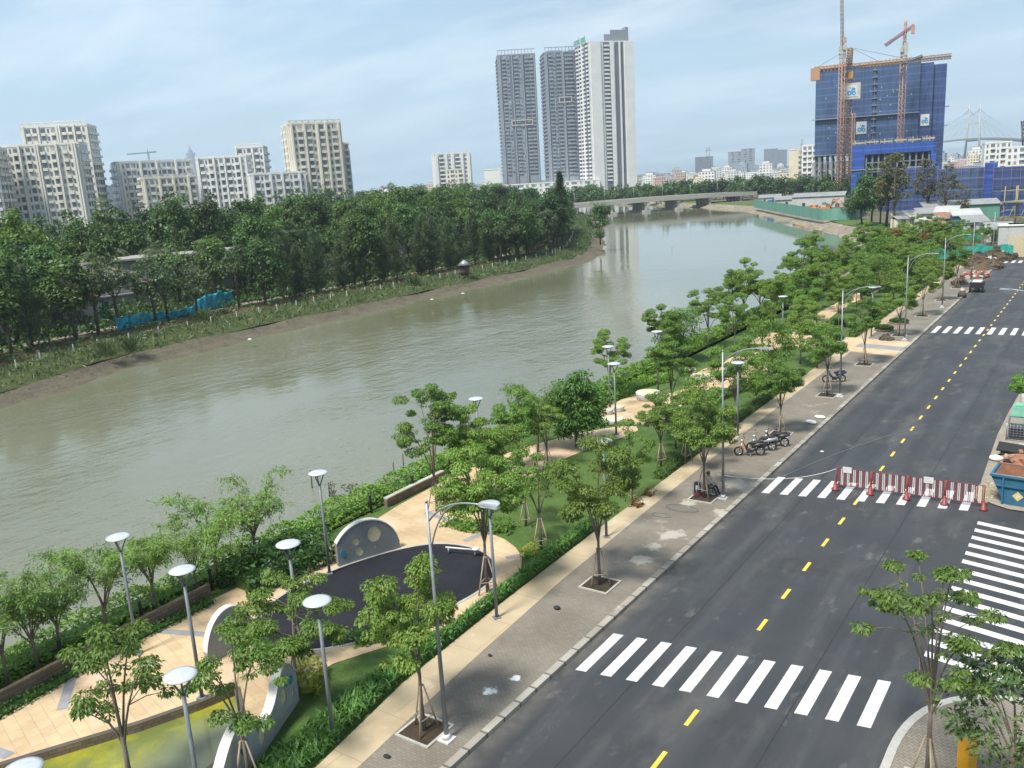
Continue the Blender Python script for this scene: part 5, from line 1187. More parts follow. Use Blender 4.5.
far_row('far_bank_tree', along(LB, 82, 8, 3, rg), ['forest3', 'forest0', 'bright2', 'bright1', 'forest2'], 'tall tree showing only its crown, %s along the sixth row of the far bank', 'sixth row of trees on the far bank', (.92, 1.25))
far_row('far_bank_tree', along(LB, 105, 9, 3, rg), ['forest3', 'forest0', 'bright2', 'forest4', 'forest2'], 'tall tree showing only its crown, %s along the rearmost row of the far bank', 'rearmost row of trees on the far bank', (.92, 1.25))
far_row('far_bank_tree', [p for p in along(LB, 13, 5.5, 1.2, rg) if p[1] > 160], ['wood0', 'wood2', 'forest1', 'forest4'], 'dark tree close to the water, %s towards the wooded tip of the far bank', 'trees close to the water at the wooded tip', (.75, 1.0), lambda x, y: y < 262)
q = A(561, 205, 262); tree('pine_tree', 'pine', (q.x, q.y, 0), 'tall pointed dark conifer rising above the end of the far bank trees', 'tree', sc_=1.05)
q = A(600, 232, 236); tree('far_bank_tree', 'forest4', (q.x, q.y, 0), 'dark bushy tree at the very tip of the wooded far bank', 'tree', sc_=.75)
q = A(30, 262, 150); tree('far_bank_tree', 'bright0', (q.x, q.y, 0), 'bright green tree over the red roof on the far bank', 'tree', sc_=.75)
for i, (px, py) in enumerate([(107, 355), (130, 350), (205, 322), (415, 285), (600, 238)]):
    q = P(px, py, -.2); rng = np.random.default_rng(90+i); n = 420; r = 1.9
    p = rng.normal(size=(n, 3))*np.array([r*.42, r*.42, .0])+np.array([0, 0, 1])*rng.uniform(.1, 1.7, (n, 1)); d = p*np.array([.6, .6, .5])+np.array([0, 0, .6])
    t = thing('bank_bush', 'spiky light green bush on the far bank grass, '+['nearest the picture edge', 'second from the picture edge', 'below the blue tarpaulin', 'below the tall trees', 'at the wooded tip'][i], 'bush', (q.x, q.y, -.3), 0, 'bushes on the far bank grass')
    link('foliage', quads_mesh('foliage', leaf_quads(p, d, rng.normal(size=(n, 3)), .9, .10, rng), LEAF['palm']), t)
rng = np.random.default_rng(96); pts = []
for d, h, n in ((20, 1.6, 4500), (24.5, 1.8, 5200), (28, 2.8, 7500), (33, 3.8, 9000), (14.5, .9, 2200)):
    l = offs(LB, -d); seg = np.array(l); LL = np.cumsum([0]+[math.hypot(*(seg[i+1]-seg[i])) for i in range(len(seg)-1)]); u = rng.uniform(0, LL[-1], n); cl = .5+.5*np.sin(u*.35+d)*np.sin(u*.11+d*2); n = int(n)
    x = np.interp(u, LL, seg[:, 0])+rng.normal(scale=1.3, size=n); y = np.interp(u, LL, seg[:, 1])+rng.normal(scale=.8, size=n)
    pts.append(leaf_quads(np.stack([x, y, .1+h*(.25+.75*cl)*rng.uniform(.05, 1, n)**.7], 1), rng.normal(scale=.8, size=(n, 3))+np.array([0, 0, .2]), rng.normal(size=(n, 3))+np.array([0, 0, .6]), .75, .36, rng))
o = link('undergrowth', quads_mesh('undergrowth', np.concatenate(pts), LEAF['forest'])); tag(o, 'tangled dark undergrowth beneath the far bank trees', 'undergrowth', kind='stuff')
rng = np.random.default_rng(95); pts = []
for d, h, n in ((5.5, .5, 5200), (8.5, .45, 5200), (11, .4, 3600)):
    l = offs(LB, -d); seg = np.array(l); L = np.cumsum([0]+[math.hypot(*(seg[i+1]-seg[i])) for i in range(len(seg)-1)]); u = rng.uniform(0, L[-1], n)
    x = np.interp(u, L, seg[:, 0])+rng.normal(scale=1.2, size=n); y = np.interp(u, L, seg[:, 1])
    z = {5.5: -.7, 8.5: -.22, 11: -.05}[d]; pts.append(leaf_quads(np.stack([x, y, z+rng.uniform(.05, h, n)], 1), rng.normal(scale=.5, size=(n, 3))+np.array([0, 0, .8]), rng.normal(size=(n, 3)), .8, .16, rng))
o = link('bank_grass', quads_mesh('bank_grass', np.concatenate(pts), LEAF['casuarina'])); tag(o, 'rough long grass and weeds along the far bank', 'grass', kind='stuff')
pm = MB().box((0, 0, .5), (.12, .12, 1.0)).mesh('marker_post', M['whitep'])
for i, (x, y) in enumerate(along(LB, 10.0, 4.6, .25, rg)):
    if y > 250: break
    o = link('marker_post', pm, None, (x, y, -.15)); tag(o, 'short white marker post in the grass along the far river bank', 'post', 'white marker posts along the far bank')
for i, (px, py) in enumerate([(250, 340), (42, 372), (463, 294), (432, 300)]):
    q = P(px, py, -1.0); o = MB().lathe([(.15, 0), (.32, .08), (.15, .2)], n=8, sx=1.3).build('litter', M['whitep'], None, q); tag(o, 'pale rubbish on the mud of the far bank, '+['blue-white heap below the tarpaulin', 'nearest the picture edge', 'under the end trees', 'under the middle trees'][i], 'litter')
# cyan tarpaulin fence
a, b = P(118, 331, .1), P(232, 306, .1)
tm = simple('cyan_tarpaulin', (.008, .23, .34), (.014, .30, .41), .5, .6, obj=False)
rgt = random.Random(4); n = 150; m = MB(); e = (b-a); L = e.length; e.normalize(); nn = Vector((-e.y, e.x, 0)); vs = []; K = 9
tpz = thing('tarpaulin', 'long crumpled cyan tarpaulin fence among the far bank trees', 'tarpaulin', a, math.atan2(e.y, e.x))
for i in range(n+1):
    u = i/n; sag = abs(math.sin(u*PI*9)); h = (1.75+.35*math.sin(u*7+1))*(.80+.2*(1-sag)) if u < .70 else (2.5+.6*math.sin((u-.7)*9))*(.84+.16*(1-sag))
    for k in range(K):
        z = h*k/(K-1); off = .22*math.sin(u*61+k*.3)+.09*math.sin(u*143-k*.7)+.04*math.sin(u*290+k*.9)+rgt.uniform(-.03, .03)+(.5*math.sin(u*11))
        vs.append((L*u+rgt.uniform(-.02, .02), off*(.35+.65*k/(K-1)), z+rgt.uniform(-.02, .02)))
m.add(vs, [(i*K+k, (i+1)*K+k, (i+1)*K+k+1, i*K+k+1) for i in range(n) for k in range(K-1)], 0, False)
m.sm = [True]*len(m.sm); o = m.build('sheet', tm, tpz); md = o.modifiers.new('sol', 'SOLIDIFY'); md.thickness = .03
for k in range(10): MB().tube([(L*k/9, .35, -.2), (L*k/9+.08, .35, 3.0 if k > 6 else 2.3)], .05, 5).build('pole', M['darkbark'], tpz)
# villas
roofm = simple('red_brown_roof_tiles', (.19, .075, .05), (.14, .06, .045), .4, .9); grey_roof = simple('grey_roof_tiles', (.13, .12, .11), (.17, .16, .145), .4, .9); villaw = simple('villa_wall', (.48, .46, .42), (.40, .385, .35), .4, .85); villag = simple('villa_grey_wall', (.30, .29, .27), (.25, .24, .225), .4, .85)
def villa(px, py, D, w, d, h, rz, roof, label, wall=villaw, hip=True, storeys=2, rh=2.2):
    q = A(px, py, D); rz0 = math.atan2(-q.x, q.y)+rz; t = thing('villa', label, 'house', (q.x, q.y, .05), rz0)
    MB().span((-w/2, 0, 0), (w/2, d, h)).build('wall', wall, t); e = .6
    r = MB()
    if hip: r.add([(-w/2-e, -e, h), (w/2+e, -e, h), (w/2+e, d+e, h), (-w/2-e, d+e, h), (-w/2+d*.4, d/2, h+rh), (w/2-d*.4, d/2, h+rh), (-w/2-e, -e, h-.2), (w/2+e, -e, h-.2), (w/2+e, d+e, h-.2), (-w/2-e, d+e, h-.2)], [(0, 1, 5, 4), (1, 2, 5), (2, 3, 4, 5), (3, 0, 4), (9, 8, 7, 6), (0, 6, 7, 1), (1, 7, 8, 2), (2, 8, 9, 3), (3, 9, 6, 0)])
    else: r.span((-w/2-e, -e, h+.002), (w/2+e, d+e, h+.35))
    r.build('roof', roof, t)
    nb = max(2, int(w/3.2))
    for s in range(storeys):
        z = .9+s*(h/storeys)
        for k in range(nb):
            x = -w/2+w*(k+.5)/nb; f = MB().span((x-.75, -.04, z), (x+.75, .02, z+1.5)).build('window', M['glass'], t); MB().span((x-.85, -.10, z-.08), (x+.85, -.041, z-.0)).span((x-.03, -.07, z), (x+.03, -.041, z+1.5)).build('window_frame', M['whitep'], f)
    if storeys > 1: MB().span((-w/2-.3, -.9, h/2-.12), (w/2+.3, -.001, h/2+.1)).build('balcony', wall, t)
villa(22, 322, 150, 20, 8, 4.2, -.25, roofm, 'low villa with red-brown tiled roof at the edge of the far bank trees', storeys=1, rh=2.4)
villa(106, 318, 158, 11, 9, 6.6, .35, grey_roof, 'white gabled villa beside the cyan tarpaulin')
villa(190, 308, 172, 22, 9, 8.0, .15, villag, 'grey-beige flat-roofed two-storey villa behind the cyan tarpaulin', villag, False)
villa(300, 285, 200, 18, 12, 4.6, .2, grey_roof, 'low villa with wide grey hipped roof among palms on the far bank', storeys=1, rh=3.6)
villa(368, 275, 212, 7, 7, 8.2, .3, villaw, 'narrow white villa behind the tall trees on the far bank', villaw, False)
villa(428, 268, 232, 12, 8, 6.4, .3, grey_roof, 'pale villa half hidden by the far bank trees')
q = P(465, 275, .1); t = thing('garden_kiosk', 'small garden kiosk with a pale conical roof on the far bank', 'kiosk', q); MB().lathe([(.9, 0), (.9, 2.0)], n=10).build('body', M['darkbark'], t); MB().lathe([(1.5, 2.0), (.1, 3.0)], n=12).build('roof', M['silver'], t)
q = A(478, 254, 240); o = MB().box((0, 0, 3.5), (1.3, .3, 5)).box((0, 0, .5), (.2, .2, 1)).build('orange_banner', M['orange'], None, (q.x, q.y, 0)); tag(o, 'upright orange banner among the far bank trees', 'banner')

# ------------------------------------------------------------------ apartment blocks and towers
unit = MB().box((0, 0, 0), (1, 1, 1))
UM = {}
def unit_mesh(mat):
    if mat not in UM: UM[mat] = unit.mesh('window_block', M[mat])
    return UM[mat]
creamw = simple('cream_apartment_wall', (.66, .64, .585), (.58, .565, .515), .12, .85, fine=False); tanw = simple('tan_apartment_wall', (.65, .615, .53), (.57, .54, .465), .12, .85, fine=False)
whitew = simple('white_apartment_wall', (.64, .645, .63), (.57, .575, .565), .12, .85, fine=False); greyw = simple('grey_tower_wall', (.235, .26, .295), (.20, .22, .255), .08, .8, fine=False); dgrey = simple('dark_tower_wall', (.10, .11, .14), (.13, .14, .17), .08, .7, fine=False)
M['creamw'] = creamw
def block(name, label, px0, px1, ytop, D, dep, rot, fh, front, side, wall, glass='glass', cat='building', roofbits=0, zbase=0.0, lim=100, accent=None, group=None, slab=.35, slabmat=None, fins=True, hvis=0.0, crown=0.0):
    """apartment block: front = list of (centre fraction, width m, kind); kind w wide bay with balcony slab, n narrow window, f vertical fin, a accent strip"""
    pm_ = A((px0+px1)/2, ytop, D); az0 = math.atan2(ray(px0, ytop).x, ray(px0, ytop).y); az1 = math.atan2(ray(px1, ytop).x, ray(px1, ytop).y)
    w = 2*D*math.tan((az1-az0)/2)/math.cos(rot); H = pm_.z
    face = math.atan2(-pm_.x, pm_.y)
    t = thing(name, label, cat, (pm_.x, pm_.y, zbase), face+rot, group)
    body = MB().span((-w/2, 0, 0), (w/2, dep, H))
    acc = MB(); cells = []
    nfl = int((H-1.5)/fh)
    for fr_, wid, kind in front:
        x = -w/2+w*fr_
        if isinstance(wid, tuple): wid = wid[1]*w
        if kind == 'f': body.span((x-wid/2, -1.1, 0), (x+wid/2, -.002, H+.6))
        elif kind == 'a': acc.span((x-wid/2, -.12, 0), (x+wid/2, -.003, H+.1))
        else:
            for k in range(nfl):
                z = H-1.9-k*fh
                if z < hvis: break
                cells.append((z, x, 0, wid, kind, 0))
    for sgn, lst in ((-1, side[0]), (1, side[1])):
        for fr_, wid, kind in lst:
            y = dep*fr_; X = sgn*w/2
            if isinstance(wid, tuple): wid = wid[1]*dep
            if kind == 'f': body.span((X, y-wid/2, 0), (X+sgn*.7, y+wid/2, H+.6))
            elif kind == 'a': acc.span((X+sgn*.003, y-wid/2, 0), (X+sgn*.12, y+wid/2, H+.1))
            else:
                for k in range(nfl):
                    z = H-1.9-k*fh
                    if z < hvis: break
                    cells.append((z, X, y, wid, kind, sgn))
    for z, x, y, wid, kind, sg in cells:
        if kind == 'w':
            if sg == 0: body.span((x-wid/2-.12, -.8, z-fh*.50), (x+wid/2+.12, -.001, z-fh*.50+slab*fh))
            else: body.span((x, y-wid/2-.25, z-fh*.50), (x+sg*1.0, y+wid/2+.25, z-fh*.50+slab*fh))
    rg_ = random.Random(len(label))
    for k in range(roofbits):
        xx = -w/2+w*(k+.5)/roofbits; body.span((xx-w*.16/roofbits*2, dep*.2, H), (xx+w*.16/roofbits*2, dep*.8, H+rg_.uniform(1.5, 3.5)))
    body.span((-w/2-.15, -.15, H+.001), (w/2+.15, .25, H+.9)); body.span((-w/2-.15, .251, H+.001), (-w/2+.2, dep, H+.9)); body.span((w/2-.2, .251, H+.001), (w/2+.15, dep, H+.9))
    if crown:
        for k in range(int(w/3)): body.box((-w/2+1+k*3, .1, H+.9+crown/2), (.5, .4, crown))
        body.span((-w/2, -.2, H+.9+crown), (w/2, .4, H+1.4+crown))
    body.build('wall', wall, t)
    if acc.v: acc.build('accent_strip', accent, t)
    cells.sort(key=lambda c: (-c[3] if c[4] == 'w' else 0, -c[0])); um = unit_mesh(glass); rest = MB()
    for i, (z, x, y, wid, kind, sg) in enumerate(cells):
        hh = fh*(.66 if kind == 'w' else .54); ww = wid
        c = (x, -.02, z+fh*.12) if sg == 0 else (x+sg*.02, y, z+fh*.12); s = (ww, .14, hh) if sg == 0 else (.14, ww, hh)
        if i < lim:
            o = bpy.data.objects.new('window', um); COL.objects.link(o); o.parent = t; o.location = c; o.scale = s
        else: rest.box(c, s)
    if rest.v: o = rest.build('windows', M[glass], t); o['kind'] = 'stuff'
    return t, w, H
def bays(n, w, pat, m0=.03):
    # bays in sequence, each as wide as its kind asks: w balcony bay, n narrow window, f pilaster, a dark recess
    wt = {'w': 1.55, 'n': .95, 'f': .62, 'a': .8}; seq = [pat[i % len(pat)] for i in range(n)]; tot = sum(wt[k] for k in seq); x = 0; out = []
    for k in seq:
        out.append((m0+(1-2*m0)*(x+wt[k]/2)/tot, ('rel', (1-2*m0)*wt[k]/tot*{'w': .66, 'n': .48, 'f': .72, 'a': .9}[k]), k)); x += wt[k]
    return out
W1 = {'w': 3.4, 'n': 1.3, 'f': 1.2, 'a': 1.6}
block('apartment_block', 'tall cream apartment block behind the lower front block at the picture edge', 20, 87, 127, 445, 16, R(-16), 3.3, bays(14, {'w': 3.0, 'n': 1.1, 'f': .9}, 'fwwfwnwf'), ([], bays(4, {'w': 2.6}, 'w')), creamw, hvis=10, crown=1.0)
block('apartment_block', 'lower cream front block with long rows of balconies at the picture edge', -4, 79, 146, 420, 14, R(-16), 3.3, bays(19, {'w': 3.2, 'n': 1.0, 'f': .9}, 'fwnwfnwnf'), ([], bays(3, {'w': 2.6}, 'w')), creamw, hvis=10)
block('apartment_block', 'cream apartment wing cut by the picture edge', -40, -6, 150, 405, 16, R(-16), 3.3, bays(8, {'w': 3.0, 'n': 1.0, 'f': .9}, 'fwnw'), ([], bays(3, {'w': 2.6}, 'w')), creamw, hvis=10)
block('apartment_block', 'wide white apartment block under the small distant crane', 117, 193, 162, 455, 15, R(14), 3.3, bays(18, {'w': 3.6, 'n': 1.2, 'f': .9}, 'fnwwnfwnw'), (bays(4, {'w': 2.8}, 'w'), []), whitew, hvis=8)
block('apartment_block', 'low cream apartment block in front of the wide white block', 141, 197, 178, 425, 13, R(8), 3.3, bays(13, {'w': 3.2, 'n': 1.2, 'f': .9}, 'fnwnfww'), (bays(3, {'w': 2.8}, 'w'), []), tanw, hvis=8)
block('apartment_block', 'white apartment block between the low cream block and the pale stepped block', 195, 246, 158, 440, 15, R(-10), 3.3, bays(13, {'w': 3.2, 'n': 1.2, 'f': .9}, 'fwnwfnw'), ([], bays(3, {'w': 2.8}, 'w')), whitew, hvis=8)
block('apartment_block', 'pale apartment block just peeping above its white neighbour', 234, 263, 148, 475, 14, R(-10), 3.3, bays(7, {'w': 3.0, 'n': 1.1, 'f': .9}, 'fwnw'), ([], bays(3, {'w': 2.6}, 'w')), whitew, hvis=8, crown=.8)
block('apartment_block', 'low pale block at the foot of the tan apartment tower', 250, 306, 174, 425, 14, R(6), 3.3, bays(13, {'w': 3.2, 'n': 1.2, 'f': .9}, 'fwnwfnw'), ([], []), whitew, hvis=8)
block('apartment_block', 'tall tan apartment tower standing apart from the other cream blocks', 288, 341, 124, 440, 18, R(12), 3.3, bays(12, {'w': 3.4, 'n': 1.1, 'f': 1.1}, 'fnwfwnfw'), (bays(4, {'w': 2.6, 'n': 1.1, 'f': 1.2}, 'fw'), []), tanw, hvis=10, crown=.6)
block('apartment_block', 'narrow set-back wing behind the tall tan apartment tower', 338, 349, 144, 462, 16, R(0), 3.3, bays(2, {'w': 3.0}, 'w'), ([], []), tanw, hvis=10)
block('apartment_block', 'hazy white block with vertical grey stripes in the middle distance', 434, 471, 154, 760, 20, R(8), 3.4, bays(9, {'w': 3.2, 'n': 2.0, 'f': 1.8}, 'fwfn'), ([], []), whitew, hvis=16, crown=.8)
block('apartment_block', 'hazy low pale block at the foot of the striped white block', 446, 463, 170, 700, 14, R(0), 3.4, bays(4, {'w': 3.0, 'n': 1.5}, 'nw'), ([], []), tanw, hvis=16)
block('office_block', 'bright white low block left of the slim dark tower', 484, 500, 170, 690, 14, R(0), 3.4, [(.5, 7, 'n')], ([], []), whitew, hvis=25)
# the pair of high towers across the river
M['towerglass'] = panes('tower_glass', (.05, .07, .10), (.12, .15, .19), (.26, .28, .30))
D1 = 830
t, w, H = block('tower', 'slim dark grey residential tower, left of the high pair across the river', 497, 535, 55, D1, 26, R(4), 3.25, [(.345, 2.2, 'a'), (.67, 2.6, 'a'), (.06, 1.2, 'f'), (.16, 3.2, 'w'), (.28, 2.6, 'n'), (.38, 1.0, 'f'), (.47, 3.4, 'w'), (.58, 2.2, 'n'), (.66, 1.0, 'f'), (.76, 3.4, 'w'), (.88, 3.2, 'w'), (.97, 1.0, 'f')], (bays(4, {'w': 3.4}, 'w'), []), greyw, 'towerglass', hvis=22, crown=3.5, slab=.42, accent=dgrey)
MB().span((-w*.22, -1.3, H*.52), (w*.36, -.8, H*.52+1.0)).span((-w*.22, -1.3, H*.52+4.2), (w*.36, -.8, H*.52+5.2)).span((-w*.22, -1.3, H*.52+1.001), (-w*.22+1, -.8, H*.52+4.199)).span((w*.36-1, -1.3, H*.52+1.001), (w*.36, -.8, H*.52+4.199)).build('white_frame', M['concrete'], t)
t, w, H = block('tower', 'broad grey residential tower with balconies joined to the white-ended tower', 544, 589, 52, D1-20, 26, R(10), 3.25, [(.27, 2.2, 'a'), (.69, 2.4, 'a'), (.04, 1.6, 'f'), (.13, 3.0, 'w'), (.22, 2.4, 'n'), (.31, 3.4, 'w'), (.41, 1.2, 'f'), (.49, 3.4, 'w'), (.58, 3.2, 'w'), (.66, 2.0, 'n'), (.74, 1.2, 'f'), (.82, 3.2, 'w'), (.92, 3.0, 'w')], (bays(5, {'w': 3.0}, 'w'), []), greyw, accent=dgrey, glass='towerglass', hvis=20, crown=3.2, slab=.42, roofbits=2)
MB().span((-w*.22, -1.3, H*.66), (w*.08, -.8, H*.66+1.0)).span((-w*.22, -1.3, H*.66+4.2), (w*.08, -.8, H*.66+5.2)).span((-w*.22, -1.3, H*.66+1.001), (-w*.22+1, -.8, H*.66+4.199)).span((w*.08-1, -1.3, H*.66+1.001), (w*.08, -.8, H*.66+4.199)).build('white_frame', M['concrete'], t)
t, w, H = block('tower', 'tallest tower across the river with plain white end walls and green roof letters', 588, 633, 42, D1-45, 30, R(24), 3.25, [(.15, 9.5, 'f'), (.40, 6.0, 'a'), (.40, 4.4, 'w'), (.52, 3.0, 'f'), (.63, 3.6, 'a'), (.63, 2.2, 'n'), (.69, 1.2, 'f'), (.75, 2.4, 'a'), (.90, 8.6, 'f')],
  ([(.08, 4.0, 'a'), (.08, 3.4, 'w'), (.22, 4.2, 'a'), (.22, 2.8, 'n'), (.36, 3.6, 'w'), (.48, 2.2, 'f'), (.62, 6.0, 'a'), (.58, 3.0, 'w'), (.68, 2.6, 'n'), (.82, 3.6, 'w'), (.94, 3.0, 'a'), (.94, 2.6, 'n')], []), whitew, 'towerglass', hvis=14, slab=.42, accent=dgrey)
sh = MB().span((w*.02, 2, H+.9), (w*.34, 2.6, H+10)).span((w*.345, 1.5, H+.9), (w*.42, 8, H+12)).span((-w*.12, 2, H+.9), (w*.019, 2.5, H+6.5)); sh.build('roof_screen', greyw, t)
greenm = simple('green_sign_letters', (.10, .38, .20), None, 3, .5)
xs = -w*.5-1.2; sg = thing('roof_sign', 'row of grey and green letters standing on the tallest tower roof', 'sign', t.matrix_basis @ Vector((xs, 20, H+1.0)), t.rotation_euler.z-R(90))
for k in range(7):
    m = MB(); x = -9+k*4.0
    if k in (0, 2, 5): m.span((x, 0, 0), (x+.7, .4, 4)).span((x+2.1, 0, 0), (x+2.8, .4, 4)).span((x+.7, .01, 3.2), (x+2.1, .39, 3.9))
    elif k in (1, 4): m.span((x, 0, 0), (x+.7, .4, 4)).span((x+2.1, 0, 0), (x+2.8, .4, 4)).span((x+.7, .01, 3.2), (x+2.1, .39, 3.9)).span((x+.7, .01, .1), (x+2.1, .39, .8))
    else: m.span((x, 0, 0), (x+.7, .4, 5.2)).span((x+.7, .01, 0), (x+2.6, .39, .7))
    m.build('letter', greyw if k < 2 else greenm, sg)
block('podium', 'long low white podium with green terraces at the foot of the high towers', 500, 600, 183, 770, 40, R(4), 4.0, bays(14, {'w': 4.5, 'n': 3.0}, 'wn'), ([], []), whitew, 'paleglass', hvis=2)
# hazy far landmarks
def spire():
    q = A(189, 143, 6700); t = thing('spire_tower', 'very tall tapering bluish tower with a thin spire on the hazy horizon', 'skyscraper', (q.x, q.y, 0), .3); H = q.z
    m = MB(); prof = [(46, 0, .50), (40, .50, .66), (32, .66, .78), (22, .78, .86), (12, .86, .90)]
    for w, a, b in prof:
        for dx, dy in ((-.5, -.5), (.5, -.5), (.5, .5), (-.5, .5), (0, 0)): m.span((dx*w-w*.5, dy*w-w*.5, H*a), (dx*w+w*.5, dy*w+w*.5, H*b*(.97 if dx else 1.0)))
    m.build('shaft', dgrey, t); MB().tube([(0, 0, H*.89), (0, 0, H)], [5, 1.2], 8).build('spire', M['galv'], t)
spire()
q = A(108, 186, 2200); block('far_block', 'hazy bluish block seen through the gap between the cream apartment groups', 105, 113, 186, 1900, 30, 0, 4, [(.5, 8, 'n')], ([], []), dgrey, 'towerglass', hvis=10)
for i, (a, b, y, D, lab) in enumerate([(265+430, 265+448, 157, 2300, 'hazy blue high-rise behind the lattice mast'), (728, 744, 152, 1700, 'hazy grey block with a stepped top'), (741, 755, 149, 1750, 'hazy grey block, taller of two beside each other'), (764, 778, 149, 3200, 'hazy blue twin tower, nearer the lattice mast'), (776, 787, 150, 3300, 'hazy blue twin tower, nearer the building under nets')]):
    block('far_block', lab, a, b, y, D, 30, 0, 4, [(.3, 5, 'n'), (.7, 5, 'n')], ([], []), [dgrey, greyw, greyw, dgrey, dgrey][i], 'towerglass', hvis=24, lim=40)
def lattice(name, label, px, ytop, D, w, parts=True, mat='lampgrey', cat='mast'):
    q = A(px, ytop, D); t = thing(name, label, cat, (q.x, q.y, 0), .4); H = q.z; m = MB(); n = int(H/(w*2))+1
    for a in (-1, 1):
        for b in (-1, 1): m.tube([(a*w, b*w, 0), (a*w*.35, b*w*.35, H)], w*.10, 4)
    for k in range(n):
        z0, z1 = H*k/n, H*(k+1)/n; r0, r1 = w*(1-.65*k/n), w*(1-.65*(k+1)/n)
        for s in (-1, 1): m.tube([(-r0, s*r0, z0), (r1, s*r1, z1)], w*.06, 3).tube([(s*r0, -r0, z0), (s*r1, r1, z1)], w*.06, 3)
    m.build('lattice', M[mat], t); MB().tube([(-w*.9, 0, H*.9), (w*.9, 0, H*.9)], w*.1, 4).build('crossarm', M[mat], t)
lattice('lattice_mast', 'dark lattice mast on the hazy skyline beyond the river', 708, 147, 1200, 4.5)
lattice('lattice_mast', 'slim dark mast beside the yellow-walled building', 802, 139, 620, 1.2)

# ------------------------------------------------------------------ low city beyond the river
hv = [simple('white_house_wall', (.66, .66, .64), (.56, .56, .55), .15, .85, fine=False), simple('cream_house_wall', (.62, .55, .42), (.53, .47, .37), .15, .85, fine=False), simple('pinkish_house_wall', (.52, .36, .32), (.46, .33, .30), .15, .85, fine=False), simple('grey_house_wall', (.36, .37, .38), (.31, .32, .33), .15, .85, fine=False), simple('blue_grey_house_wall', (.28, .34, .41), None, .15, .85, fine=False)]
hroof = [simple('flat_roof', (.40, .39, .37), (.32, .31, .30), .3, .9, fine=False), roofm, M['silver'], simple('orange_red_roof', (.42, .12, .06), (.34, .11, .06), .3, .9, fine=False), simple('blue_metal_roof', (.08, .22, .36), None, .3, .6, fine=False)]
def house_mesh(w, d, h, wi, ri, seed):
    rg_ = random.Random(seed); m = MB().span((-w/2, 0, 0), (w/2, d, h)); m.span((-w/2-.2, -.2, h+.001), (w/2+.2, d+.2, h+.5), 1)
    if rg_.random() < .6: m.span((-w*.3, d*.2, h+.501), (w*.25, d*.8, h+3.2), 0); m.span((-w*.32, d*.18, h+3.201), (w*.27, d*.82, h+3.5), 1)
    fl = int(h/3.4)
    for s in range(fl):
        nb = max(2, int(w/3.5))
        for k in range(nb):
            x = -w/2+w*(k+.5)/nb; m.box((x, -.03, 1.8+s*3.4), (w/nb*.5, .1, 1.7), mi=2)
    return m.mesh('house_mesh', [hv[wi], hroof[ri], M['glass']])
HM = [[house_mesh(*dims, wi, ri, 10*wi+k) for k, (dims, ri) in enumerate([((12, 12, 10), 0), ((20, 14, 14), 2), ((9, 12, 17), 0), ((26, 16, 8), [3, 1, 3, 4, 4][wi]), ((15, 12, 21), 0), ((34, 20, 11), 2)])] for wi in range(5)]
HC = ['white', 'cream', 'pinkish', 'grey', 'blue-grey']; HS = ['low', 'mid-height', 'narrow', 'wide low', 'tall', 'long flat-roofed']
rg = random.Random(31)
def houses(px0, px1, D0, D1_, n, zone, grp, step=0):
    for i in range(n):
        px = px0+(px1-px0)*(i+rg.random())/n; D = rg.uniform(D0, D1_); wi = rg.choices(range(5), [5, 2.5, 2, 2, 1.2])[0]; k = rg.randrange(6)
        q = A(px, 180, D); o = link('low_building', HM[wi][k], None, (q.x, q.y, -.1), math.atan2(-q.x, q.y)+rg.uniform(-.5, .5)); s = rg.uniform(.62, 1.0); o.scale = (s, s, s*rg.uniform(.8, 1.15))
        tag(o, '%s %s house among the hazy rooftops %s' % (HS[k], HC[wi], zone), 'building', grp+', '+HS[k]+' '+HC[wi])
houses(355, 500, 800, 1600, 34, 'behind the wooded far bank', 'rooftops behind the far bank')
houses(636, 720, 950, 2300, 46, 'beyond the bridge, nearer the high towers', 'rooftops beyond the bridge by the towers')
houses(715, 850, 850, 2300, 64, 'beyond the bridge, nearer the netted building', 'rooftops beyond the bridge by the nets')
houses(935, 1060, 700, 1900, 50, 'beside the netted building', 'rooftops beside the netted building')
block('apartment_block', 'yellow-walled building with a blue panel beside the netted tower', 789, 806, 150, 640, 16, R(0), 3.4, [(.75, 4, 'n')], ([], []), hv[1], hvis=6, accent=M['skipblue'])
block('apartment_block', 'white balconied building close beside the netted tower', 802, 818, 146, 610, 16, R(-10), 3.4, bays(3, {'w': 4}, 'w'), ([], []), hv[0], hvis=6)
block('apartment_block', 'low grey-white long building with flat roof before the netted tower', 812, 842, 164, 560, 20, R(-8), 3.6, bays(6, {'n': 2.0}, 'n'), ([], []), hv[3], hvis=4)
block('apartment_block', 'white stepped building right of the netted tower', 985, 1012, 143, 640, 20, R(5), 3.5, bays(5, {'n': 2.4, 'w': 3.4}, 'nw'), ([], []), hv[0], hvis=4)
block('apartment_block', 'white wider building under the cable bridge deck', 1006, 1050, 147, 600, 20, R(0), 3.5, bays(6, {'n': 2.4, 'w': 3.4}, 'nnw'), ([], []), hv[0], hvis=4)
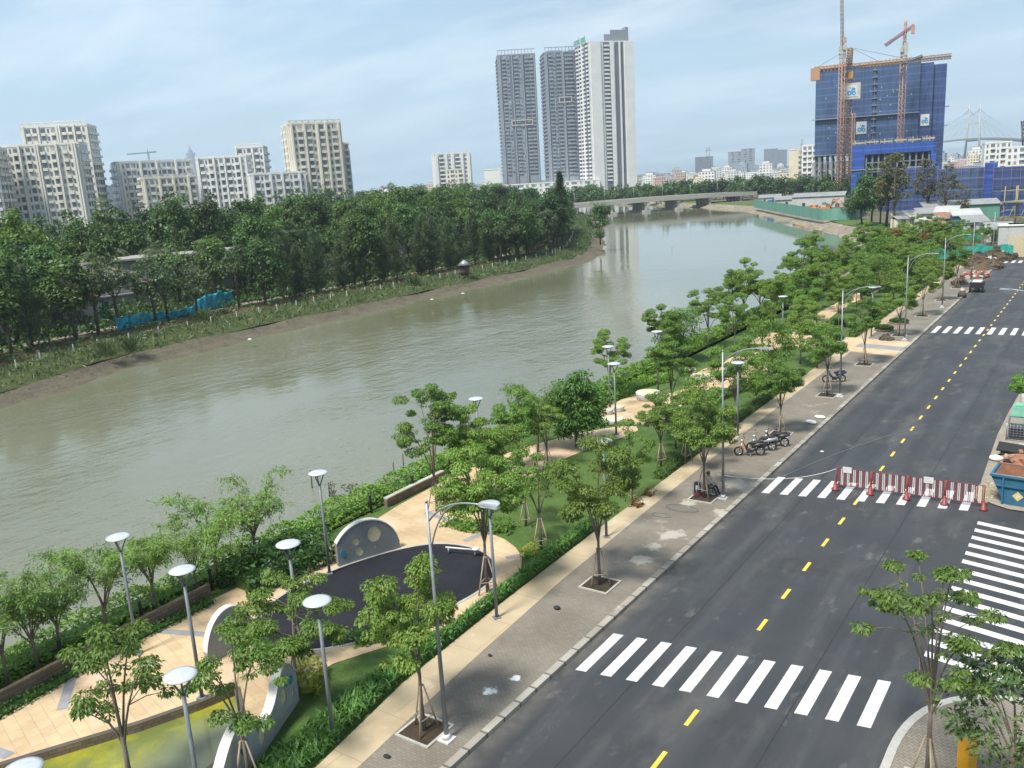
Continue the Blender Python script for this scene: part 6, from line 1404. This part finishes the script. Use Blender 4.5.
# tree belt and bridge
i = 0; rg = random.Random(77)
for px in range(556, 862, 7):
    for j in range(2):
        q = A(px+rg.uniform(-3, 3), 190, (525 if j == 0 else 590)+rg.uniform(-15, 25)-max(0, px-740)*.55)
        tree('belt_tree', 'belt%d' % rg.randrange(3), (q.x, q.y, -.2), 'bushy tree in the green belt beyond the bridge, %s along its %s row' % (ordw(i//2), ['front', 'rear'][j]), 'tree', sc_=rg.uniform(.85, 1.3), group='tree belt beyond the bridge'); i += 1
def bridge(name, label, a, b, zt, th, wd, piers, lamps):
    e = (b-a); e.z = 0; L = e.length; t = thing(name, label, 'bridge', (a.x, a.y, 0), math.atan2(e.y, e.x))
    n = 24; arch = lambda u: zt-.7*(2*u/L-1)**2
    pr = [(L*i/n, arch(L*i/n)) for i in range(n+1)]; d = MB(); d.prism(pr+[(x, z-th) for x, z in reversed(pr)], 0, wd, xf=lambda x, y, z: (x, -z+wd, y)); d.build('deck', M['concrete'], t)
    p_ = MB()
    for y in (.0, wd-.35): p_.prism([(x, z+.95) for x, z in pr]+[(x, z+.002) for x, z in reversed(pr)], 0, .35, xf=lambda x, yy, z, y0=y: (x, y0+z, yy))
    p_.build('parapet', M['concrete'], t)
    for k in range(piers):
        x = L*(k+.5)/piers; q = MB()
        for y in np.linspace(1.2, wd-1.2, 5): q.box((x, y, (arch(x)-th-4)/2), (1.1, 1.1, arch(x)-th+4))
        q.box((x, wd/2, arch(x)-th-.6), (2.2, wd-.6, 1.2)); q.box((x, wd/2, -1.6), (4, wd+1, 1.4)); q.build('pier', M['concrete'], t)
    for k in range(lamps):
        x = L*(k+.5)/lamps; MB().tube([(x, .3, arch(x)), (x, .3, arch(x)+6), (x, 1.8, arch(x)+6.4)], .12, 5).build('lamp_post', M['galv'], t)
    return t
a, b = P(560, 219, -2), P(757, 203.5, -2); bridge('river_bridge', 'low pale concrete road bridge with box piers across the river', Vector((a.x, a.y, 0)), Vector((b.x, b.y, 0)), 4.3, 1.2, 14, 6, 7)
a, b = A(632, 200, 640), A(700, 194, 640); bridge('footbridge', 'smaller grey bridge behind the low concrete road bridge', a, b, 6.0, 1.3, 8, 4, 2)
# ------------------------------------------------------------------ building under blue nets, cranes, site
def netmat(name, c1, c2, fh, dark=(.01, .02, .06)):
    m, nt, b = newmat(name); v = opos(nt); sp = N(nt, 'ShaderNodeSeparateXYZ'); nt.links.new(v, sp.inputs[0])
    c = mixc(nt, noise(nt, v, .10, 4, .6, .35, .65), c1, c2)
    c = mixc(nt, noise(nt, opos(nt, (1, 1, .12)), .7, 4, .6, .5, .75), c, dark)     # wind-torn darker strips of net
    d = N(nt, 'ShaderNodeMath', operation='DIVIDE'); nt.links.new(sp.outputs[2], d.inputs[0]); d.inputs[1].default_value = fh
    f = N(nt, 'ShaderNodeMath', operation='FRACT'); nt.links.new(d.outputs[0], f.inputs[0])
    r = N(nt, 'ShaderNodeMapRange'); r.inputs[1].default_value = .10; r.inputs[2].default_value = .16; r.inputs[3].default_value = .45; r.inputs[4].default_value = 0; nt.links.new(f.outputs[0], r.inputs[0])
    c = mixc(nt, r.outputs[0], c, tuple(min(1, x*1.7+.02) for x in c2))             # net laps at each storey
    nt.links.new(c, b.inputs['Base Color']); b.inputs['Roughness'].default_value = .85
    return m
net1 = netmat('navy_site_net', (.034, .070, .155), (.052, .098, .21), 3.4); net2 = netmat('bright_blue_site_net', (.012, .050, .24), (.022, .075, .31), 3.6); net3 = netmat('dusty_blue_site_net', (.020, .045, .135), (.034, .066, .18), 3.4)
logo_blue = simple('logo_blue', (.02, .28, .55), None, 3, .6)
def logo(t, x, y, z, s, name='site_banner', tall=1.25):
    """white banner with the contractor's blue double-loop mark, on the face y"""
    p = MB().span((x-s, y-.15, z-s*tall), (x+s, y-.05, z+s*tall)).build(name, M['whitep'], t)
    e = lambda cx, cz, r, k=20: [(cx+r*math.cos(2*PI*i/k), cz+r*math.sin(2*PI*i/k)) for i in range(k)]
    g = MB(); X = lambda a, b_, c_: (x+a*s, y-.151-c_, z+b_*s)
    g.prism(e(-.36, -.36, .42), 0, .05, 0, [e(-.36, -.36, .17)], X); g.prism(e(.40, -.42, .40), 0, .05, 0, [e(.42, -.44, .15)], X)
    g.prism([(-.08, -.2), (.14, -.15), (.30, .62), (.06, .62)], .051, .09, 0, [], X); g.prism(e(.42, .30, .24), .051, .09, 0, [], X); g.prism(e(-.22, .55, .12), 0, .05, 0, [], X)
    g.build('banner_mark', logo_blue, p)
def local(px, py, D): return A(px, py, D)
DN = 500
pL, pR = A(816, 74, DN), A(921, 62, DN); face = math.atan2(pR.y-pL.y, pR.x-pL.x); Wn = (pR-pL).length; Hn = (pL.z+pR.z)/2+.5
nb = thing('netted_tower', 'broad unfinished tower wrapped in dark blue safety nets', 'building under construction', (pL.x, pL.y, 0), face)
sd = 22
w0 = MB(); zlow = 21.0
w0.span((0, 0, zlow), (Wn, sd, Hn)); w0.build('safety_net', net1, nb)
w1 = MB(); w1.span((Wn, 1.0, 9), (Wn+6, sd+2, Hn-.5)); w1.span((Wn+6.001, 3, 9), (Wn+12, sd+2, Hn-1.5)); w1.build('side_net', net3, nb)
fr = MB()
for k in range(7): fr.span((.4, .3, k*3.4), (Wn*.42, sd-.5, k*3.4+.35))
for x in np.linspace(.6, Wn*.42-.6, 8):
    for y in (.6, 8, 15, 21): fr.box((x, y, 10.5), (.7, .7, 21))
fr.span((Wn*.421, .3, 0), (Wn-.3, sd-.5, zlow)); fr.build('concrete_frame', simple('raw_dark_concrete', (.13, .15, .165), (.17, .185, .20), .3, .85), nb)
cat_ = MB(); z = Hn*.62
cat_.span((-1.6, -1.6, z), (Wn+.2, -.05, z+.35)); cat_.span((Wn+12, 3, z+2), (Wn+14, 9, z+2.4)); cat_.build('catch_platform', M['silver'], nb)
c2 = MB().span((-1.2, -1.3, zlow), (Wn+.2, -.05, zlow+.3)).span((Wn+12, 3, 32), (Wn+13.6, 8, 32.4)); c2.build('catch_platform', M['silver'], nb)
hs = MB()
for k in range(int(Hn/3.4)): hs.box((Wn*.28, -.5, 4+k*3.4), (1.9, .8, .5)).box((Wn*.575, -.5, 24+k*3.4 if 24+k*3.4 < Hn else 24), (2.0, .8, .5))
hs.box((Wn*.28, -.35, Hn/2), (.25, .3, Hn)).box((Wn*.575, -.35, Hn*.64), (.25, .3, Hn*.7)); hs.build('hoist_mast', M['galv'], nb)
tp = MB(); rgt = random.Random(3)
for k in range(110):
    x = rgt.uniform(0, Wn); tp.box((x, rgt.uniform(.3, sd), Hn+.8+rgt.uniform(0, 1.6)), (.14, .14, rgt.uniform(1.5, 4.5)))
tp.build('rebar', M['rust'], nb)
MB().span((Wn*.45, .2, Hn+.01), (Wn+.2, sd, Hn+1.6)).build('formwork', simple('formwork_timber', (.36, .26, .16), (.30, .22, .14), .4, .9), nb)
MB().span((0, .1, Hn+.011), (Wn*.449, sd, Hn+.7)).build('top_net', net1, nb)
spk = MB()
for i in range(34):
    x = rgt.uniform(2, Wn-2); MB().box((x, -.06, rgt.uniform(26, Hn-4)), (.5, .1, .7)).build('net_gap', M['silver'], nb)
logo(nb, Wn*.46, -.15, Hn*.535, 2.5); logo(nb, Wn+3.0, .85, Hn*.56, 2.0, tall=1.4)
# low netted podium in front
pL, pR = A(852, 147, 430), A(936, 139, 430); face = math.atan2(pR.y-pL.y, pR.x-pL.x); Wp = (pR-pL).length; Hp = (pL.z+pR.z)/2
t = thing('netted_podium', 'lower block in bright blue nets in front of the dark netted tower', 'building under construction', (pL.x, pL.y, 0), face)
MB().span((0, 0, 0), (Wp*.16, 20, Hp)).span((Wp*.161, .02, Hp-4.2), (Wp, 20, Hp)).span((Wp*.95, 0.01, 0), (Wp+.3, 20.2, Hp-4.21)).build('safety_net', net2, t)
m = MB()
for k in range(5):
    m.span((Wp*.17, 1.0, k*4.0), (Wp*.945, 19.5, k*4.0+.5))
for x in np.linspace(Wp*.18, Wp*.93, 11): m.box((x, 1.3, (Hp-4.3)/2), (.7, .7, Hp-4.3))
m.build('concrete_frame', bpy.data.materials['raw_dark_concrete'], t); MB().span((Wp*.17, 6, .0), (Wp*.945, 6.3, Hp-4.4)).build('inner_net', net3, t)
m = MB()
for k in range(70): x = rgt.uniform(0, Wp); m.box((x, rgt.uniform(0, 8), Hp+.9), (.13, .13, rgt.uniform(1.4, 3.2)))
for k in range(6): m.span((k*Wp/6+.4, .2, Hp+.6+.2*(k % 2)), ((k+1)*Wp/6-.3, .35, Hp+1.2+.2*(k % 2)))
m.build('scaffold', simple('pale_scaffold', (.42, .38, .30), None, 1, .8), t); MB().span((0, -.4, Hp*.55), (Wp, -.05, Hp*.55+.4)).build('catch_platform', M['silver'], t)
def netted(px0, px1, ytop, D, dep, mat, label, frame=True):
    a, b = A(px0, ytop, D), A(px1, ytop-(px1-px0)*.03, D); f = math.atan2(b.y-a.y, b.x-a.x); W_ = (b-a).length; H_ = a.z
    t = thing('netted_shell', label, 'building under construction', (a.x, a.y, 0), f)
    MB().span((0, 0, 0), (W_, dep, H_)).build('safety_net', mat, t); m = MB()
    for k in range(int(W_/2.2)): m.tube([(k*2.2, -.5, 0), (k*2.2, -.5, H_+1.4)], .045, 4)
    for z in np.arange(1.8, H_, 2.2): m.tube([(0, -.5, z), (W_, -.5, z)], .035, 4)
    m.build('scaffold', M['rust'] if frame else M['stake'], t)
netted(880, 940, 170, 330, 14, net3, 'low long shell in dusty blue nets behind the bare trees')
netted(938, 992, 170, 310, 16, net1, 'low shell in navy nets beyond the white site sheds')
netted(985, 998, 163, 300, 8, net2, 'narrow stair tower in bright blue nets among the site sheds')
netted(994, 1050, 168, 285, 14, net3, 'scaffolded shell in dusty blue nets at the picture edge', True)
# bamboo scaffold shelter at the picture edge
q = A(1002, 232, 235); t = thing('bamboo_scaffold', 'open bamboo scaffold with a flat green deck beyond the teal netting', 'scaffold', (q.x, q.y, 0), R(-35)); m = MB()
for x in range(0, 16, 3):
    for y in (0, 4, 8): m.tube([(x, y, 0), (x+.1, y, 10+.6*math.sin(x))], .11, 5)
for z in (3, 6, 9):
    for y in (0, 8): m.tube([(-1, y, z), (16, y, z+.3)], .09, 5)
    for x in (0, 6, 15): m.tube([(x, -1, z), (x, 9, z)], .09, 5)
for k in range(5): m.tube([(k*3, 0, 0), (k*3+3, 0, 6)], .08, 5)
m.build('poles', simple('bamboo', (.36, .31, .13), (.28, .24, .11), .5, .7), t); MB().span((-.5, -.5, 6.35), (15.5, 8.5, 6.6)).build('deck', simple('mossy_deck', (.16, .18, .10), (.22, .22, .15), .3, .9), t)
# cranes -----------------------------------------------------------------
cranem = simple('crane_orange', (.38, .22, .12), (.33, .19, .105), 1, .6, fine=False); cranep = simple('crane_pink_red', (.38, .24, .18), (.33, .20, .15), 1, .6, fine=False)
def truss(m, a, b, w, n, r):
    a, b = Vector(a), Vector(b); d = (b-a).normalized(); s = d.orthogonal().normalized(); u = d.cross(s)
    cs = [(s+u)*w/2, (s-u)*w/2, (-s-u)*w/2, (-s+u)*w/2]
    for c in cs: m.tube([a+c, b+c], r, 4)
    for k in range(n):
        p0, p1 = a.lerp(b, k/n), a.lerp(b, (k+1)/n)
        for i in range(4): m.tube([p0+cs[i], p1+cs[(i+1) % 4]], r*.7, 3); m.tube([p0+cs[i], p0+cs[(i+1) % 4]], r*.7, 3)
    return m
Rv = Vector((math.cos(face), math.sin(face), 0))
def crane_base(px, D): q = A(px, 170, D); return Vector((q.x, q.y, 0))
# 1: hammerhead crane in front of the netted tower
b0 = crane_base(844.5, 478); zj = A(844, 67, 478).z; t = thing('tower_crane', 'orange hammerhead tower crane with a long level jib over the netted tower', 'crane', b0, face)
truss(MB(), (0, 0, 0), (0, 0, zj-2), 3.4, 26, .24).build('mast', cranem, t); truss(MB(), (3.0, -.4, 0), (3.0, -.4, zj-22), 1.6, 26, .16).build('hoist_mast', cranem, t)
jl = (A(948, 62, 478)-A(844, 67, 478)).length; jb = (A(811, 69, 478)-A(844, 67, 478)).length
truss(MB(), (0, 0, zj), (jl, 4, zj+.5), 1.6, 30, .2).build('jib', cranem, t); truss(MB(), (0, 0, zj), (-jb, -1, zj), 1.8, 9, .28).build('counter_jib', cranem, t)
MB().span((-jb-1.5, -2.6, zj-5.2), (-jb+2.8, .6, zj+.6)).build('counterweight', cranem, t); zt = A(846, 48, 478).z
truss(MB(), (.6, 0, zj), (1.2, 0, zt), 1.9, 7, .28).build('tower_head', cranem, t); MB().tube([(1.2, 0, zt), (jl*.56, 2.2, zj+1.3)], .13, 4).tube([(1.2, 0, zt), (jl*.3, 1.2, zj+1.3)], .13, 4).tube([(1.2, 0, zt), (-jb*.9, -1, zj+1)], .13, 4).build('tie_rod', M['lampgrey'], t)
MB().box((1.6, -1.8, zj-4.2), (2.4, 2.2, 3.2)).build('cab', M['yellow'], t); sgn = MB().span((-2.6, -2.9, zj-15.5), (6.4, -2.5, zj-8.0)).build('sign_board', simple('dusty_cream_board', (.50, .47, .38), None, .5, .8), t); logo(t, 2.4, -2.9, zj-11.7, 2.6, 'sign_plate', 1.0)
# 2: luffing crane with its boom straight up
b0 = crane_base(839.3, 470); zc = A(839, 54, 470).z; t = thing('tower_crane', 'pinkish crane with its thin boom raised straight up', 'crane', b0, face)
truss(MB(), (0, 0, 0), (0, 0, zc), 1.9, 32, .18).build('mast', cranep, t); truss(MB(), (0, 0, zc+1.4), (-1.8, 0, zc+48), 1.0, 24, .13).build('boom', cranep, t)
MB().box((0, 0, zc+.6), (3.0, 2.6, 1.6)).box((1.0, -1.2, zc+2.6), (1.5, 1.5, 2.2)).box((-.9, 0, zc+2.5), (1.6, 2.0, 2.0)).build('slewing_cab', M['concrete'], t); MB().box((.9, .0, zc+6), (1.6, 1.4, 2.6)).build('winch', cranep, t)
# 3: luffing crane on the right with its short boom lowered
b0 = crane_base(899, 484); zc = A(899, 56, 484).z; t = thing('tower_crane', 'pinkish crane on a single mast with a short dipping boom', 'crane', b0, face)
truss(MB(), (0, 0, 8), (0, 0, zc), 2.0, 26, .20).build('mast', cranep, t); MB().box((0, 0, zc+.6), (3.0, 2.6, 1.6)).box((-1.0, -1.2, zc+2.6), (1.5, 1.5, 2.2)).box((.8, 0, zc+3.6), (2.0, 2.0, 4.4)).build('slewing_cab', M['concrete'], t)
truss(MB(), (4.0, 0, zc+13.2), (-8.6, 0, zc+5.4), 1.0, 9, .16).build('boom', simple('crane_red', (.36, .09, .07), None, 1, .6), t); truss(MB(), (0, 0, zc+1.4), (.3, 0, zc+16), .9, 5, .2).build('tower_head', cranep, t); MB().box((3.6, 0, zc+11.2), (1.6, 1.6, 3.6)).build('counterweight', cranep, t)
q = A(912, 60, 476); o = truss(MB(), (-4.4, 0, -.8), (4.6, 0, 1.8), 1.0, 8, .2).build('spare_jib', M['lampgrey'], None, (q.x, q.y, q.z-.5), face); tag(o, 'dark spare jib section resting on top of the netted tower', 'jib section')
o = MB().box((0, 0, -.6), (5.6, 2.2, .4)).build('jib_stand', M['lampgrey'], o)
q = A(148, 153, 1500); t = thing('tower_crane', 'tiny hazy hammerhead crane above the wide white apartment block', 'crane', (q.x, q.y, 0), R(30)); z = q.z
truss(MB(), (0, 0, 0), (0, 0, z), 2, 30, .2).build('mast', M['lampgrey'], t); truss(MB(), (-34, 0, z), (14, 0, z+1), 1.4, 14, .18).build('jib', M['lampgrey'], t); MB().tube([(0, 0, z), (0, 0, z+7)], .4, 5).build('tower_head', M['lampgrey'], t)
# cable-stayed bridge and crawler crane on the skyline
a = A(974.5, 160, 2250); b = A(890, 172, 2250); DC = 2250
q1 = A(975, 104, DC); t = thing('cable_bridge', 'hazy cable-stayed bridge with an H-shaped pylon on the skyline', 'bridge', (q1.x, q1.y, 0), math.atan2(-q1.x, q1.y)-R(28)); Hh = q1.z; zd = A(975, 138, DC).z
m = MB()
for s in (-1, 1): m.tube([(s*17, 0, 0), (s*14, 0, zd), (s*11.5, 0, Hh)], [2.6, 2.3, 1.8], 6)
m.box((0, 0, zd+32), (27, 3, 3.5)).box((0, 0, zd-5), (32, 4, 3.5)); m.build('pylon', M['concrete'], t)
d = MB(); prof = [(u, zd-14*(u/300)**2) for u in np.linspace(-420, 420, 22)]; d.prism(prof+[(x, z-4) for x, z in reversed(prof)], -13, 13, xf=lambda x, y, z: (z, x, y)); d.build('deck', M['concrete'], t)
c = MB()
for s in (-1, 1):
    for k in range(1, 8):
        for dr in (-1, 1): u = dr*k*30; c.tube([(s*12, 0, Hh-4-k*1.5), (s*12, u, zd-14*(u/300)**2)], .16, 3)
c.build('stay_cable', M['galv'], t)
pp = MB()
for u in (-400, -330, -270, 270, 330, 400): pp.box((0, u, (zd-14*(u/300)**2)/2-2), (18, 4, zd-14*(u/300)**2-3))
pp.build('pier', M['concrete'], t)
q = A(1016, 121, 640); t = thing('crawler_crane', 'dark crane boom leaning above the white buildings at the picture edge', 'crane', (q.x+5, q.y, 0), face); truss(MB(), (2.5, 0, 8), (-.5, 0, q.z), 2.4, 12, .4).build('boom', M['darkplastic'], t); MB().box((3, 0, 5), (7, 4, 6)).build('crane_body', M['darkplastic'], t); MB().box((3, 0, 1), (8, 5, 2)).build('track', M['black'], t)
# right bank: green hoarding, sheds, machines, trees
hoardm = simple('sea_green_hoarding', (.09, .24, .19), (.13, .30, .24), .4, .7, streak=(1, 1, .1)); pts = [P(754, 207, .3), P(790, 214, .3), P(822, 220, .3), P(856, 219, .3), P(866, 212, .3)]
m = MB(); 
for a, b in zip(pts[:-1], pts[1:]):
    n = max(1, int((b-a).length/2.4)); f = math.atan2(b.y-a.y, b.x-a.x)
    for k in range(n):
        c_ = a.lerp(b, (k+.5)/n); m.box((c_.x, c_.y, 1.9), ((b-a).length/n-.04, .08+.04*(k % 2), 3.6), f)
o = m.build('site_hoarding', hoardm); tag(o, 'long sea-green panel hoarding along the top of the stony bank', 'hoarding')
shedw = simple('pale_shed_wall', (.46, .47, .46), (.38, .39, .385), .3, .8); shedr = [simple('white_sheet_roof', (.42, .43, .42), (.33, .34, .335), .3, .6), simple('rusty_sheet_roof', (.26, .15, .10), (.2, .12, .09), .3, .8), simple('grey_sheet_roof', (.25, .26, .265), (.19, .20, .205), .3, .7)]
def shed(px, py, D, w, d, h, rz, ri, label, wall=shedw):
    q = A(px, py, D); t = thing('site_shed', label, 'shed', (q.x, q.y, 0), math.atan2(-q.x, q.y)+rz)
    MB().span((-w/2, 0, 0), (w/2, d, h)).build('wall', wall, t); r = MB(); r.add([(-w/2-.3, -.4, h), (w/2+.3, -.4, h), (w/2+.3, d+.4, h+1.3), (-w/2-.3, d+.4, h+1.3), (-w/2-.3, -.4, h+.12), (w/2+.3, -.4, h+.12), (w/2+.3, d+.4, h+1.42), (-w/2-.3, d+.4, h+1.42)], [(3, 2, 1, 0), (4, 5, 6, 7), (0, 1, 5, 4), (1, 2, 6, 5), (2, 3, 7, 6), (3, 0, 4, 7)]); r.build('roof', shedr[ri], t)
    MB().span((-w*.3, -.05, .1), (-w*.3+1.1, .0, 2.1)).build('door', M['darkplastic'], t); MB().span((w*.08, -.05, 1.1), (w*.08+1.6, .0, 2.1)).build('window', M['glass'], t)
shed(800, 195, 400, 20, 8, 3.0, .1, 2, 'long grey-roofed site shed behind the sea-green hoarding, nearer the river')
shed(818, 191, 380, 20, 9, 4.4, -.1, 2, 'grey-roofed site shed behind the rusty machines')
shed(770, 196, 440, 10, 6, 2.8, .0, 2, 'small grey-roofed shed at the bridge end of the hoarding')
bluetk = simple('truck_blue', (.02, .06, .32), None, 1, .5)
q = A(775, 204, 410); t = thing('site_truck', 'small blue truck parked at the river end of the hoarding', 'truck', (q.x, q.y, .2), 2.6); MB().box((0, 0, 1.7), (4.6, 2.2, 1.6)).build('cargo_bed', bluetk, t); MB().box((3.2, 0, 1.5), (1.6, 2.1, 2.0), 0, 0, .85).build('cab', bluetk, t); m = MB()
for x in (-1.4, 2.9):
    for y in (-1, 1): MB().tube([(x, y-.15, .45), (x, y+.15, .45)], .45, 12).build('wheel', M['black'], t)
def excavator(px, py, D, rz, label, mat):
    q = A(px, py, D); t = thing('excavator', label, 'excavator', (q.x, q.y, .1), rz)
    for y in (-1.2, 1.2): MB().tube([(-1.7, y, .45), (1.7, y, .45)], .45, 10).box((0, y, .45), (3.6, .6, .8)).build('track', M['black'], t)
    MB().box((-.3, 0, 1.6), (3.4, 2.4, 1.2), 0, 0, .95).build('body', M[mat], t); MB().box((.7, .6, 2.7), (1.4, 1.0, 1.5), 0, 0, .85).build('cab', M['glass'], t)
    MB().tube([(1.0, -.3, 1.9), (3.6, -.3, 4.8), (4.6, -.3, 4.9)], [.3, .25, .2], 6).build('boom', M[mat], t); MB().tube([(4.5, -.3, 5.0), (6.2, -.3, 2.0)], [.22, .16], 6).build('arm', M[mat], t); MB().box((6.2, -.3, 1.5), (.9, 1.1, .9), 0, 0, .7).build('bucket', M['rust'], t)
excavator(826, 206, 335, .3, 'orange excavator behind the hoarding, arm towards the river', 'orange'); excavator(840, 204, 330, 2.4, 'rust-red excavator behind the hoarding, nearer the tall trees', 'rust')
q = A(812, 207, 350); rubble('rust_heap', (q.x, q.y, 0), 7, 4, 2.2, 60, [M['rust'], M['darkbark'], M['orange']], 'heap of rusty steel behind the sea-green hoarding', 'scrap', 41, 1.6)
# scrub trees on the right bank
for i, (px, py, D, k, s, lab) in enumerate([(862, 226, 268, 'forest3', 1.0, 'tall dark green tree before the blue nets, nearer the river'), (871, 224, 262, 'forest1', 1.12, 'tall dark green tree before the blue nets, beside the thin bare ones'), (851, 222, 290, 'bright1', .62, 'bright green tree at the end of the sea-green hoarding'),
   (886, 226, 255, 'thin0', 1.35, 'thin brownish tree before the blue nets, first of the sparse group'), (894, 226, 250, 'thin1', 1.25, 'thin brownish tree before the blue nets, second of the sparse group'), (880, 228, 262, 'thin1', .9, 'thin brownish tree tight beside the dark green trees'), (928, 215, 275, 'thin0', 1.2, 'large reddish-brown sparse tree before the low netted shells'), (945, 214, 270, 'thin1', 1.0, 'sparse brownish tree beside the white site sheds'), (962, 212, 262, 'thin0', .7, 'small sparse brownish tree above the white site sheds')]):
    q = A(px, py, D); tree('bank_tree', k, (q.x, q.y, 0), lab, 'tree', sc_=s)
SH = [(921, 217, 252, 6, 4, 2.8, .5, 0, 'white-roofed shed beside the tall bank trees', shedw), (934, 213, 248, 7, 4, 3.6, .3, 2, 'grey-roofed white shed, second from the tall bank trees', hv[0]), (946, 211, 240, 5, 4, 4.2, -.1, 0, 'small tall white shed in the middle of the site', hv[0]), (955, 214, 236, 6, 4, 3.0, .6, 1, 'rusty-roofed low shed in the middle of the site', shedw),
 (968, 212, 232, 6, 4, 3.8, .2, 0, 'white-roofed shed with blue walls near the bamboo scaffold', M['skipblue']), (978, 215, 226, 5, 3, 2.6, .4, 2, 'small grey-roofed shed below the bamboo scaffold', shedw), (962, 204, 275, 20, 3, 4.0, .35, 2, 'long pale roofed shed with a green wall behind the site sheds', hoardm), (908, 222, 250, 6, 3, 2.4, .6, 2, 'pale grey shed tight beside the bank trees', hv[1]),
 (942, 222, 222, 5, 3, 2.2, .8, 1, 'rusty-roofed hut in front of the white site sheds', hv[3]), (930, 222, 230, 4, 3, 2.4, .1, 0, 'tiny white-roofed hut in front of the white site sheds', hv[3]), (1001, 228, 205, 5, 3, 2.4, .2, 2, 'grey-roofed hut beside the cream hoarding', shedw)]
for a_ in SH: shed(*a_)
for i, (px, py, D, k, s_) in enumerate([(903, 228, 214, 'round0', .7), (938, 231, 200, 'round1', .62), (962, 232, 196, 'street2', .8), (975, 236, 190, 'round2', .6), (984, 233, 196, 'street0', .7), (992, 231, 200, 'round1', .5), (950, 236, 190, 'spread1', .8)]):
    q = A(px, py, D); tree('site_tree', k, (q.x, q.y, 0), 'small leafy tree between the promenade and the site sheds, '+ordw(i)+' from the river', 'tree', sc_=s_, group='small trees before the site sheds')
m = MB(); rk = random.Random(12)
for i, (px, py, D) in enumerate([(915, 222, 240), (950, 219, 228), (972, 221, 220), (988, 222, 215)]):
    q = A(px, py, D); rubble('scrap_pile', (q.x, q.y, 0), 2.6, 2.0, 1.0, 34, [M['rust'], M['concrete'], M['darkplastic'], M['whitep']], 'scrap pile among the site sheds, '+ordw(i)+' from the river', 'scrap', 50+i, .8)
for i, (px, py, D, w, lab) in enumerate([(970, 256, 172, 13, 'teal net fence at the end of the park trees'), (990, 255, 174, 12, 'teal net fence between the park trees and the cream hoarding'), (955, 228, 210, 10, 'small teal net panel below the white site sheds')]):
    q = A(px, py, D); m = MB(); n = 60; vs = []; rn = random.Random(i)
    for k in range(n+1):
        u = -w/2+w*k/n
        for j in range(4): vs.append((u, .16*math.sin(k*.9+j*.4)+rn.uniform(-.07, .07), 2.1*j/3*(1+.10*math.sin(k*.35)+rn.uniform(-.03, .03))))
    m.add(vs, [(k*4+j, (k+1)*4+j, (k+1)*4+j+1, k*4+j+1) for k in range(n) for j in range(3)], 0, False); o = m.build('net_fence', simple('teal_net', (.02, .28, .22), (.03, .36, .29), .6, .8) if i == 0 else bpy.data.materials['teal_net'], None, (q.x, q.y, .0), math.atan2(-q.x, q.y)); md = o.modifiers.new('sol', 'SOLIDIFY'); md.thickness = .05; tag(o, lab, 'net fence')
a = P(1009, 257.5, 0); t = thing('cream_hoarding', 'plain cream hoarding closing the far end of the road', 'hoarding', (a.x, a.y, 0), R(-4)); m = MB().span((0, 0, .1), (16, .12, 3.7)).build('panel', simple('cream_hoarding_paint', (.52, .44, .30), (.47, .40, .28), .4, .8), t); m = MB()
for k in range(9): m.span((k*2+.02, -.05, 0), (k*2+.10, -.001, 3.8))
m.build('batten', M['paleyellow'], t)
for i, (px, py) in enumerate([(1012, 236), (1022, 232)]): q = A(px, py, 200); o = MB().box((0, 0, 1.8), (5, 4, 3.6)).box((0, 0, 3.8), (5.4, 4.4, .3), 0, 0, .9).build('site_cabin', shedw, None, (q.x, q.y, 0), R(10)); tag(o, 'pale site cabin behind the cream hoarding, '+['nearer the park', 'at the picture edge'][i], 'cabin')
for i, (px, py) in enumerate([(896, 246), (924, 246)]):
    q = A(px, py, [158, 150][i]); rng = np.random.default_rng(7+i); t = thing('flowering_tree', ['red-topped tree above the promenade trees, nearer the river', 'red-topped tree above the promenade trees, nearer the road'][i], 'tree', (q.x, q.y, .1))
    MB().tube([(0, 0, -.1), (.1, 0, 3), (0, .1, 6.2)], [.12, .09, .04], 7).build('trunk', M['bark'], t); Q = [clump(rng, (a, b, 5.6+c), .62, 90, .26, .12) for a, b, c in ((0, 0, .7), (.5, .3, .3), (-.5, -.2, .4), (.1, -.5, .1))]
    link('crown', quads_mesh('crown', np.concatenate(Q), LEAF['redleaf']), t)
